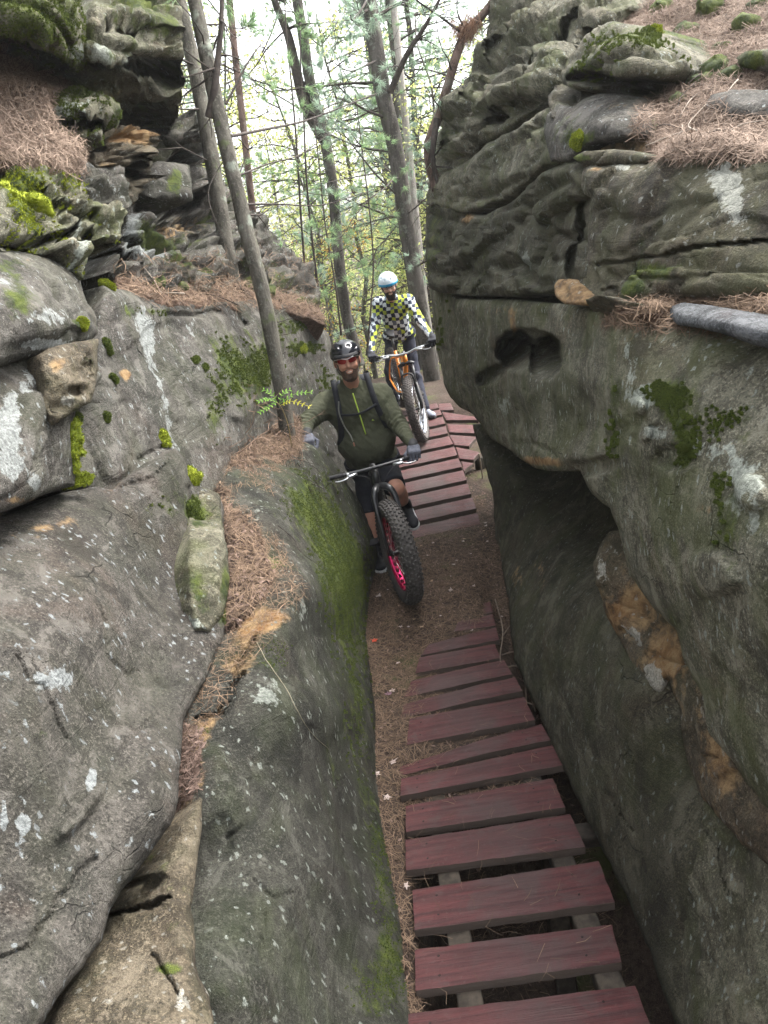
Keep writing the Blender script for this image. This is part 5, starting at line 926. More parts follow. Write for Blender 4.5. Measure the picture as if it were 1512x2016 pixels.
def checkmat():
    t = NT('checked_jersey_cloth'); c = t.coord(); d = t.noise(c, 5, 3); sv = t.n('VectorMath', operation='SCALE'); t.t.links.new(c, sv.inputs[0]); sv.inputs['Scale'].default_value = 1 / .042
    x = t.n('SeparateXYZ', i_0=sv.outputs[0]); X = t.math('ADD', x.outputs[0], t.math('MULTIPLY', d, 2.6)); d2 = t.noise(c, 11, 2); Z = t.math('ADD', x.outputs[2], t.math('ADD', t.math('MULTIPLY', d, -2.2), t.math('MULTIPLY', d2, 1.4))); Y_ = x.outputs[1]
    fx, fz = t.math('FLOOR', X), t.math('FLOOR', Z); par = t.math('MODULO', t.math('ABSOLUTE', t.math('ADD', fx, fz)), 2.0)
    cv = t.n('CombineXYZ', i_0=fx, i_1=fz); wn = t.n('TexWhiteNoise', noise_dimensions='3D', i_Vector=cv.outputs[0]).outputs['Value']
    col = t.mix(t.math('GREATER_THAN', wn, .48), (.55, .60, .63), (.36, .43, .05)); dk = t.mix(t.math('GREATER_THAN', wn, .8), (.022, .028, .05), (.10, .12, .17))
    col = t.mix(par, dk, col); return t.out(col, .85, t.noise(c, 120, 3), .4, .002, .2)
CHK = checkmat()
def hand_fn(Wp, yd, zd, side, curl=(.9, 1.1, .7), scale=1.0, spread=0.05, tc=.5):
    y = nrm(yd); z = np.asarray(zd, float); z = nrm(z - y * (z @ y)); x = np.cross(y, z) * side; R = np.stack([x, y, z], 1); O = np.asarray(Wp, float); prim = []
    for i, (fx, L, r) in enumerate([(.032, .95, .0095), (.011, 1.06, .0098), (-.011, 1.0, .0094), (-.031, .80, .0085)]):
        p = np.array([fx, .088 - .005 * abs(i - 1), 0]); a = 0.0; sp = fx * spread * 8; pts = [p * scale]
        for L0, cu in zip((.043, .028, .022), curl):
            a += cu; p = p + L * L0 * np.array([sp * math.cos(a), math.cos(a), -math.sin(a)]); pts.append(p * scale)
        prim.append((pts, r * scale))
    t0 = np.array([.036, .028, -.008]); t1 = t0 + np.array([.026, .030, -.012]); t2 = t1 + np.array([.004 - .018 * tc, .027, -.02 * tc - .006]); t3 = t2 + np.array([-.014 * tc, .02, -.012 * tc]); prim.append(([t0 * scale, t1 * scale, t2 * scale, t3 * scale], .0115 * scale))
    def fn(P):
        q = (P - O) @ R; d = rbox(q, np.array([0, .05, 0]) * scale, np.array([.043, .047, .017]) * scale, .014 * scale); d = smin(d, ell(q, np.array([.018, .035, -.012]) * scale, np.array([.024, .032, .018]) * scale), .012)
        d = smin(d, cap(q, (0, -.05, 0), (0, .02, 0), .029 * scale, .029 * scale), .02)
        for pts, r in prim:
            f = None
            for a, b in zip(pts[:-1], pts[1:]):
                k = cap(q, a, b, r, r * .92); f = k if f is None else np.minimum(f, k)
            d = smin(d, f, .006)
        return d
    def cuff(P): q = (P - O) @ R; return smax(cap(q, (0, -.045, 0), (0, .012, 0), .036 * scale, .034 * scale), -cap(q, (0, -.08, 0), (0, -.03, 0), .03 * scale), .003)
    return fn, cuff, O + R @ np.array([0, .06, 0]) * scale
def shoe_fn(ank, toe, up, w=.046, L=.27):
    toe = np.asarray(toe, float); ank = np.asarray(ank, float); y = nrm(toe); z = np.asarray(up, float); z = nrm(z - y * (z @ y)); x = np.cross(y, z); R = np.stack([x, y, z], 1); O = ank
    def q_(P): return (P - O) @ R
    def up_(P):
        q = q_(P); d = cap(q, (0, -.035, -.04), (0, .12, -.052), .040, .036); d = smin(d, ell(q, (0, .14, -.05), (.046, .055, .033)), .02); d = smin(d, cap(q, (0, -.01, -.03), (0, -.005, .03), .043, .042), .02)
        d = smax(d, -.072 - q[:, 2], .004); return smax(d, q[:, 2] - .035, .004)
    def so_(P):
        q = q_(P); a = np.clip((q[:, 1] + .035) / .18, 0, 1); cx = 0; rad = .046 + .005 * a; d2 = np.sqrt(q[:, 0] ** 2 + (q[:, 1] - (-.035 + .18 * a)) ** 2) - rad - .004 * 0
        e = np.clip((q[:, 1] - .125) / .06, 0, 1); return smax(d2, np.abs(q[:, 2] + .077) - .011, .004)
    return up_, so_
def person(label, hp, hf, hu, neck, shR, shL, elR, wrR, elL, wrL, hipR, hipL, knR, knL, anR, anL, toeR, toeL, upR, upL, handR, handL, heavy, skin, hair, top, bottom, gl, glc, shoe, sole, legr, beard, long_pants, kind):
    A = lambda v: np.asarray(v, float); shR, shL, elR, wrR, elL, wrL, hipR, hipL, knR, knL, anR, anL, neck, hp = map(A, (shR, shL, elR, wrR, elL, wrL, hipR, hipL, knR, knL, anR, anL, neck, hp))
    pel = (hipR + hipL) / 2; HS = 1.08
    H = frame(hf, hu); xr = nrm(shR - shL); zt = nrm(neck - pel); yt = nrm(np.cross(zt, xr)); xr = np.cross(yt, zt); TR = np.stack([xr, yt, zt], 1)
    hw = heavy; tl = np.linalg.norm(neck - pel)
    chest = pel + zt * tl * .70 + yt * .01; belly = pel + zt * tl * .34 + yt * .03 * hw
    def torso(P, o=0.0):
        d = ell(P, chest, A((.165 * hw ** .62, .118 * hw ** .5, .21)) + o, TR); d = smin(d, ell(P, belly, A((.155 * hw ** .72, .125 * hw ** .8, .19)) + o, TR), .07)
        d = smin(d, cap(P, hipR + zt * .02, hipL + zt * .02, .105 * hw ** .6 + o), .07); d = smin(d, cap(P, shR - zt * .01, shL - zt * .01, .070 * hw ** .5 + o), .06); d = smin(d, smin(cap(P, neck - zt * .02, shR, .058 + o), cap(P, neck - zt * .02, shL, .058 + o), .02), .05); return smin(d, cap(P, neck - zt * .08, neck + zt * .0, .075 + o, .06 + o), .05)
    def arm(P, s, e, w, o): return smin(cap(P, s, e, .066 * hw ** .6 + o, .052 * hw ** .4 + o), cap(P, e, w, .047 * hw ** .4 + o, .030 + o), .02)
    def hl(P): return (P - hp) @ H / HS
    def skull(q):
        d = smin(ell(q, (0, -.012, .035), (.076, .096, .094)), ell(q, (0, .028, -.028), (.064, .066, .088)), .03); d = smin(d, ell(q, (0, .045, -.085), (.042, .040, .030)), .03); return d
    def head(P):
        q = hl(P); d = skull(q); d = smin(d, cap(q, (0, .090, .012), (0, .112, -.026), .008, .0135), .014); d = smin(d, ell(q, (0, .096, -.034), (.021, .012, .010)), .01)
        for s in (-1, 1):
            d = smin(d, ell(q, (s * .079, -.006, -.008), (.011, .021, .031), rotm('Z', s * .3)), .006); d = smax(d, -ell(q, (s * .031, .101, .010), (.017, .016, .011)), .012); d = smin(d, ell(q, (s * .036, .070, -.028), (.024, .024, .020)), .02)
            d = smin(d, cap(q, (s * .012, .092, .026), (s * .048, .080, .026), .008, .006), .01)
        d = smin(d, ell(q, (0, .094, -.058), (.024, .011, .006)), .006); d = smin(d, ell(q, (0, .092, -.070), (.020, .011, .007)), .006); return smax(d, -ell(q, (0, .106, -.064), (.019, .010, .0028)), .002)
    def body(P):
        d = torso(P, -.012); d = smin(d, cap(P, neck - zt * .04, hp + H @ A((0, -.015, -.06)), .060, .054), .03); d = smin(d, head(P), .02)
        d = smin(d, arm(P, shR, elR, wrR, -.010), .03); d = smin(d, arm(P, shL, elL, wrL, -.010), .03)
        for h_, k, a in ((hipR, knR, anR), (hipL, knL, anL)):
            t = cap(P, h_, k, (.083 if not long_pants else .07) * legr, .055 * legr); sh_ = k + (a - k) * .30; bk = nrm(np.cross(nrm(a - k), xr)) * .0
            c = smin(cap(P, k, a, .052 * legr, .034), ell(P, sh_ - yt * .018, A((.052, .056, .11)) * legr, TR), .04); t = smin(t, c, .02); d = smin(d, t, .04)
        return d
    allp = np.array([shR, shL, elR, wrR, elL, wrL, hipR, hipL, knR, knL, anR, anL, hp + [0, 0, .15]])
    bob = sdf_mesh('person', body, allp.min(0) - .12, allp.max(0) + .12, .0062, skin); tag(bob, label, 'person')
    pr = bob
    def jer(P):
        q = (P - pel) @ TR; hem = q[:, 2] + .035 + .02 * np.sin(q[:, 0] * 14); d = smax(torso(P, .006), -hem, .01)
        d = smin(d, arm(P, shR, elR, wrR, .006), .045); d = smin(d, arm(P, shL, elL, wrL, .006), .045)
        d = d + .012 * fbm(np.stack([q[:, 0] * 5, q[:, 1] * 5, q[:, 2] * 11 + q[:, 0] * 8], -1), 2) + .008 * fbm(np.stack([q[:, 0] * 9 + q[:, 2] * 9, q[:, 1] * 9, q[:, 2] * 16 - q[:, 0] * 22], -1), 2, True)
        for e, s, w in ((elR, shR, wrR), (elL, shL, wrL)):
            r2 = np.linalg.norm(P - e, axis=1); ax = nrm(w - s); tt = (P - e) @ ax; d = d + .0065 * np.sin(tt * 170 + 5 * pnoise(P * 9)) * np.exp(-(r2 / .12) ** 2)
        nk = (P - neck) @ TR; d = smin(d, cap(P, neck - zt * .03, neck + zt * .062 + H[:, 1] * .0, .078, .072), .02)
        d = np.where(np.linalg.norm(P - neck, axis=1) < .2, smax(d, (P - neck - zt * .078) @ nrm(zt * 1 + yt * .35), .006), d)
        for e, w in ((elR, wrR), (elL, wrL)):
            a = nrm(w - e); c = (P - w) @ a; far = np.linalg.norm(P - w, axis=1) > .12; d = np.where(far, d, smax(d, c + .012, .004))
        return d
    j = sdf_mesh('jersey', jer, allp.min(0) - .14, allp.max(0) + .14, .0068, top, pr)
    def shf(P):
        q = (P - pel) @ TR; d = smax(cap(P, hipR + zt * .05, hipL + zt * .05, .115 * hw ** .6, .115 * hw ** .6), q[:, 2] - .06, .01)
        for h_, k, a in ((hipR, knR, anR), (hipL, knL, anL)):
            ax = nrm(k - h_); t = cap(P, h_, k, (.098 if not long_pants else .088) * legr, (.079 if not long_pants else .072) * legr)
            if long_pants: t = smin(t, smin(cap(P, k, a, .070 * legr, .050), ell(P, k + (a - k) * .3 - yt * .018, A((.062, .068, .13)) * legr, TR), .03), .03)
            else: t = smax(t, (P - (h_ + (k - h_) * (1.0 if h_ is hipR else .90))) @ ax, .006)
            d = smin(d, t, .035)
        return d + .012 * fbm(P * np.array([8, 8, 14]), 3)
    sdf_mesh('trousers' if long_pants else 'shorts', shf, allp.min(0) - .12, allp.max(0) + .12, .007, bottom, pr)
    for i, (a, t_, u_) in enumerate(((anR, toeR, upR), (anL, toeL, upL))):
        u, s_ = shoe_fn(a, t_, u_); o = sdf_mesh('shoe', u, a - .26, a + .26, .005, shoe, pr); sdf_mesh('sole', s_, a - .26, a + .26, .005, sole, o)
        if not long_pants: k = (knR, knL)[i]; ax = nrm(k - a); sdf_mesh('sock', lambda P: smax(cap(P, a, a + ax * .12, .040, .043), (P - a) @ ax - .10, .004), a - .2, a + .2, .006, NAVY, pr)
    for (w_, yd, zd, cu, sp, tc), side in ((handR, -1), (handL, 1)):
        f, c, cen = hand_fn(w_, yd, zd, side, cu, 1.08, sp, tc); g_ = sdf_mesh('glove', f, cen - .17, cen + .17, .0038, gl, pr)
        cw = A(w_); sdf_mesh('cuff', c, cw - .09, cw + .09, .004, glc, g_)
    # beard and hair
    def brd(P):
        q = hl(P); s = skull(q); n_ = .005 * fbm(q * 90, 3); lower = q[:, 2] + .030 - 1.1 * np.maximum(0, np.abs(q[:, 0]) - .045) + .6 * np.maximum(0, .02 - q[:, 1]) * 0
        d = smin(s - (.003 if beard < .02 else .006) - n_ * (.6 if beard < .02 else 1), ell(q, (0, .052, -.10 - beard * .5), (.044, .042, .032 + beard)) - n_, .02); d = smax(d, lower, .01); d = smax(d, -(q[:, 1] + .005), .01)
        d = smax(d, -ell(q, (0, .11, -.064), (.026, .03, .009)), .004); d = smax(d, -ell(q, (0, .10, -.020), (.028, .05, .020)), .008); return smax(d, -ell(q, (.0, .13, -.02), (.06, .05, .020)), .008)
    sdf_mesh('beard', brd, hp - .17, hp + .15, .0035, hair, pr)
    sdf_mesh('hair', lambda P: (lambda q: smax(smax(skull(q) - .006 - .004 * fbm(q * 80, 2), -(q[:, 2] - .0), .01), (q[:, 1] - .045), .01))(hl(P)), hp - .17, hp + .17, .005, hair, pr)
    sdf_mesh('teeth', lambda P: ell(hl(P), (0, .094, -.064), (.016, .010, .0040)), hp - .15, hp + .15, .0025, TETH, pr)
    X = np.eye(4); X[:3, :3] = H * HS; X[:3, 3] = hp
    # helmet
    def hsh(q, o=0.0): return ell(q, (0, -.012, .040), A((.104, .130, .100)) + o)
    vents = ([(s * x, y, z, rx, ry, rz_, a * s) for s in (-1, 1) for (x, y, z, rx, ry, rz_, a) in ((.030, .088, .108, .016, .020, .016, .35), (.072, .070, .085, .012, .030, .013, .5), (.036, .02, .148, .011, .040, .02, .15), (.088, -.01, .09, .014, .034, .012, .2), (.04, -.09, .125, .013, .03, .03, 0))]) if kind == 1 else \
            [(s * x, y, z, .010, .012, .03, 0) for s in (-1, 1) for (x, y, z) in ((.033, .092, .100), (.062, .05, .118), (.033, .015, .145), (.09, -.005, .09), (.04, -.07, .13))] + [(0, .062, .136, .010, .012, .03, 0)]
    def hel(P):
        q = hl(P); d = hsh(q); rim = q[:, 2] - (.030 - .045 * sstep(.02, -.09, q[:, 1]) + (.012 if kind == 1 else .0)); d = smax(d, -rim, .012); d = smax(d, -hsh(q, -.018), .003)
        for v in vents: d = smax(d, -ell(q, v[:3], v[3:6], rotm('Z', v[6])), .004)
        return d
    hm = sdf_mesh('helmet', hel, hp - .17, hp + .20, .0036, HELB if kind == 1 else HELW, pr)
    sdf_mesh('helmet_liner', lambda P: (lambda q: smax(smax(hsh(q, -.014), -(q[:, 2] - .03), .01), -hsh(q, -.02), .002))(hl(P)), hp - .17, hp + .19, .005, BLKM, hm)
    if kind == 2: sdf_mesh('helmet_rim', lambda P: (lambda q: smax(smax(hsh(q, .003), np.abs(q[:, 2] - (.032 - .045 * sstep(.02, -.09, q[:, 1]))) - .015, .004), -hsh(q, -.02), .002))(hl(P)), hp - .17, hp + .19, .004, HELC, hm)
    else: sdf_mesh('visor', lambda P: (lambda q: smax(smax(np.abs(ell(q, (0, .03, .036), (.086, .121, .05))) - .0025, -(q[:, 1] - .070), .004), np.abs(q[:, 2] - .046) - .012, .003))(hl(P)), hp - .17, hp + .2, .0036, BLKM, hm)
    for s in (-1, 1):
        mb = MB(); mb.tube(crv([(s * .084, .01, .03), (s * .078, .02, -.03), (s * .055, .03, -.085), (0, .045, -.118)], 6), .0045, 6, True, (1.5, .4)); mb.build('chin_strap', STRP, pr, True, X)
    # glasses
    g_ = MB(); V = []
    if kind == 1:
        for s in (-1, 1):
            mb = MB(); nu, nv = 12, 7; V = []
            for i in range(nu):
                for jv in range(nv):
                    u = i / (nu - 1); v = -1 + 2 * jv / (nv - 1); hh = .019 * (1 - abs(2 * u - 1) ** 3 * .5) * (1 - .25 * u); V.append((s * (.008 + .056 * u), .113 - .030 * u ** 2, .010 + v * hh + .004 * u))
            mb.add(V, [(i * nv + jv, (i + 1) * nv + jv, (i + 1) * nv + jv + 1, i * nv + jv + 1) for i in range(nu - 1) for jv in range(nv - 1)]); o = mb.build('lens', LENS, pr, True, X); o.modifiers.new('s', 'SOLIDIFY').thickness = .002
        mb = MB(); mb.tube(crv([(-.082, .0, .018), (-.070, .075, .026), (-.035, .108, .029), (0, .115, .022), (.035, .108, .029), (.070, .075, .026), (.082, 0, .018)], 5), .0028, 6); mb.build('glasses_frame', SIL, pr, True, X)
    else:
        mb = MB(); th = np.linspace(0, 2 * math.pi, 20)
        for s in (-1, 1):
            mb.tube([(s * (.032 + .022 * math.cos(a)), .110 - .006 * abs(math.cos(a)), .010 + .016 * math.sin(a)) for a in th], .0022, 5, False); mb.tube([(s * .055, .104, .014), (s * .080, 0, .012)], .002, 5)
        mb.tube([(-.01, .112, .014), (.01, .112, .014)], .002, 5); mb.build('glasses_frame', BLKM, pr, True, X)
        for s in (-1, 1):
            mb = MB(); mb.tube([(s * .031, .088, .010), (s * .031, .096, .010)], [.010, .003], 10); mb.build('eye', HAIR2, pr, True, X)
    return dict(o=pr, TR=TR, pel=pel, zt=zt, yt=yt, xr=xr, torso=torso, neck=neck, H=H, hp=hp)
px = lambda x, y, Y: atY(x, y, Y)
gL = B1['gripR'] if B1['gripR'][0][0] > B1['gripL'][0][0] else B1['gripL']      # rider's left grip is on image right
bard = nrm(gL[1] - gL[0]); wrl = gL[0] * .45 + gL[1] * .55 + np.array([-.0, .070, .050])
hp1 = px(683, 710, 5.84); wrr = px(605, 858, 5.56)
R1 = person('smiling bearded rider in olive half-zip top and black helmet, leaning a hand on the rock',
    hp1, (.04, -1, .03), (-.06, .03, 1), px(692, 757, 5.98), px(644, 795, 6.03), px(749, 781, 6.05), px(603, 832, 5.80), wrr, px(786, 838, 5.86), wrl,
    px(718, 915, 6.17), px(752, 908, 6.17), px(730, 1010, 6.0), px(780, 963, 5.72), np.array([-.10, 5.92, .128]), px(800, 994, 5.97), (.05, -1, 0), (.16, -.80, -.50), (0, 0, 1), (-.05, -.5, .8),
    (wrr, px(607, 888, 5.36) - wrr, (-.05, -.75, .65), (1.15, 1.2, .7), .03, .9), (wrl, (gL[0] * .45 + gL[1] * .55 + np.array([0, -.012, .028])) - wrl, (0, .15, 1), (1.15, 1.35, 1.0), .02, .9),
    1.66, SKIN, HAIR, OLIV, NAVY, GLV, BLKM, SHOE, SOLE, 1.08, .002, False, 1)
# zip, logo, pack straps and drink hose
def on_torso(r, u, v, o=.012):                     # point on the chest: u to rider's right, v up from pelvis
    p = r['pel'] + r['xr'] * u + r['zt'] * v + r['yt'] * .5; d = -r['yt']; p0 = p
    for _ in range(60):
        if (p - p0) @ d > .47: p = p0 + d * .47; break
        s = r['torso'](p[None], .006)[0]
        if s < .0015: break
        p = p + d * s * .7
    return p - d * o
T = lambda u, v, o=.012: on_torso(R1, u, v, o)
L = np.linalg.norm(R1['neck'] - R1['pel'])
def ribbon(name, pts, wd, mat, parent, th=.0035, nseg=6):
    pts = crv(pts, nseg); mb = MB(); n = len(pts); tg = np.gradient(pts, axis=0); V = []
    nn = R1['yt'] if parent is R1['o'] else np.array([0, -1, .3])
    for p, t_ in zip(pts, tg):
        b = nrm(np.cross(t_, nn)); k = nrm(np.cross(b, t_)); V += [p - b * wd / 2 - k * th, p + b * wd / 2 - k * th, p + b * wd / 2 + k * th, p - b * wd / 2 + k * th]
    Q = [(i * 4 + j, i * 4 + (j + 1) % 4, i * 4 + 4 + (j + 1) % 4, i * 4 + 4 + j) for i in range(n - 1) for j in range(4)] + [(3, 2, 1, 0), (n * 4 - 4, n * 4 - 3, n * 4 - 2, n * 4 - 1)]
    mb.add(V, Q); return mb.build(name, mat, parent, False)
ribbon('zip', [T(.005, L * .98, .02), T(.0, L * .84), T(-.004, L * .72), T(-.008, L * .54)], .009, LIME, R1['o'])
for s in (-1, 1):
    sh = R1['pel'] + R1['xr'] * s * .125 + R1['zt'] * (L + .035) - R1['yt'] * .03
    ribbon('pack_strap', [sh - R1['yt'] * .09 - R1['zt'] * .06, sh - R1['yt'] * .03 + R1['zt'] * .005, sh + R1['yt'] * .045, T(s * .135, L * .86, .014), T(s * .150, L * .70, .014), T(s * .175, L * .52, .012), T(s * .205, L * .42, -.01)], .042, STRP, R1['o'], .005)
ribbon('chest_strap', [T(.145, L * .80, .022), T(.07, L * .785, .016), T(0, L * .78, .018), T(-.07, L * .79, .016), T(-.14, L * .81, .022)], .016, STRP, R1['o'])
mb = MB(); mb.tube(crv([T(.120, L * .93, .03), T(.140, L * .82, .028), T(.128, L * .66, .022), T(.105, L * .56, .02), T(.098, L * .50, .02)], 6), .005, 8); mb.build('drink_hose', plain('grey_hose', (.20, .20, .17), .5), R1['o'])
mb = MB(); mb.box(T(.096, L * .475, .022), (.012, .014, .032), R1['TR'], .004); mb.build('mouthpiece', plain('salmon_plastic', (.42, .20, .14), .6), R1['o'])
c = T(-.085, L * .655, .009); mb = MB(); Rr = R1['TR']; mb.add([c + Rr @ np.array(v) for v in ((-.012, 0, -.006), (.010, .0, -.006), (.002, 0, .010))], [], [(0, 1, 2)]); o = mb.build('logo', LIME, R1['o'], False); o.modifiers.new('s', 'SOLIDIFY').thickness = .001
def pk(P): q = (P - R1['pel'] - R1['zt'] * L * .66 + R1['yt'] * .17) @ R1['TR']; return rbox(q, (0, 0, 0), (.13, .06, .21), .05)
cp = R1['pel'] + R1['zt'] * L * .66 - R1['yt'] * .17; sdf_mesh('backpack', pk, cp - .3, cp + .3, .010, STRP, R1['o'])
# rider on the ramp
g2 = sorted([B2['gripL'], B2['gripR']], key=lambda g: g[0][0]); m2 = [g[0] * .5 + g[1] * .5 for g in g2]
w2r = m2[0] + np.array([-.01, .075, .045]); w2l = m2[1] + np.array([.01, .07, .05])
fz = lambda p: np.array([p[0], p[1], float(rz(p[1])) + .09])
aR2 = fz(px(780, 796, 9.95)); aL2 = fz(px(838, 800, 9.55))
R2 = person('standing rider in checked yellow and white jersey and white helmet, straddling the orange bicycle',
    px(765, 562, 9.62), (-.02, -1, -.22), (-.10, -.15, 1), px(771, 592, 9.80), px(747, 598, 9.86), px(804, 592, 9.86), px(738, 642, 9.75), w2r, px(829, 634, 9.55), w2l,
    px(771, 664, 10.1), px(802, 660, 10.1), px(768, 732, 10.0), px(815, 728, 9.95), aR2, aL2, (-.15, -1, 0), (.35, -.9, -.12), (0, 0, 1), (0, -.12, 1),
    (w2r, m2[0] + np.array([0, -.012, .028]) - w2r, (0, .15, 1), (1.15, 1.35, 1.0), .02, .9), (w2l, m2[1] + np.array([0, -.012, .028]) - w2l, (0, .15, 1), (1.15, 1.35, 1.0), .02, .9),
    .92, SKIN2, HAIR2, CHK, NAVY2, GLVD, GLVD, SHO2, BLKM, .95, .03, True, 2)
SCF = plain('pale_blue_scarf', (.30, .42, .58), .9)
sdf_mesh('neck_scarf', lambda P: (lambda q: smax(cap(P, R2['neck'] - R2['zt'] * .03, R2['neck'] + R2['zt'] * .05, .083, .070) + .006 * fbm(P * 30, 2), -q[:, 2] - .06, .004))((P - R2['neck']) @ R2['TR']), R2['neck'] - .15, R2['neck'] + .15, .005, SCF, R2['o'])
# ------------------------------------------------------------------ trees and forest
def barkmat(name, c1, c2, lich=.5, vs=1.0):
    t = NT(name); c = t.coord(); n1 = t.noise(t.mapv(c, (14 * vs, 14 * vs, 3.5 * vs)), 1, 6, .65, .5); n2 = t.noise(c, 60 * vs, 5, .7); n3 = t.noise(c, 6 * vs, 5, .65)
    col = t.mix(t.ramp(n1, .38, .62), c1, c2); col = t.mix(t.math('MULTIPLY', t.ramp(n2, .52, .68), .5), col, tuple(min(1, x * 1.8) for x in c2))
    col = t.mix(t.ramp(n3, .56, .66, 0, lich), col, (.30, .34, .28)); col = t.mix(t.ramp(t.noise(c, 9 * vs, 4), .60, .70, 0, lich), col, (.10, .13, .05))
    return t.out(col, .95, t.math('ADD', t.math('MULTIPLY', n1, .7), t.math('MULTIPLY', n2, .35)), 1.0, .02, .15)
BARK1 = barkmat('bark_smooth_grey', (.055, .051, .043), (.125, .116, .097), .55); BARK2 = barkmat('bark_furrowed', (.038, .034, .030), (.095, .086, .076), .35, .6); BARK3 = barkmat('bark_red', (.062, .042, .034), (.14, .098, .082), .15, 1.3)
TWIG = plain('dead_twig', (.048, .038, .032), .9, 0, .4, 30, .5)
NDL = leafmat('pine_needles_green', (.14, .24, .12), (.32, .44, .22), .55, .5, 2.0); NDLB = leafmat('pine_needles_bluegreen', (.20, .30, .22), (.42, .52, .40), .55, .5, 2.0)
LFY = leafmat('leaf_yellow_green', (.38, .43, .12), (.70, .71, .32), .64, .6, .8); LFG = leafmat('leaf_green', (.18, .30, .08), (.38, .50, .18), .58, .6, .8); LFO = leafmat('leaf_orange', (.45, .22, .04), (.50, .36, .07), .5, .6, 1.0)
DEADN = leafmat('pine_needles_dead', (.16, .085, .05), (.36, .23, .16), .1, .8, 3.0)
def tufts(mb, C_, D_, n=14, L=.09, w=.003, seed=0, spread=.9):
    rs = np.random.RandomState(seed); C_ = np.asarray(C_, float); m = len(C_)
    if m == 0: return
    d = np.repeat(np.asarray(D_, float)[:, None], n, 1) + rs.normal(0, spread * .6, (m, n, 3)); d /= np.linalg.norm(d, axis=-1)[..., None]
    c = np.repeat(C_[:, None], n, 1) + rs.normal(0, L * .08, (m, n, 3)); s = np.cross(d, rs.normal(size=(m, n, 3))); s /= np.linalg.norm(s, axis=-1)[..., None] + 1e-9
    ln = L * rs.uniform(.6, 1.15, (m, n, 1)); V = np.stack([c - s * w, c + s * w, c + d * ln], 2).reshape(-1, 3); mb.add(V, [], np.arange(m * n * 3).reshape(-1, 3))
def leaves(mb, C_, S, seed=0, flat=.5):
    rs = np.random.RandomState(seed); n = len(C_); N = rs.normal(size=(n, 3)) * [1, 1, 1 + flat]; N /= np.linalg.norm(N, axis=1)[:, None]
    T = np.cross(N, rs.normal(size=(n, 3))); T /= np.linalg.norm(T, axis=1)[:, None]; B = np.cross(N, T); s = S * rs.uniform(.6, 1.3, (n, 1)); C_ = np.asarray(C_)
    V = np.stack([C_ - T * s, C_ - B * s * .5, C_ + T * s * 1.1, C_ + B * s * .5], 1).reshape(-1, 3); mb.add(V, np.arange(n * 4).reshape(-1, 4))
def branchy(mb, tips, start, d, L, r, rs, droop=.0, lev=1, bend=.25, sub=(3, 6), seg=4):
    n = 6; pts = [np.array(start, float)]; d = nrm(d)
    for k in range(n):
        d = nrm(d + rs.normal(0, bend, 3) * .35 + np.array([0, 0, -droop * .12])); pts.append(pts[-1] + d * L / n)
    pts = np.array(pts); mb.tube(pts, np.linspace(r, r * .25, n + 1), seg, False)
    if lev > 0:
        for _ in range(rs.randint(*sub)):
            i = rs.randint(1, n); t = pts[i]; dd = nrm(nrm(pts[min(i + 1, n)] - pts[i - 1]) + rs.normal(0, .6, 3)); branchy(mb, tips, t, dd, L * rs.uniform(.25, .55), r * .45, rs, droop, lev - 1, bend, sub, 3)
    for i in range(2, n + 1): tips.append((pts[i], nrm(pts[i] - pts[i - 1]), lev))
def trunk_pts(spec, ext=0.0, n=5):
    p = [atY(*s) for s in spec]; p = np.array(p)
    if ext: p = np.vstack([p, p[-1] + nrm(p[-1] - p[-2]) * ext * .5 + [0, 0, ext * .1], p[-1] + nrm(p[-1] - p[-2]) * ext])
    return crv(p, n)
def near_tree(label, spec, r0, r1, ext, bark, seed, nb=14, green=0, zmin=1.0, bl=(.5, 1.6), sidebias=None, extra=(), gmin=0, name='pine_tree', needle=None, flare=.3, root=None):
    rs = np.random.RandomState(seed); pts = trunk_pts(spec, ext); T = thing(name, label, 'tree', tuple(pts[0])); n = len(pts); s = np.linspace(0, 1, n)
    L = np.concatenate([[0], np.cumsum(np.linalg.norm(np.diff(pts, axis=0), axis=1))]); r0 *= .72; r1 *= .72; rad = r0 + (r1 - r0) * L / L[-1]; rad = rad * (1 + flare * np.exp(-L / .12))
    fp = np.stack([np.interp(np.linspace(0, L[-1], n * 5), L, pts[:, k]) for k in range(3)], 1); fr = np.interp(np.linspace(0, L[-1], n * 5), L, rad)
    mb = MB(); mb.tube(fp, fr, 20, True, noise=.12, nf=7); mb.build('trunk', bark, T)
    mb = MB(); tips = []
    for k in range(nb):
        i = rs.randint(2, len(fp) - 1)
        if fp[i][2] < zmin: continue
        a = rs.uniform(0, 2 * math.pi); d = np.array([math.cos(a), math.sin(a), rs.uniform(-.1, .45)])
        branchy(mb, tips, fp[i], d, rs.uniform(*bl), fr[i] * rs.uniform(.12, .22), rs, rs.uniform(-.5, .8), 2, .35, (2, 5))
    for sp, ra in extra:
        q = crv([atY(*v) for v in sp], 6); ra *= .68 if ra < .025 else 1; mb.tube(q, np.linspace(ra, ra * .35, len(q)), 7, False)
        for k in range(len(q) // 3):
            i = rs.randint(len(q) // 4, len(q)); branchy(mb, tips, q[i], rs.normal(size=3) * [1, .6, .6] + [0, 0, -.2], rs.uniform(.15, .5), ra * .3, rs, .4, 1, .4, (1, 4), 3)
    if mb.n: mb.build('branches', TWIG, T)
    if green:
        tt = [t for t in tips if t[0][2] > gmin]; idx = rs.choice(len(tt), min(len(tt), green), False); mb = MB()
        tufts(mb, [tt[i][0] for i in idx], [tt[i][1] for i in idx], 34, .11, .0024, seed); mb.build('needles', needle or NDL, T)
    return T, tips
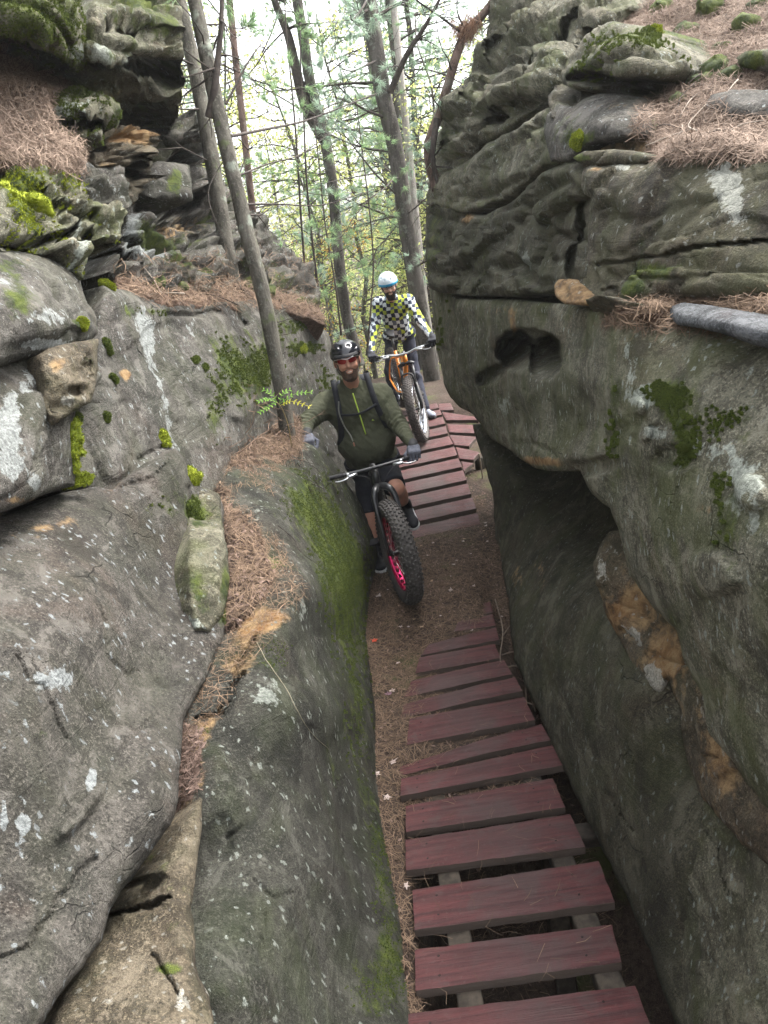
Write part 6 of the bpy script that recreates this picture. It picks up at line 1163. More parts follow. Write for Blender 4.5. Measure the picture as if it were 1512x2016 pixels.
near_tree('grey pine trunk leaning left, rooted on the ledge right beside the front rider', [(574, 905, 5.42), (566, 850, 5.42), (556, 780, 5.43), (540, 690, 5.46), (518, 580, 5.5), (490, 470, 5.56), (458, 340, 5.65), (430, 220, 5.75), (404, 100, 5.88), (383, 0, 6.0)], .072, .045, 5.0, BARK1, 3, 20, 200, 2.6,
    (.3, 1.1), gmin=3.9, extra=[([(412, 232, 5.75), (422, 180, 5.75), (430, 110, 5.8), (436, 40, 5.85), (438, -60, 5.95)], .030), ([(455, 268, 5.7), (520, 255, 6.2), (600, 238, 6.9), (680, 208, 7.6), (742, 184, 8.2)], .016), ([(472, 345, 5.64), (530, 322, 6.1), (590, 305, 6.6), (650, 262, 7.2)], .010), ([(484, 402, 5.6), (550, 402, 6.2), (630, 404, 6.8), (700, 385, 7.4), (740, 372, 7.8)], .010),
           ([(532, 640, 5.5), (555, 632, 5.55), (578, 626, 5.6)], .007), ([(545, 700, 5.48), (562, 694, 5.5)], .005), ([(445, 205, 5.8), (490, 120, 6.0), (520, 80, 6.2)], .012), ([(450, 300, 5.7), (410, 380, 5.5), (440, 470, 5.3)], .006)])
near_tree('second grey pine trunk behind the leaning one, its exposed roots gripping the bluff', [(464, 612, 6.35), (459, 570, 6.38), (450, 510, 6.42), (437, 430, 6.5), (420, 330, 6.6), (404, 240, 6.7), (380, 120, 6.85), (352, 0, 7.0)], .082, .05, 5.0, BARK1, 4, 14, 200, 2.5, (.3, 1.0), gmin=4.4, extra=[([(395, 215, 6.7), (360, 215, 6.5), (330, 208, 6.3)], .012), ([(385, 130, 6.8), (350, 110, 6.7), (325, 60, 6.6), (318, -20, 6.6)], .014)], flare=.5)
near_tree('big grey pine trunk standing behind the second rider', [(858, 800, 12.2), (846, 715, 12.1), (831, 640, 12.1), (815, 537, 12.0), (800, 440, 12.0), (790, 370, 12.0), (775, 275, 12.0), (754, 186, 12.0), (740, 95, 12.0), (722, -20, 12.1)], .175, .11, 6.0, BARK2, 5, 30, 700, 1.5, (.8, 2.6), needle=NDLB,
    extra=[([(768, 182, 11.9), (800, 110, 11.7), (838, 50, 11.5), (870, -10, 11.4)], .045), ([(722, 0, 10), (712, 18, 9.8), (694, 40, 9.6), (690, 30, 9.5)], .02), ([(745, 184, 11.8), (700, 200, 11), (640, 225, 10.2)], .02), ([(748, 340, 11.9), (690, 350, 11.5), (640, 360, 11)], .015), ([(825, 690, 11.9), (870, 670, 11.6), (900, 650, 11.4)], .02), ([(740, 120, 11.8), (690, 140, 11.5), (650, 118, 11.2)], .02)])
near_tree('tall mid-distance pine with a crooked double stem left of the second rider', [(706, 720, 13.2), (697, 680, 13.2), (683, 625, 13.1), (668, 520, 13.0), (656, 380, 13.0), (636, 255, 13.0), (612, 170, 13.0), (598, 80, 13.0), (582, -20, 13.1)], .125, .075, 5.0, BARK2, 6, 34, 700, 1.5, (.7, 2.2),
    extra=[([(640, 275, 13), (605, 215, 13), (588, 160, 13), (568, 72, 13), (540, 0, 13), (520, -80, 13)], .10), ([(660, 420, 13), (720, 400, 12.5), (770, 410, 12)], .02), ([(672, 560, 13), (620, 590, 12.6), (590, 570, 12.4)], .02)])
near_tree('pale slim trunk just right of the big trunk behind the second rider', [(868, 800, 14.5), (856, 720, 14.5), (842, 640, 14.5), (830, 540, 14.5), (818, 420, 14.5), (805, 300, 14.5), (790, 160, 14.5), (776, 20, 14.6)], .10, .06, 4.0, barkmat('bark_pale', (.22, .20, .18), (.38, .35, .32), .3), 7, 14, 80, 2, (.5, 1.6))
near_tree('slender reddish trunk seen just behind the leaning pine', [(512, 560, 9.6), (500, 441, 9.6), (488, 330, 9.6), (474, 205, 9.7), (462, 100, 9.8), (450, -20, 9.9)], .055, .04, 3.0, BARK3, 8, 12, 90, 2.4, (.4, 1.5), needle=NDLB)
for k, (lab, sp) in enumerate([('thin bare sapling on the left bluff, the left one of two', [(604, 590, 8.6), (598, 500, 8.6), (592, 420, 8.6), (585, 300, 8.6), (575, 180, 8.7)]), ('thin bare sapling on the left bluff, the right one of two', [(628, 585, 8.8), (618, 500, 8.8), (609, 420, 8.8), (602, 330, 8.8), (598, 230, 8.9)]),
      ('thin bare stem between the front rider and the second rider', [(722, 700, 10.8), (730, 610, 10.8), (735, 520, 10.9), (728, 420, 10.9), (716, 320, 11)]), ('very thin leaning bare stem at the far end of the left wall', [(672, 660, 10.5), (660, 560, 10.5), (640, 440, 10.6), (630, 340, 10.6)])]):
    near_tree(lab, sp, .018, .008, .8, TWIG, 20 + k, 12, 30, 1.8, (.25, .9), name='sapling', needle=NDL)
T9, tp9 = near_tree('small crooked pine leaning over the top of the right wall, roots clinging to the rock', [(862, 372, 7.55), (850, 335, 7.6), (844, 290, 7.65), (852, 258, 7.7), (868, 215, 7.75), (884, 160, 7.8), (900, 105, 7.85), (918, 62, 7.9), (950, 30, 7.95), (990, -30, 8.0)], 0.062, .034, 1.5, BARK3, 9, 9, 40, 3.0, (.2, .8),
    extra=[([(860, 235, 7.6), (852, 300, 7.5), (858, 350, 7.5), (872, 380, 7.4)], .03), ([(915, 70, 7.9), (870, 35, 7.7), (820, 0, 7.5), (780, -40, 7.3)], .018), ([(918, 62, 7.9), (900, 20, 7.8), (905, -40, 7.8)], .015), ([(868, 215, 7.7), (850, 190, 7.5), (840, 170, 7.4)], .010)], needle=NDLB)
# hanging dead tuft on that pine
mb = MB(); c = atY(918, 50, 7.85); rs = np.random.RandomState(4); C_ = c + rs.normal(0, .05, (26, 3)); tufts(mb, C_, np.tile([-.3, 0, -1.0], (26, 1)), 26, .16, .0022, 4, .7); mb.build('dead_needles', DEADN, T9)
# root mats
def roots(label, starts, n, L, r, seed, mat, down=.8, key=None):
    rs = np.random.RandomState(seed); mb = MB(); tips = []
    for k in range(n):
        p = starts[rs.randint(len(starts))] + rs.normal(0, .03, 3); branchy(mb, tips, p, rs.normal(size=3) * [.8, .3, .5] + np.array([0, -.25, -down]), rs.uniform(*L), rs.uniform(*r), rs, .3, 1, .9, (1, 4), 4)
    return tag(mb.build('roots', mat), label, 'roots')
roots('dark matted roots and soil hanging under the second trunk', [atY(x, y, Y) for x, y, Y in [(450, 600, 6.15), (475, 610, 6.15), (488, 600, 6.2), (440, 590, 6.1), (470, 640, 6.0), (482, 650, 6.0)]], 150, (.12, .42), (.0015, .0055), 1, plain('root_dark', (.05, .035, .025), .95, 0, .4, 40, .6), 1.3)
def lump(P): c = ROOTC; return smin(ell(P, c, (.15, .14, .20)), ell(P, c + [.05, -.02, -.2], (.09, .09, .15)), .06) + .05 * fbm(P * 14, 4)
ROOTC = atY(468, 618, 6.25); tag(sdf_mesh('root_ball', lump, ROOTC - .5, ROOTC + .5, .012, SOIL), 'ball of dark soil held by the roots of the second trunk', 'soil')
roots('pale twisted roots and twigs spilling over the gully beside the leaning tree', [atY(x, y, Y) for x, y, Y in [(450, 810, 4.95), (480, 800, 5.2), (520, 815, 5.4), (560, 850, 5.3), (500, 860, 4.8), (550, 900, 5.0), (440, 880, 4.5)]], 80, (.12, .4), (.0012, .0045), 2, plain('root_pale', (.22, .15, .11), .9, 0, .4, 40, .5), .35)
roots('fine dark roots dangling over the mossy face below the leaning tree', [atY(x, y, Y) for x, y, Y in [(590, 890, 5.1), (575, 910, 5.0), (560, 925, 4.9), (585, 940, 4.9), (600, 960, 4.8)]], 70, (.1, .35), (.001, .003), 3, TWIG, 1.3)
# ------------------------------------------------------------------ far forest
def proto_pine(seed, h=13.0, mat=NDL):
    rs = np.random.RandomState(seed); z = np.linspace(0, h, 14); off = np.cumsum(rs.normal(0, .05, (14, 2)), 0); tr = np.c_[off, z]; T = thing('pine_tree', '', 'tree', (0, 0, 0)); mb = MB(); mb.tube(tr, np.linspace(.15, .03, 14), 9, False, noise=.15, nf=3); mb.build('trunk', BARK2, T)
    mb = MB(); tips = []; zz = 1.2
    while zz < h - .3:
        for k in range(rs.randint(3, 6)):
            a = rs.uniform(0, 6.28); f = zz / h; Lb = (2.3 * (1 - f) + .5) * rs.uniform(.6, 1.15) * (1 if zz > 2.5 else .7); c = np.array([np.interp(zz, z, tr[:, 0]), np.interp(zz, z, tr[:, 1]), zz]); tl = []
            branchy(mb, tl, c, [math.cos(a), math.sin(a), rs.uniform(.0, .4)], Lb, .02 + .012 * (1 - f), rs, .6, 1, .3, (2, 5), 3); tips += [(t, d_) for t, d_, l_ in tl] if (zz > 2.2 + rs.rand() * 2 and rs.rand() < .8) else []
        zz += rs.uniform(.3, .6)
    mb.build('branches', TWIG, T); mb = MB(); idx = rs.permutation(len(tips))[:1900]; tufts(mb, [tips[i][0] + rs.normal(0, .05, 3) for i in idx], [tips[i][1] + [0, 0, .3] for i in idx], 13, .15, .006, seed); mb.build('crown', mat, T); return T
def proto_broad(seed, h=7.0, mat=LFY, nl=2600):
    rs = np.random.RandomState(seed); T = thing('broadleaf_tree', '', 'tree', (0, 0, 0)); z = np.linspace(0, h, 10); off = np.cumsum(rs.normal(0, .12, (10, 2)), 0); tr = np.c_[off, z]; mb = MB(); mb.tube(tr, np.linspace(.07, .015, 10), 7, False, noise=.1); mb.build('trunk', BARK1, T)
    mb = MB(); tips = []
    for k in range(30):
        zz = rs.uniform(.6, h); a = rs.uniform(0, 6.28); c = np.array([np.interp(zz, z, tr[:, 0]), np.interp(zz, z, tr[:, 1]), zz]); branchy(mb, tips, c, [math.cos(a), math.sin(a), rs.uniform(.1, .8)], rs.uniform(.8, 2.3), .02, rs, .3, 2, .4, (2, 5), 3)
    mb.build('branches', TWIG, T); mb = MB(); idx = rs.randint(0, len(tips), nl); C_ = np.array([tips[i][0] for i in idx]) + rs.normal(0, .13, (nl, 3)); leaves(mb, C_, .045, seed); mb.build('crown', mat, T); return T
def copy_tree(o):
    c = o.copy(); COL.objects.link(c)
    for ch in o.children:
        d = ch.copy(); COL.objects.link(d); d.parent = c
    return c
PR = [proto_pine(31), proto_pine(32, 14, NDLB), proto_pine(33, 11)]; BR = [proto_broad(41), proto_broad(42, 6, LFG), proto_broad(43, 8, LFY, 3000), proto_broad(44, 5, LFO, 1500)]
rs = np.random.RandomState(77); used = set(); cnt = 0
LAB = {0: 'green pine tree growing in the pale forest beyond the slot', 1: 'blue-green pine tree growing in the pale forest beyond the slot', 2: 'shorter green pine tree in the pale forest beyond the slot', 3: 'yellow-green leafy tree in the pale forest beyond the slot', 4: 'green leafy understorey tree in the pale forest beyond the slot', 5: 'tall yellow-green leafy tree in the pale forest beyond the slot', 6: 'small orange-leaved tree in the pale forest beyond the slot'}
GRP = {0: 'green pines beyond the slot', 1: 'blue-green pines beyond the slot', 2: 'shorter pines beyond the slot', 3: 'yellow-green trees beyond the slot', 4: 'green understorey trees beyond the slot', 5: 'tall yellow-green trees beyond the slot', 6: 'orange-leaved trees beyond the slot'}
def place(kind, x, y, s, rz_):
    global cnt
    p = (PR + BR)[kind]; o = p if kind not in used else copy_tree(p); used.add(kind)
    o.location = (x, y, float(gz(x, y)) - .1); o.scale = (s, s, s * rs.uniform(.9, 1.15)); o.rotation_euler = (rs.normal(0, .03), rs.normal(0, .03), rz_)
    o['label'] = LAB[kind]; o['group'] = GRP[kind]; cnt += 1
for k in range(58):
    y = 14.5 + 50 * rs.rand() ** 1.5; x = rs.uniform(-.42, .30) * y + rs.uniform(-1, 1); kind = rs.choice(7, p=[.10, .11, .07, .28, .20, .18, .06])
    if abs(x - .07 * y) < .9 and y < 17: continue
    if kind < 3 and y < 16: kind = 4
    place(kind, x, y, rs.uniform(.75, 1.2), rs.uniform(0, 6.28))
for k in range(26):
    y = rs.uniform(17, 34); x = rs.uniform(-.25, .16) * y; place([3, 3, 4, 5][k % 4], x, y, rs.uniform(.6, .85), rs.uniform(0, 6.28))
for (kind, x, y, s) in [(1, -3.3, 10.8, .8), (2, -2.6, 13.8, .8), (1, 1.2, 16.5, .9), (3, -1.4, 14, .8), (5, .4, 18, .9), (4, -.5, 15.5, .7), (3, 1.5, 15, .8), (6, -.35, 14.2, .5), (2, -5.5, 10, 1.), (0, -6.5, 12.5, 1.0), (5, -4.0, 15, 1.)]: place(kind, x, y, s, rs.uniform(0, 6.28))
# ------------------------------------------------------------------ needles, leaf litter, moss, small plants
NEED = leafmat('pine_litter', (.070, .046, .031), (.225, .155, .105), .05, .85, 4.0); NEEDP = leafmat('pine_litter_pinkish', (.085, .056, .040), (.29, .215, .165), .05, .85, 3.0)
FLK = leafmat('leaf_bits', (.03, .018, .013), (.20, .14, .115), .05, .9, 6.0); MOSS = leafmat('moss_tufts', (.030, .048, .012), (.125, .155, .030), .15, .9, 14.0); MOSSY = leafmat('moss_yellow', (.11, .14, .012), (.28, .32, .03), .15, .9, 5.0)
def gpts(n, x0, x1, y0, y1, seed, dens=None):
    rs = np.random.RandomState(seed); x = rs.uniform(x0, x1, n); y = y0 + (y1 - y0) * rs.rand(n)
    if dens is not None: k = rs.rand(n) < dens(x, y); x, y = x[k], y[k]
    e = .01; z = gz(x, y); N = np.stack([-(gz(x + e, y) - z) / e, -(gz(x, y + e) - z) / e, np.ones_like(x)], 1); N /= np.linalg.norm(N, axis=1)[:, None]; return np.stack([x, y, z], 1), N
dn = lambda x, y: np.clip(1.0 - .75 * sstep(.0, .35, x) * (1 - sstep(4.2, 5, y)) - .5 * sstep(5, 6.2, y), .1, 1)
mb = MB(); P, N = gpts(46000, -.35, .95, 1.6, 7.4, 1, dn); needles(mb, P, N, (.04, .10), .0011, .006, 1); tag(mb.build('pine_needles', NEED), 'brown pine needles covering the trail floor', kind='stuff')
mb = MB(); P, N = gpts(15000, -.35, 1.05, 1.6, 8.6, 2, lambda x, y: .35 + .65 * sstep(4.5, 5.6, y) * sstep(-.1, .3, x)); flakes(mb, P, N, (.004, .016), 2); tag(mb.build('leaf_litter', FLK), 'crumbled leaf bits and bark on the trail floor', kind='stuff')
# needles on the planks
mb = MB(); rs = np.random.RandomState(5); n = 160; P = np.stack([rs.uniform(-.1, .6, n), rs.uniform(2.1, 4.9, n), np.full(n, .003)], 1); ymod = np.mod(P[:, 1] - 2.31, .255); N = np.tile([0, 0, 1.0], (n, 1)); needles(mb, P, N, (.04, .10), .0009, .001, 3, .2, .02); tag(mb.build('pine_needles', NEED), 'loose pine needles scattered over the red planks', kind='stuff')
def mat_on(key, poly, n, seed, mat, name, label, L=(.05, .12), up=-.2, fl=0, wd=.0013, lift=.012):
    mb = MB(); P, N = surf_pts(key, poly, n, seed, up); needles(mb, P, N, L, wd, lift, seed, .25, .3)
    tag(mb.build(name, mat), label, kind='stuff')
    if fl: mb = MB(); P, N = surf_pts(key, poly, fl, seed + 50, up); flakes(mb, P, N, (.006, .02), seed); tag(mb.build('leaf_litter', FLK), 'leaf bits among the ' + label, kind='stuff')
mat_on('R14', [(1200, -80), (1620, -80), (1620, 330), (1250, 330)], 34000, 11, NEEDP, 'pine_needles', 'pinkish pine needles on the upper right slope', (.05, .12), -1, 3500, .0013, .015)
mat_on('R15', [(1200, 540), (1620, 540), (1620, 650), (1200, 650)], 5000, 12, NEED, 'pine_needles', 'rusty pine needles on the shelf above the big mossy boulder', (.05, .12), -1, 0, .0012)
mat_on('R6', [(1290, 270), (1620, 270), (1620, 310), (1290, 320)], 2200, 13, NEEDP, 'pine_needles', 'pine needles spilling onto the cracked block', (.06, .14), .2)
mat_on('R7', [(1270, 190), (1300, 190), (1300, 290), (1230, 290)], 250, 14, NEEDP, 'pine_needles', 'pine needles beside the domed boulder', (.06, .14), -1)
mat_on('L12', [(-80, 40), (160, 60), (160, 350), (-80, 330)], 11000, 15, NEEDP, 'pine_needles', 'pine needles on the upper left slope', (.06, .14), -1, 700, .0016, .02)
mat_on('L14', [(220, 510), (650, 510), (650, 650), (220, 620)], 4200, 16, NEED, 'pine_needles', 'pine needles on the left bluff shelf', (.06, .14), -1, 900, .002, .03)
mat_on('L3', [(400, 780), (620, 780), (620, 1260), (400, 1260)], 10000, 17, NEED, 'pine_needles', 'pine needles filling the gully beside the leaning tree', (.04, .10), -1, 3500, .0011, .012)
mat_on('L1', [(430, 1000), (540, 1050), (600, 1160), (520, 1260), (420, 1420), (360, 1480), (370, 1380), (440, 1240)], 1500, 18, NEED, 'pine_needles', 'pine needles on the tan ledge of the low left wall', (.04, .10), .3, 0, .0009, .006)
mat_on('L1', [(350, 1420), (400, 1440), (385, 1560), (345, 1600)], 500, 19, FLK, 'pine_needles', 'dark needles caught in the joint under the great boulder', (.03, .08), -1, 200, .0009, .006)
mat_on('L7', [(250, 500), (620, 500), (620, 620), (250, 620)], 900, 20, NEED, 'pine_needles', 'needles caught on the left bluff ledges', (.06, .14), .25, 0, .002, .02)
mat_on('R2', [(1190, 600), (1620, 600), (1620, 680), (1190, 640)], 900, 21, NEED, 'pine_needles', 'needles along the lip of the big mossy boulder', (.05, .12), .3)
# moss tufts over the mossiest stone
def moss_on(key, poly, n, seed, label, thr=.62, L=.010, w=.0016, mat=MOSS, nb=8):
    P, N = surf_pts(key, poly, n, seed, -1, thr); mb = MB(); tufts(mb, P, N, nb, L * .8, w * .75, seed, .8); tag(mb.build('moss', mat), label, kind='stuff')
ALL = [(-100, -100), (1700, -100), (1700, 2200), (-100, 2200)]
moss_on('L1', ALL, 17000, 31, 'moss cloaking the trail side of the low left wall', .54, .008, .0014)
moss_on('R2', ALL, 12000, 32, 'moss patches on the huge right boulder', .62, .010, .0016)
moss_on('L2', ALL, 5000, 33, 'moss on the corner of the great left boulder', .62, .010, .0018); moss_on('L4', ALL, 6000, 34, 'moss on the tall streaked rock face', .6, .014, .003)
moss_on('L11', ALL, 6000, 35, 'moss on the top left boulder', .45, .012, .0022); moss_on('L9', ALL, 3500, 36, 'moss on the ledge in the upper left', .45, .014, .0025); moss_on('R8', ALL, 3500, 37, 'moss on the bulging boulder at upper right', .5, .012, .002); moss_on('L8', ALL, 4500, 38, 'moss on the stacked left ledges', .5, .014, .0022, MOSSY)
def at_surf(key, x, y):
    X, Y, P, N, ins, MM = SURF[key]; j = int(round((x - X[0, 0]) / (X[0, 1] - X[0, 0]))); i = int(round((y - Y[0, 0]) / (Y[1, 0] - Y[0, 0]))); i = min(max(i, 0), X.shape[0] - 1); j = min(max(j, 0), X.shape[1] - 1); return P[i, j], N[i, j]
for (key, x, y, rx, ry, lab, mt) in [('L4', 320, 856, 16, 22, 'bright yellow-green moss cushion at the top of the crack in the streaked rock face', MOSSY), ('L5', 150, 880, 24, 48, 'long hanging moss cushion right of the blue lichen boulder', MOSSY), ('L5', 152, 822, 11, 16, 'small moss cushion just above the long hanging one', MOSS),
      ('L4', 210, 682, 11, 18, 'moss cushion under the tip of the rounded lichen boulder', MOSS), ('L4', 219, 748, 12, 9, 'small moss cushion alone on the streaked rock face', MOSS), ('L4', 208, 823, 9, 9, 'tiniest moss cushion, lower on the streaked rock face', MOSS), ('L4', 385, 705, 16, 7, 'narrow slanting moss cushion, upper one of the pair', MOSS), ('L4', 408, 722, 15, 7, 'narrow slanting moss cushion, lower one of the pair', MOSS),
      ('L2', 402, 930, 22, 24, 'moss cushion on top of the mossy pillar beside the gully', MOSSY), ('L2', 385, 1012, 13, 26, 'moss cushion running down the mossy pillar', MOSS), ('L5', 160, 950, 34, 12, 'bright green moss cushion where the three left boulders meet', MOSSY), ('L4', 598, 686, 26, 7, 'flat moss cushion at the far end of the streaked face', MOSSY), ('L6', 152, 640, 13, 12, 'small lime moss cushion on the rounded lichen boulder', MOSSY),
      ('L8', 34, 408, 20, 44, 'vivid green moss cushion hanging at the left edge', MOSSY), ('R7', 1142, 276, 22, 14, 'lime moss cushion left of the domed grey boulder', MOSSY), ('R8', 1290, 60, 20, 9, 'moss cushion on the crest of the bulging boulder', MOSSY), ('L4', 212, 565, 12, 14, 'yellow moss cushion under the stacked ledges', MOSSY)]:
    p, nn = at_surf(key, x, y); s = np.linalg.norm(p - CAM) / F; seed = int(x + y); rw, rh = rx * s, ry * s; up = nrm(np.array([0, 0, 1.0]) - nn * nn[2]); sd_ = np.cross(nn, up); R_ = np.stack([sd_, up, nn], 1)
    fn = lambda P, p=p, R_=R_, rw=rw, rh=rh, sd=seed: ell(P, p, (rw, rh, min(rw, rh) * .55), R_) + min(rw, rh) * .85 * fbm((P + sd) * (.35 / min(rw, rh)) * 2.2, 3)
    ob = sdf_mesh('moss_cushion', fn, p - max(rw, rh) * 1.7, p + max(rw, rh) * 1.7, max(.003, min(rw, rh) / 9), mt); tag(ob, lab, 'moss', 'moss cushions on the rock walls')
    me = ob.data; nv = len(me.vertices); co = np.empty(nv * 3, np.float32); me.vertices.foreach_get('co', co); no = np.empty(nv * 3, np.float32); me.vertex_normals.foreach_get('vector', no); co = co.reshape(-1, 3).astype(float) + PLOC[ob.name]; no = no.reshape(-1, 3).astype(float)
    k = np.random.RandomState(seed).choice(nv, min(nv, 900)); mb = MB(); tufts(mb, co[k], no[k], 5, .009 * (1 + s * 60 * .08), .0014, seed, .8); mb.build('moss_tips', mt, ob)
# fallen leaves that can be told from the litter
def leaf_mesh(seed, size):
    rs = np.random.RandomState(seed); k = 15; V = [(0, 0, 0)]
    for i in range(k):
        a = 2 * math.pi * i / k; r = size * (1.0 if i % 3 == 0 else .55) * rs.uniform(.75, 1.1) * (1.2 if i == 0 else 1); V.append((r * math.cos(a), r * .8 * math.sin(a), size * .25 * rs.rand() + .1 * r * math.cos(2 * a)))
    return np.array(V), [(0, i, i % k + 1) for i in range(1, k + 1)]
LM = {'pale': leafmat('dead_leaf_pale', (.35, .27, .24), (.50, .42, .38), .1), 'red': leafmat('dead_leaf_red', (.50, .05, .03), (.60, .10, .05), .2), 'purple': leafmat('dead_leaf_purple', (.13, .07, .10), (.2, .12, .15), .1), 'tan': leafmat('dead_leaf_tan', (.30, .20, .12), (.42, .30, .2), .1)}
LV = [('red', 737, 1261, .032, 'small bright red fallen leaf on the trail beside the mossy wall'), ('pale', 746, 1174, .040, 'pale fallen leaf just left of the pink front rim'), ('purple', 765, 1367, .035, 'purplish fallen leaf between the moss and the red planks'), ('pale', 772, 1360, .032, 'pale fallen leaf touching the purplish one'), ('pale', 774, 1500, .028, 'cream fallen leaf on needles left of the planks'),
      ('pale', 762, 1570, .028, 'white fallen leaf low on the needle strip'), ('pale', 743, 1524, .024, 'pale fallen leaf close against the mossy wall'), ('pale', 784, 1305, .022, 'small pale fallen leaf above the first buried plank'), ('pale', 888, 1162, .030, 'pale fallen leaf in the middle of the dirt past the planks'), ('tan', 850, 1144, .022, 'tan fallen leaf beside the fat tyre'), ('pale', 800, 1744, .020, 'pale fallen leaf at the edge by the lower planks')]
def leaf_at(m, x, y, s, z0=None):
    p = atz(x, y, 0.0); z = float(gz(p[0], p[1])) + .012 if z0 is None else z0; p = atz(x, y, z); V, T_ = leaf_mesh(int(x * 7 + y), s); a = (x * 13 + y) % 6.28; V = V @ rotm('Z', a).T @ rotm('X', .15 * math.sin(x)).T + p; mb = MB(); mb.add(V, [], T_); return mb.build('fallen_leaf', LM[m], None, False)
for m, x, y, s, lab in LV: tag(leaf_at(m, x, y, s), lab, 'leaf', 'fallen leaves on the trail')
rs = np.random.RandomState(9)
for k in range(46):
    x, y = rs.uniform(-.15, .9), rs.uniform(4.6, 6.9); V, T_ = leaf_mesh(400 + k, rs.uniform(.010, .022)); V = V @ rotm('Z', rs.rand() * 6).T + [x, y, float(gz(x, y)) + .010]; mb = MB(); mb.add(V, [], T_)
    tag(mb.build('fallen_leaf', LM[['pale', 'tan', 'pale', 'pale'][k % 4]], None, False), 'tiny dry fallen leaf on the dirt between the two runs of planks', 'leaf', 'tiny dry leaves on the dirt')
for k, (x, y) in enumerate([(1010, 1320), (1035, 1350), (1060, 1400), (1005, 1240), (985, 1180), (1020, 1290), (1045, 1375), (995, 1210)]):
    p = atz(x, y, -.12); mb = MB(); a = k * 1.3; L_ = .10 + .03 * (k % 3); d = np.array([math.cos(a), math.sin(a) * 1.4, .25 * math.sin(k)]); mb.tube(crv([p - d * L_, p + [0, 0, .03], p + d * L_ * 1.3], 5), .0045, 5); tag(mb.build('stick', plain('stick_grey', (.16, .12, .09), .9) if k == 0 else bpy.data.materials['stick_grey']), 'thin dead stick lying in the dark gap beside the upper planks', 'stick', 'dead sticks in the gap')
mb = MB(); mb.tube(crv([atz(975, 1180, -.02), atz(990, 1240, .01), atz(985, 1300, .0), atz(1004, 1340, -.05)], 6), .004, 6); tag(mb.build('stick', bpy.data.materials['stick_grey']), 'long thin stick lying along the right ends of the upper planks', 'stick')
# compound-leaf seedling at the foot of the leaning tree
fr_ = thing('seedling', 'bright green and yellow seedling with feathery leaves beside the leaning tree', 'plant', tuple(atY(574, 880, 5.1)))
mb = MB(); mb.tube(crv([atY(574, 880, 5.1), atY(568, 840, 5.08), atY(556, 806, 5.05), atY(545, 792, 5.02)], 5), .0035, 6); mb.build('stem', plain('seedling_stem', (.20, .15, .06), .7), fr_)
GL = leafmat('seedling_leaf_green', (.16, .34, .06), (.30, .50, .10), .5); YL = leafmat('seedling_leaf_yellow', (.50, .48, .05), (.60, .58, .10), .5)
for (pts, mt, n_) in [([(545, 792, 5.02), (528, 786, 4.98), (510, 790, 4.95)], GL, 6), ([(545, 792, 5.02), (528, 802, 4.96), (512, 812, 4.92)], GL, 6), ([(552, 798, 5.03), (575, 790, 5.0), (608, 800, 4.95)], YL, 7), ([(550, 795, 5.03), (580, 776, 5.02), (612, 772, 5.0)], GL, 7), ([(550, 795, 5.03), (556, 775, 5.05), (570, 768, 5.06)], GL, 5), ([(545, 792, 5.02), (535, 775, 5.03), (520, 768, 5.03)], GL, 5)]:
    c = crv([atY(*q) for q in pts], 8); mb = MB(); mb.tube(c, .0015, 4, False)
    for k in range(n_):
        i = int((k + 1) / n_ * (len(c) - 1)); t_ = nrm(c[min(i + 1, len(c) - 1)] - c[i - 1])
        for s in (-1, 1):
            d = nrm(np.cross(t_, [0, -.5, .8]) * s + t_ * .5); sl = .030 * (1 - .4 * abs(k / n_ - .4)); b = np.cross(d, nrm([0, -.4, 1])) * .0055; p = c[i]; mb.add([p, p + d * sl * .4 + b, p + d * sl, p + d * sl * .4 - b], [(0, 1, 2, 3)])
    mb.build('leaf', mt, fr_, False)

def path_on(key, pts, off=.01, n=8):
    c = crv([list(p) + [0] for p in pts], n)[:, :2]; out = []
    for x, y in c: p, nn = at_surf(key, x, y); v = nrm(CAM - p); out.append(p + v * off)
    return np.array(out)
def smooth(p, k=2):
    for _ in range(k): p[1:-1] = (p[:-2] + p[1:-1] * 2 + p[2:]) / 4
    return p
c = smooth(path_on('L3', [(500, 812), (478, 815), (462, 835), (452, 870), (440, 910), (432, 950)], .02), 4); mb = MB(); mb.tube(c, np.linspace(.016, .006, len(c)), 8, noise=.25, nf=30); tag(mb.build('root', plain('root_bark', (.24, .17, .12), .9, 0, .4, 40, .6)), 'thick pale root curving down the left side of the gully', 'root')
c = smooth(path_on('L1', [(505, 1265), (530, 1310), (560, 1350), (585, 1400), (620, 1450), (645, 1475)], .004), 3); mb = MB(); mb.tube(c, np.linspace(.0022, .001, len(c)), 5); tag(mb.build('vine', plain('vine_pale', (.20, .18, .13), .9)), 'thin pale vine trailing down the front face of the low left wall', 'vine')
c = smooth(path_on('L1', [(545, 1035), (575, 1065), (590, 1090), (640, 1120), (670, 1160)], .006), 3); mb = MB(); mb.tube(c, np.linspace(.002, .001, len(c)), 5); tag(mb.build('vine', TWIG), 'dark wiry vine crossing the mossy face below the ledge', 'vine')

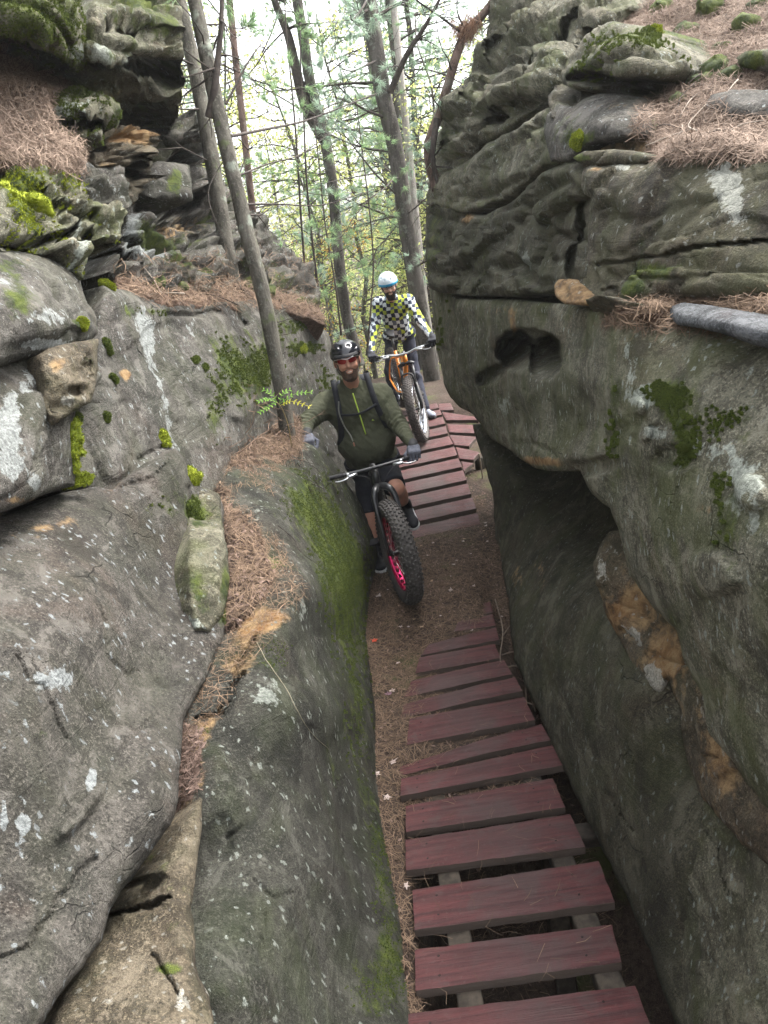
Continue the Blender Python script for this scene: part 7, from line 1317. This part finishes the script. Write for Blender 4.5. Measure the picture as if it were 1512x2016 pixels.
def stone(key, x, y, s, lab, mat, grp='small stones on the needle slopes'):
    p, nn = at_surf(key, x, y); sd = int(x * 3 + y); r = s * np.array([1.0, .8, .55]); R_ = frame([math.cos(sd), math.sin(sd), .1])
    ob = sdf_mesh('stone', lambda P: ell(P, p + nn * s * .1, r, R_) + .35 * s * fbm(P * (1.1 / s) + sd, 3) + .2 * s * facets(P, (1.2 / s,) * 3, .5, .4, sd), p - s * 2, p + s * 2, s / 8, mat)
    at = ob.data.attributes.new('paint', 'FLOAT_COLOR', 'POINT'); tag(ob, lab, 'stone', grp)
for k, (key, x, y, s) in enumerate([('R14', 1405, 145, .09), ('R14', 1400, 25, .10), ('R14', 1350, 60, .08), ('R14', 1470, 60, .09), ('R14', 1440, 150, .07), ('R14', 1300, 20, .09), ('R14', 1380, 165, .06), ('R14', 1340, 205, .05), ('R14', 1490, 20, .07), ('R14', 1420, 95, .05), ('L14', 300, 560, .10), ('L14', 400, 550, .09), ('L14', 350, 575, .06), ('L14', 520, 580, .09)]):
    stone(key, x, y, s, 'small brown stone half buried in the pinkish needle slope at upper right' if key == 'R14' else 'small grey stone lying in the litter on the left bluff shelf', RK_T if k % 2 else RK_G, 'small stones on the right slope' if key == 'R14' else 'small stones on the left shelf')
rs = np.random.RandomState(12)
for key, x0, x1, y0, y1, n, sc in [('R14', 1260, 1500, 5, 280, 22, 1.0), ('L14', 260, 600, 540, 600, 14, 1.3), ('L12', 10, 140, 110, 320, 10, 1.0)]:
    for k in range(n):
        x, y = rs.uniform(x0, x1), rs.uniform(y0, y1); p, nn = at_surf(key, x, y); t_ = rs.normal(size=3); t_ = nrm(t_ - nn * (t_ @ nn)); L_ = rs.uniform(.05, .15) * sc; b = np.cross(nn, t_); mb = MB()
        mb.tube(crv([p - t_ * L_ + nn * .012, p + nn * .03 + b * L_ * .1, p + t_ * L_ + nn * .02 + b * rs.normal(0, .2) * L_], 4), np.linspace(.0035, .0016, 9) * sc, 5)
        tag(mb.build('twig', bpy.data.materials['pale_twig'] if k % 2 else TWIG), {'R14': 'dead twig lying on the pinkish needle slope at upper right', 'L14': 'dead twig lying on the left bluff shelf', 'L12': 'dead twig lying on the upper left needle slope'}[key], 'twig', {'R14': 'twigs on the right slope', 'L14': 'twigs on the left shelf', 'L12': 'twigs on the upper left slope'}[key])
# ------------------------------------------------------------------ haze volume added to fade the far trees, standing in for overexposure glare
hb = MB(); hb.box((0, 80, 6.5), (330, 290, 24)); m = bpy.data.materials.new('haze_glare'); m.use_nodes = True
n_ = m.node_tree; n_.nodes.remove(n_.nodes['Principled BSDF']); v = n_.nodes.new('ShaderNodeVolumePrincipled'); v.inputs['Color'].default_value = (.93, .96, .95, 1); v.inputs['Density'].default_value = .0011; v.inputs['Anisotropy'].default_value = .25
n_.links.new(v.outputs[0], n_.nodes['Material Output'].inputs['Volume']); hz = hb.build('haze', m, None, False); tag(hz, 'thin pale haze added to fade the far forest like glare', kind='stuff')
SC.cycles.volume_bounces = 1
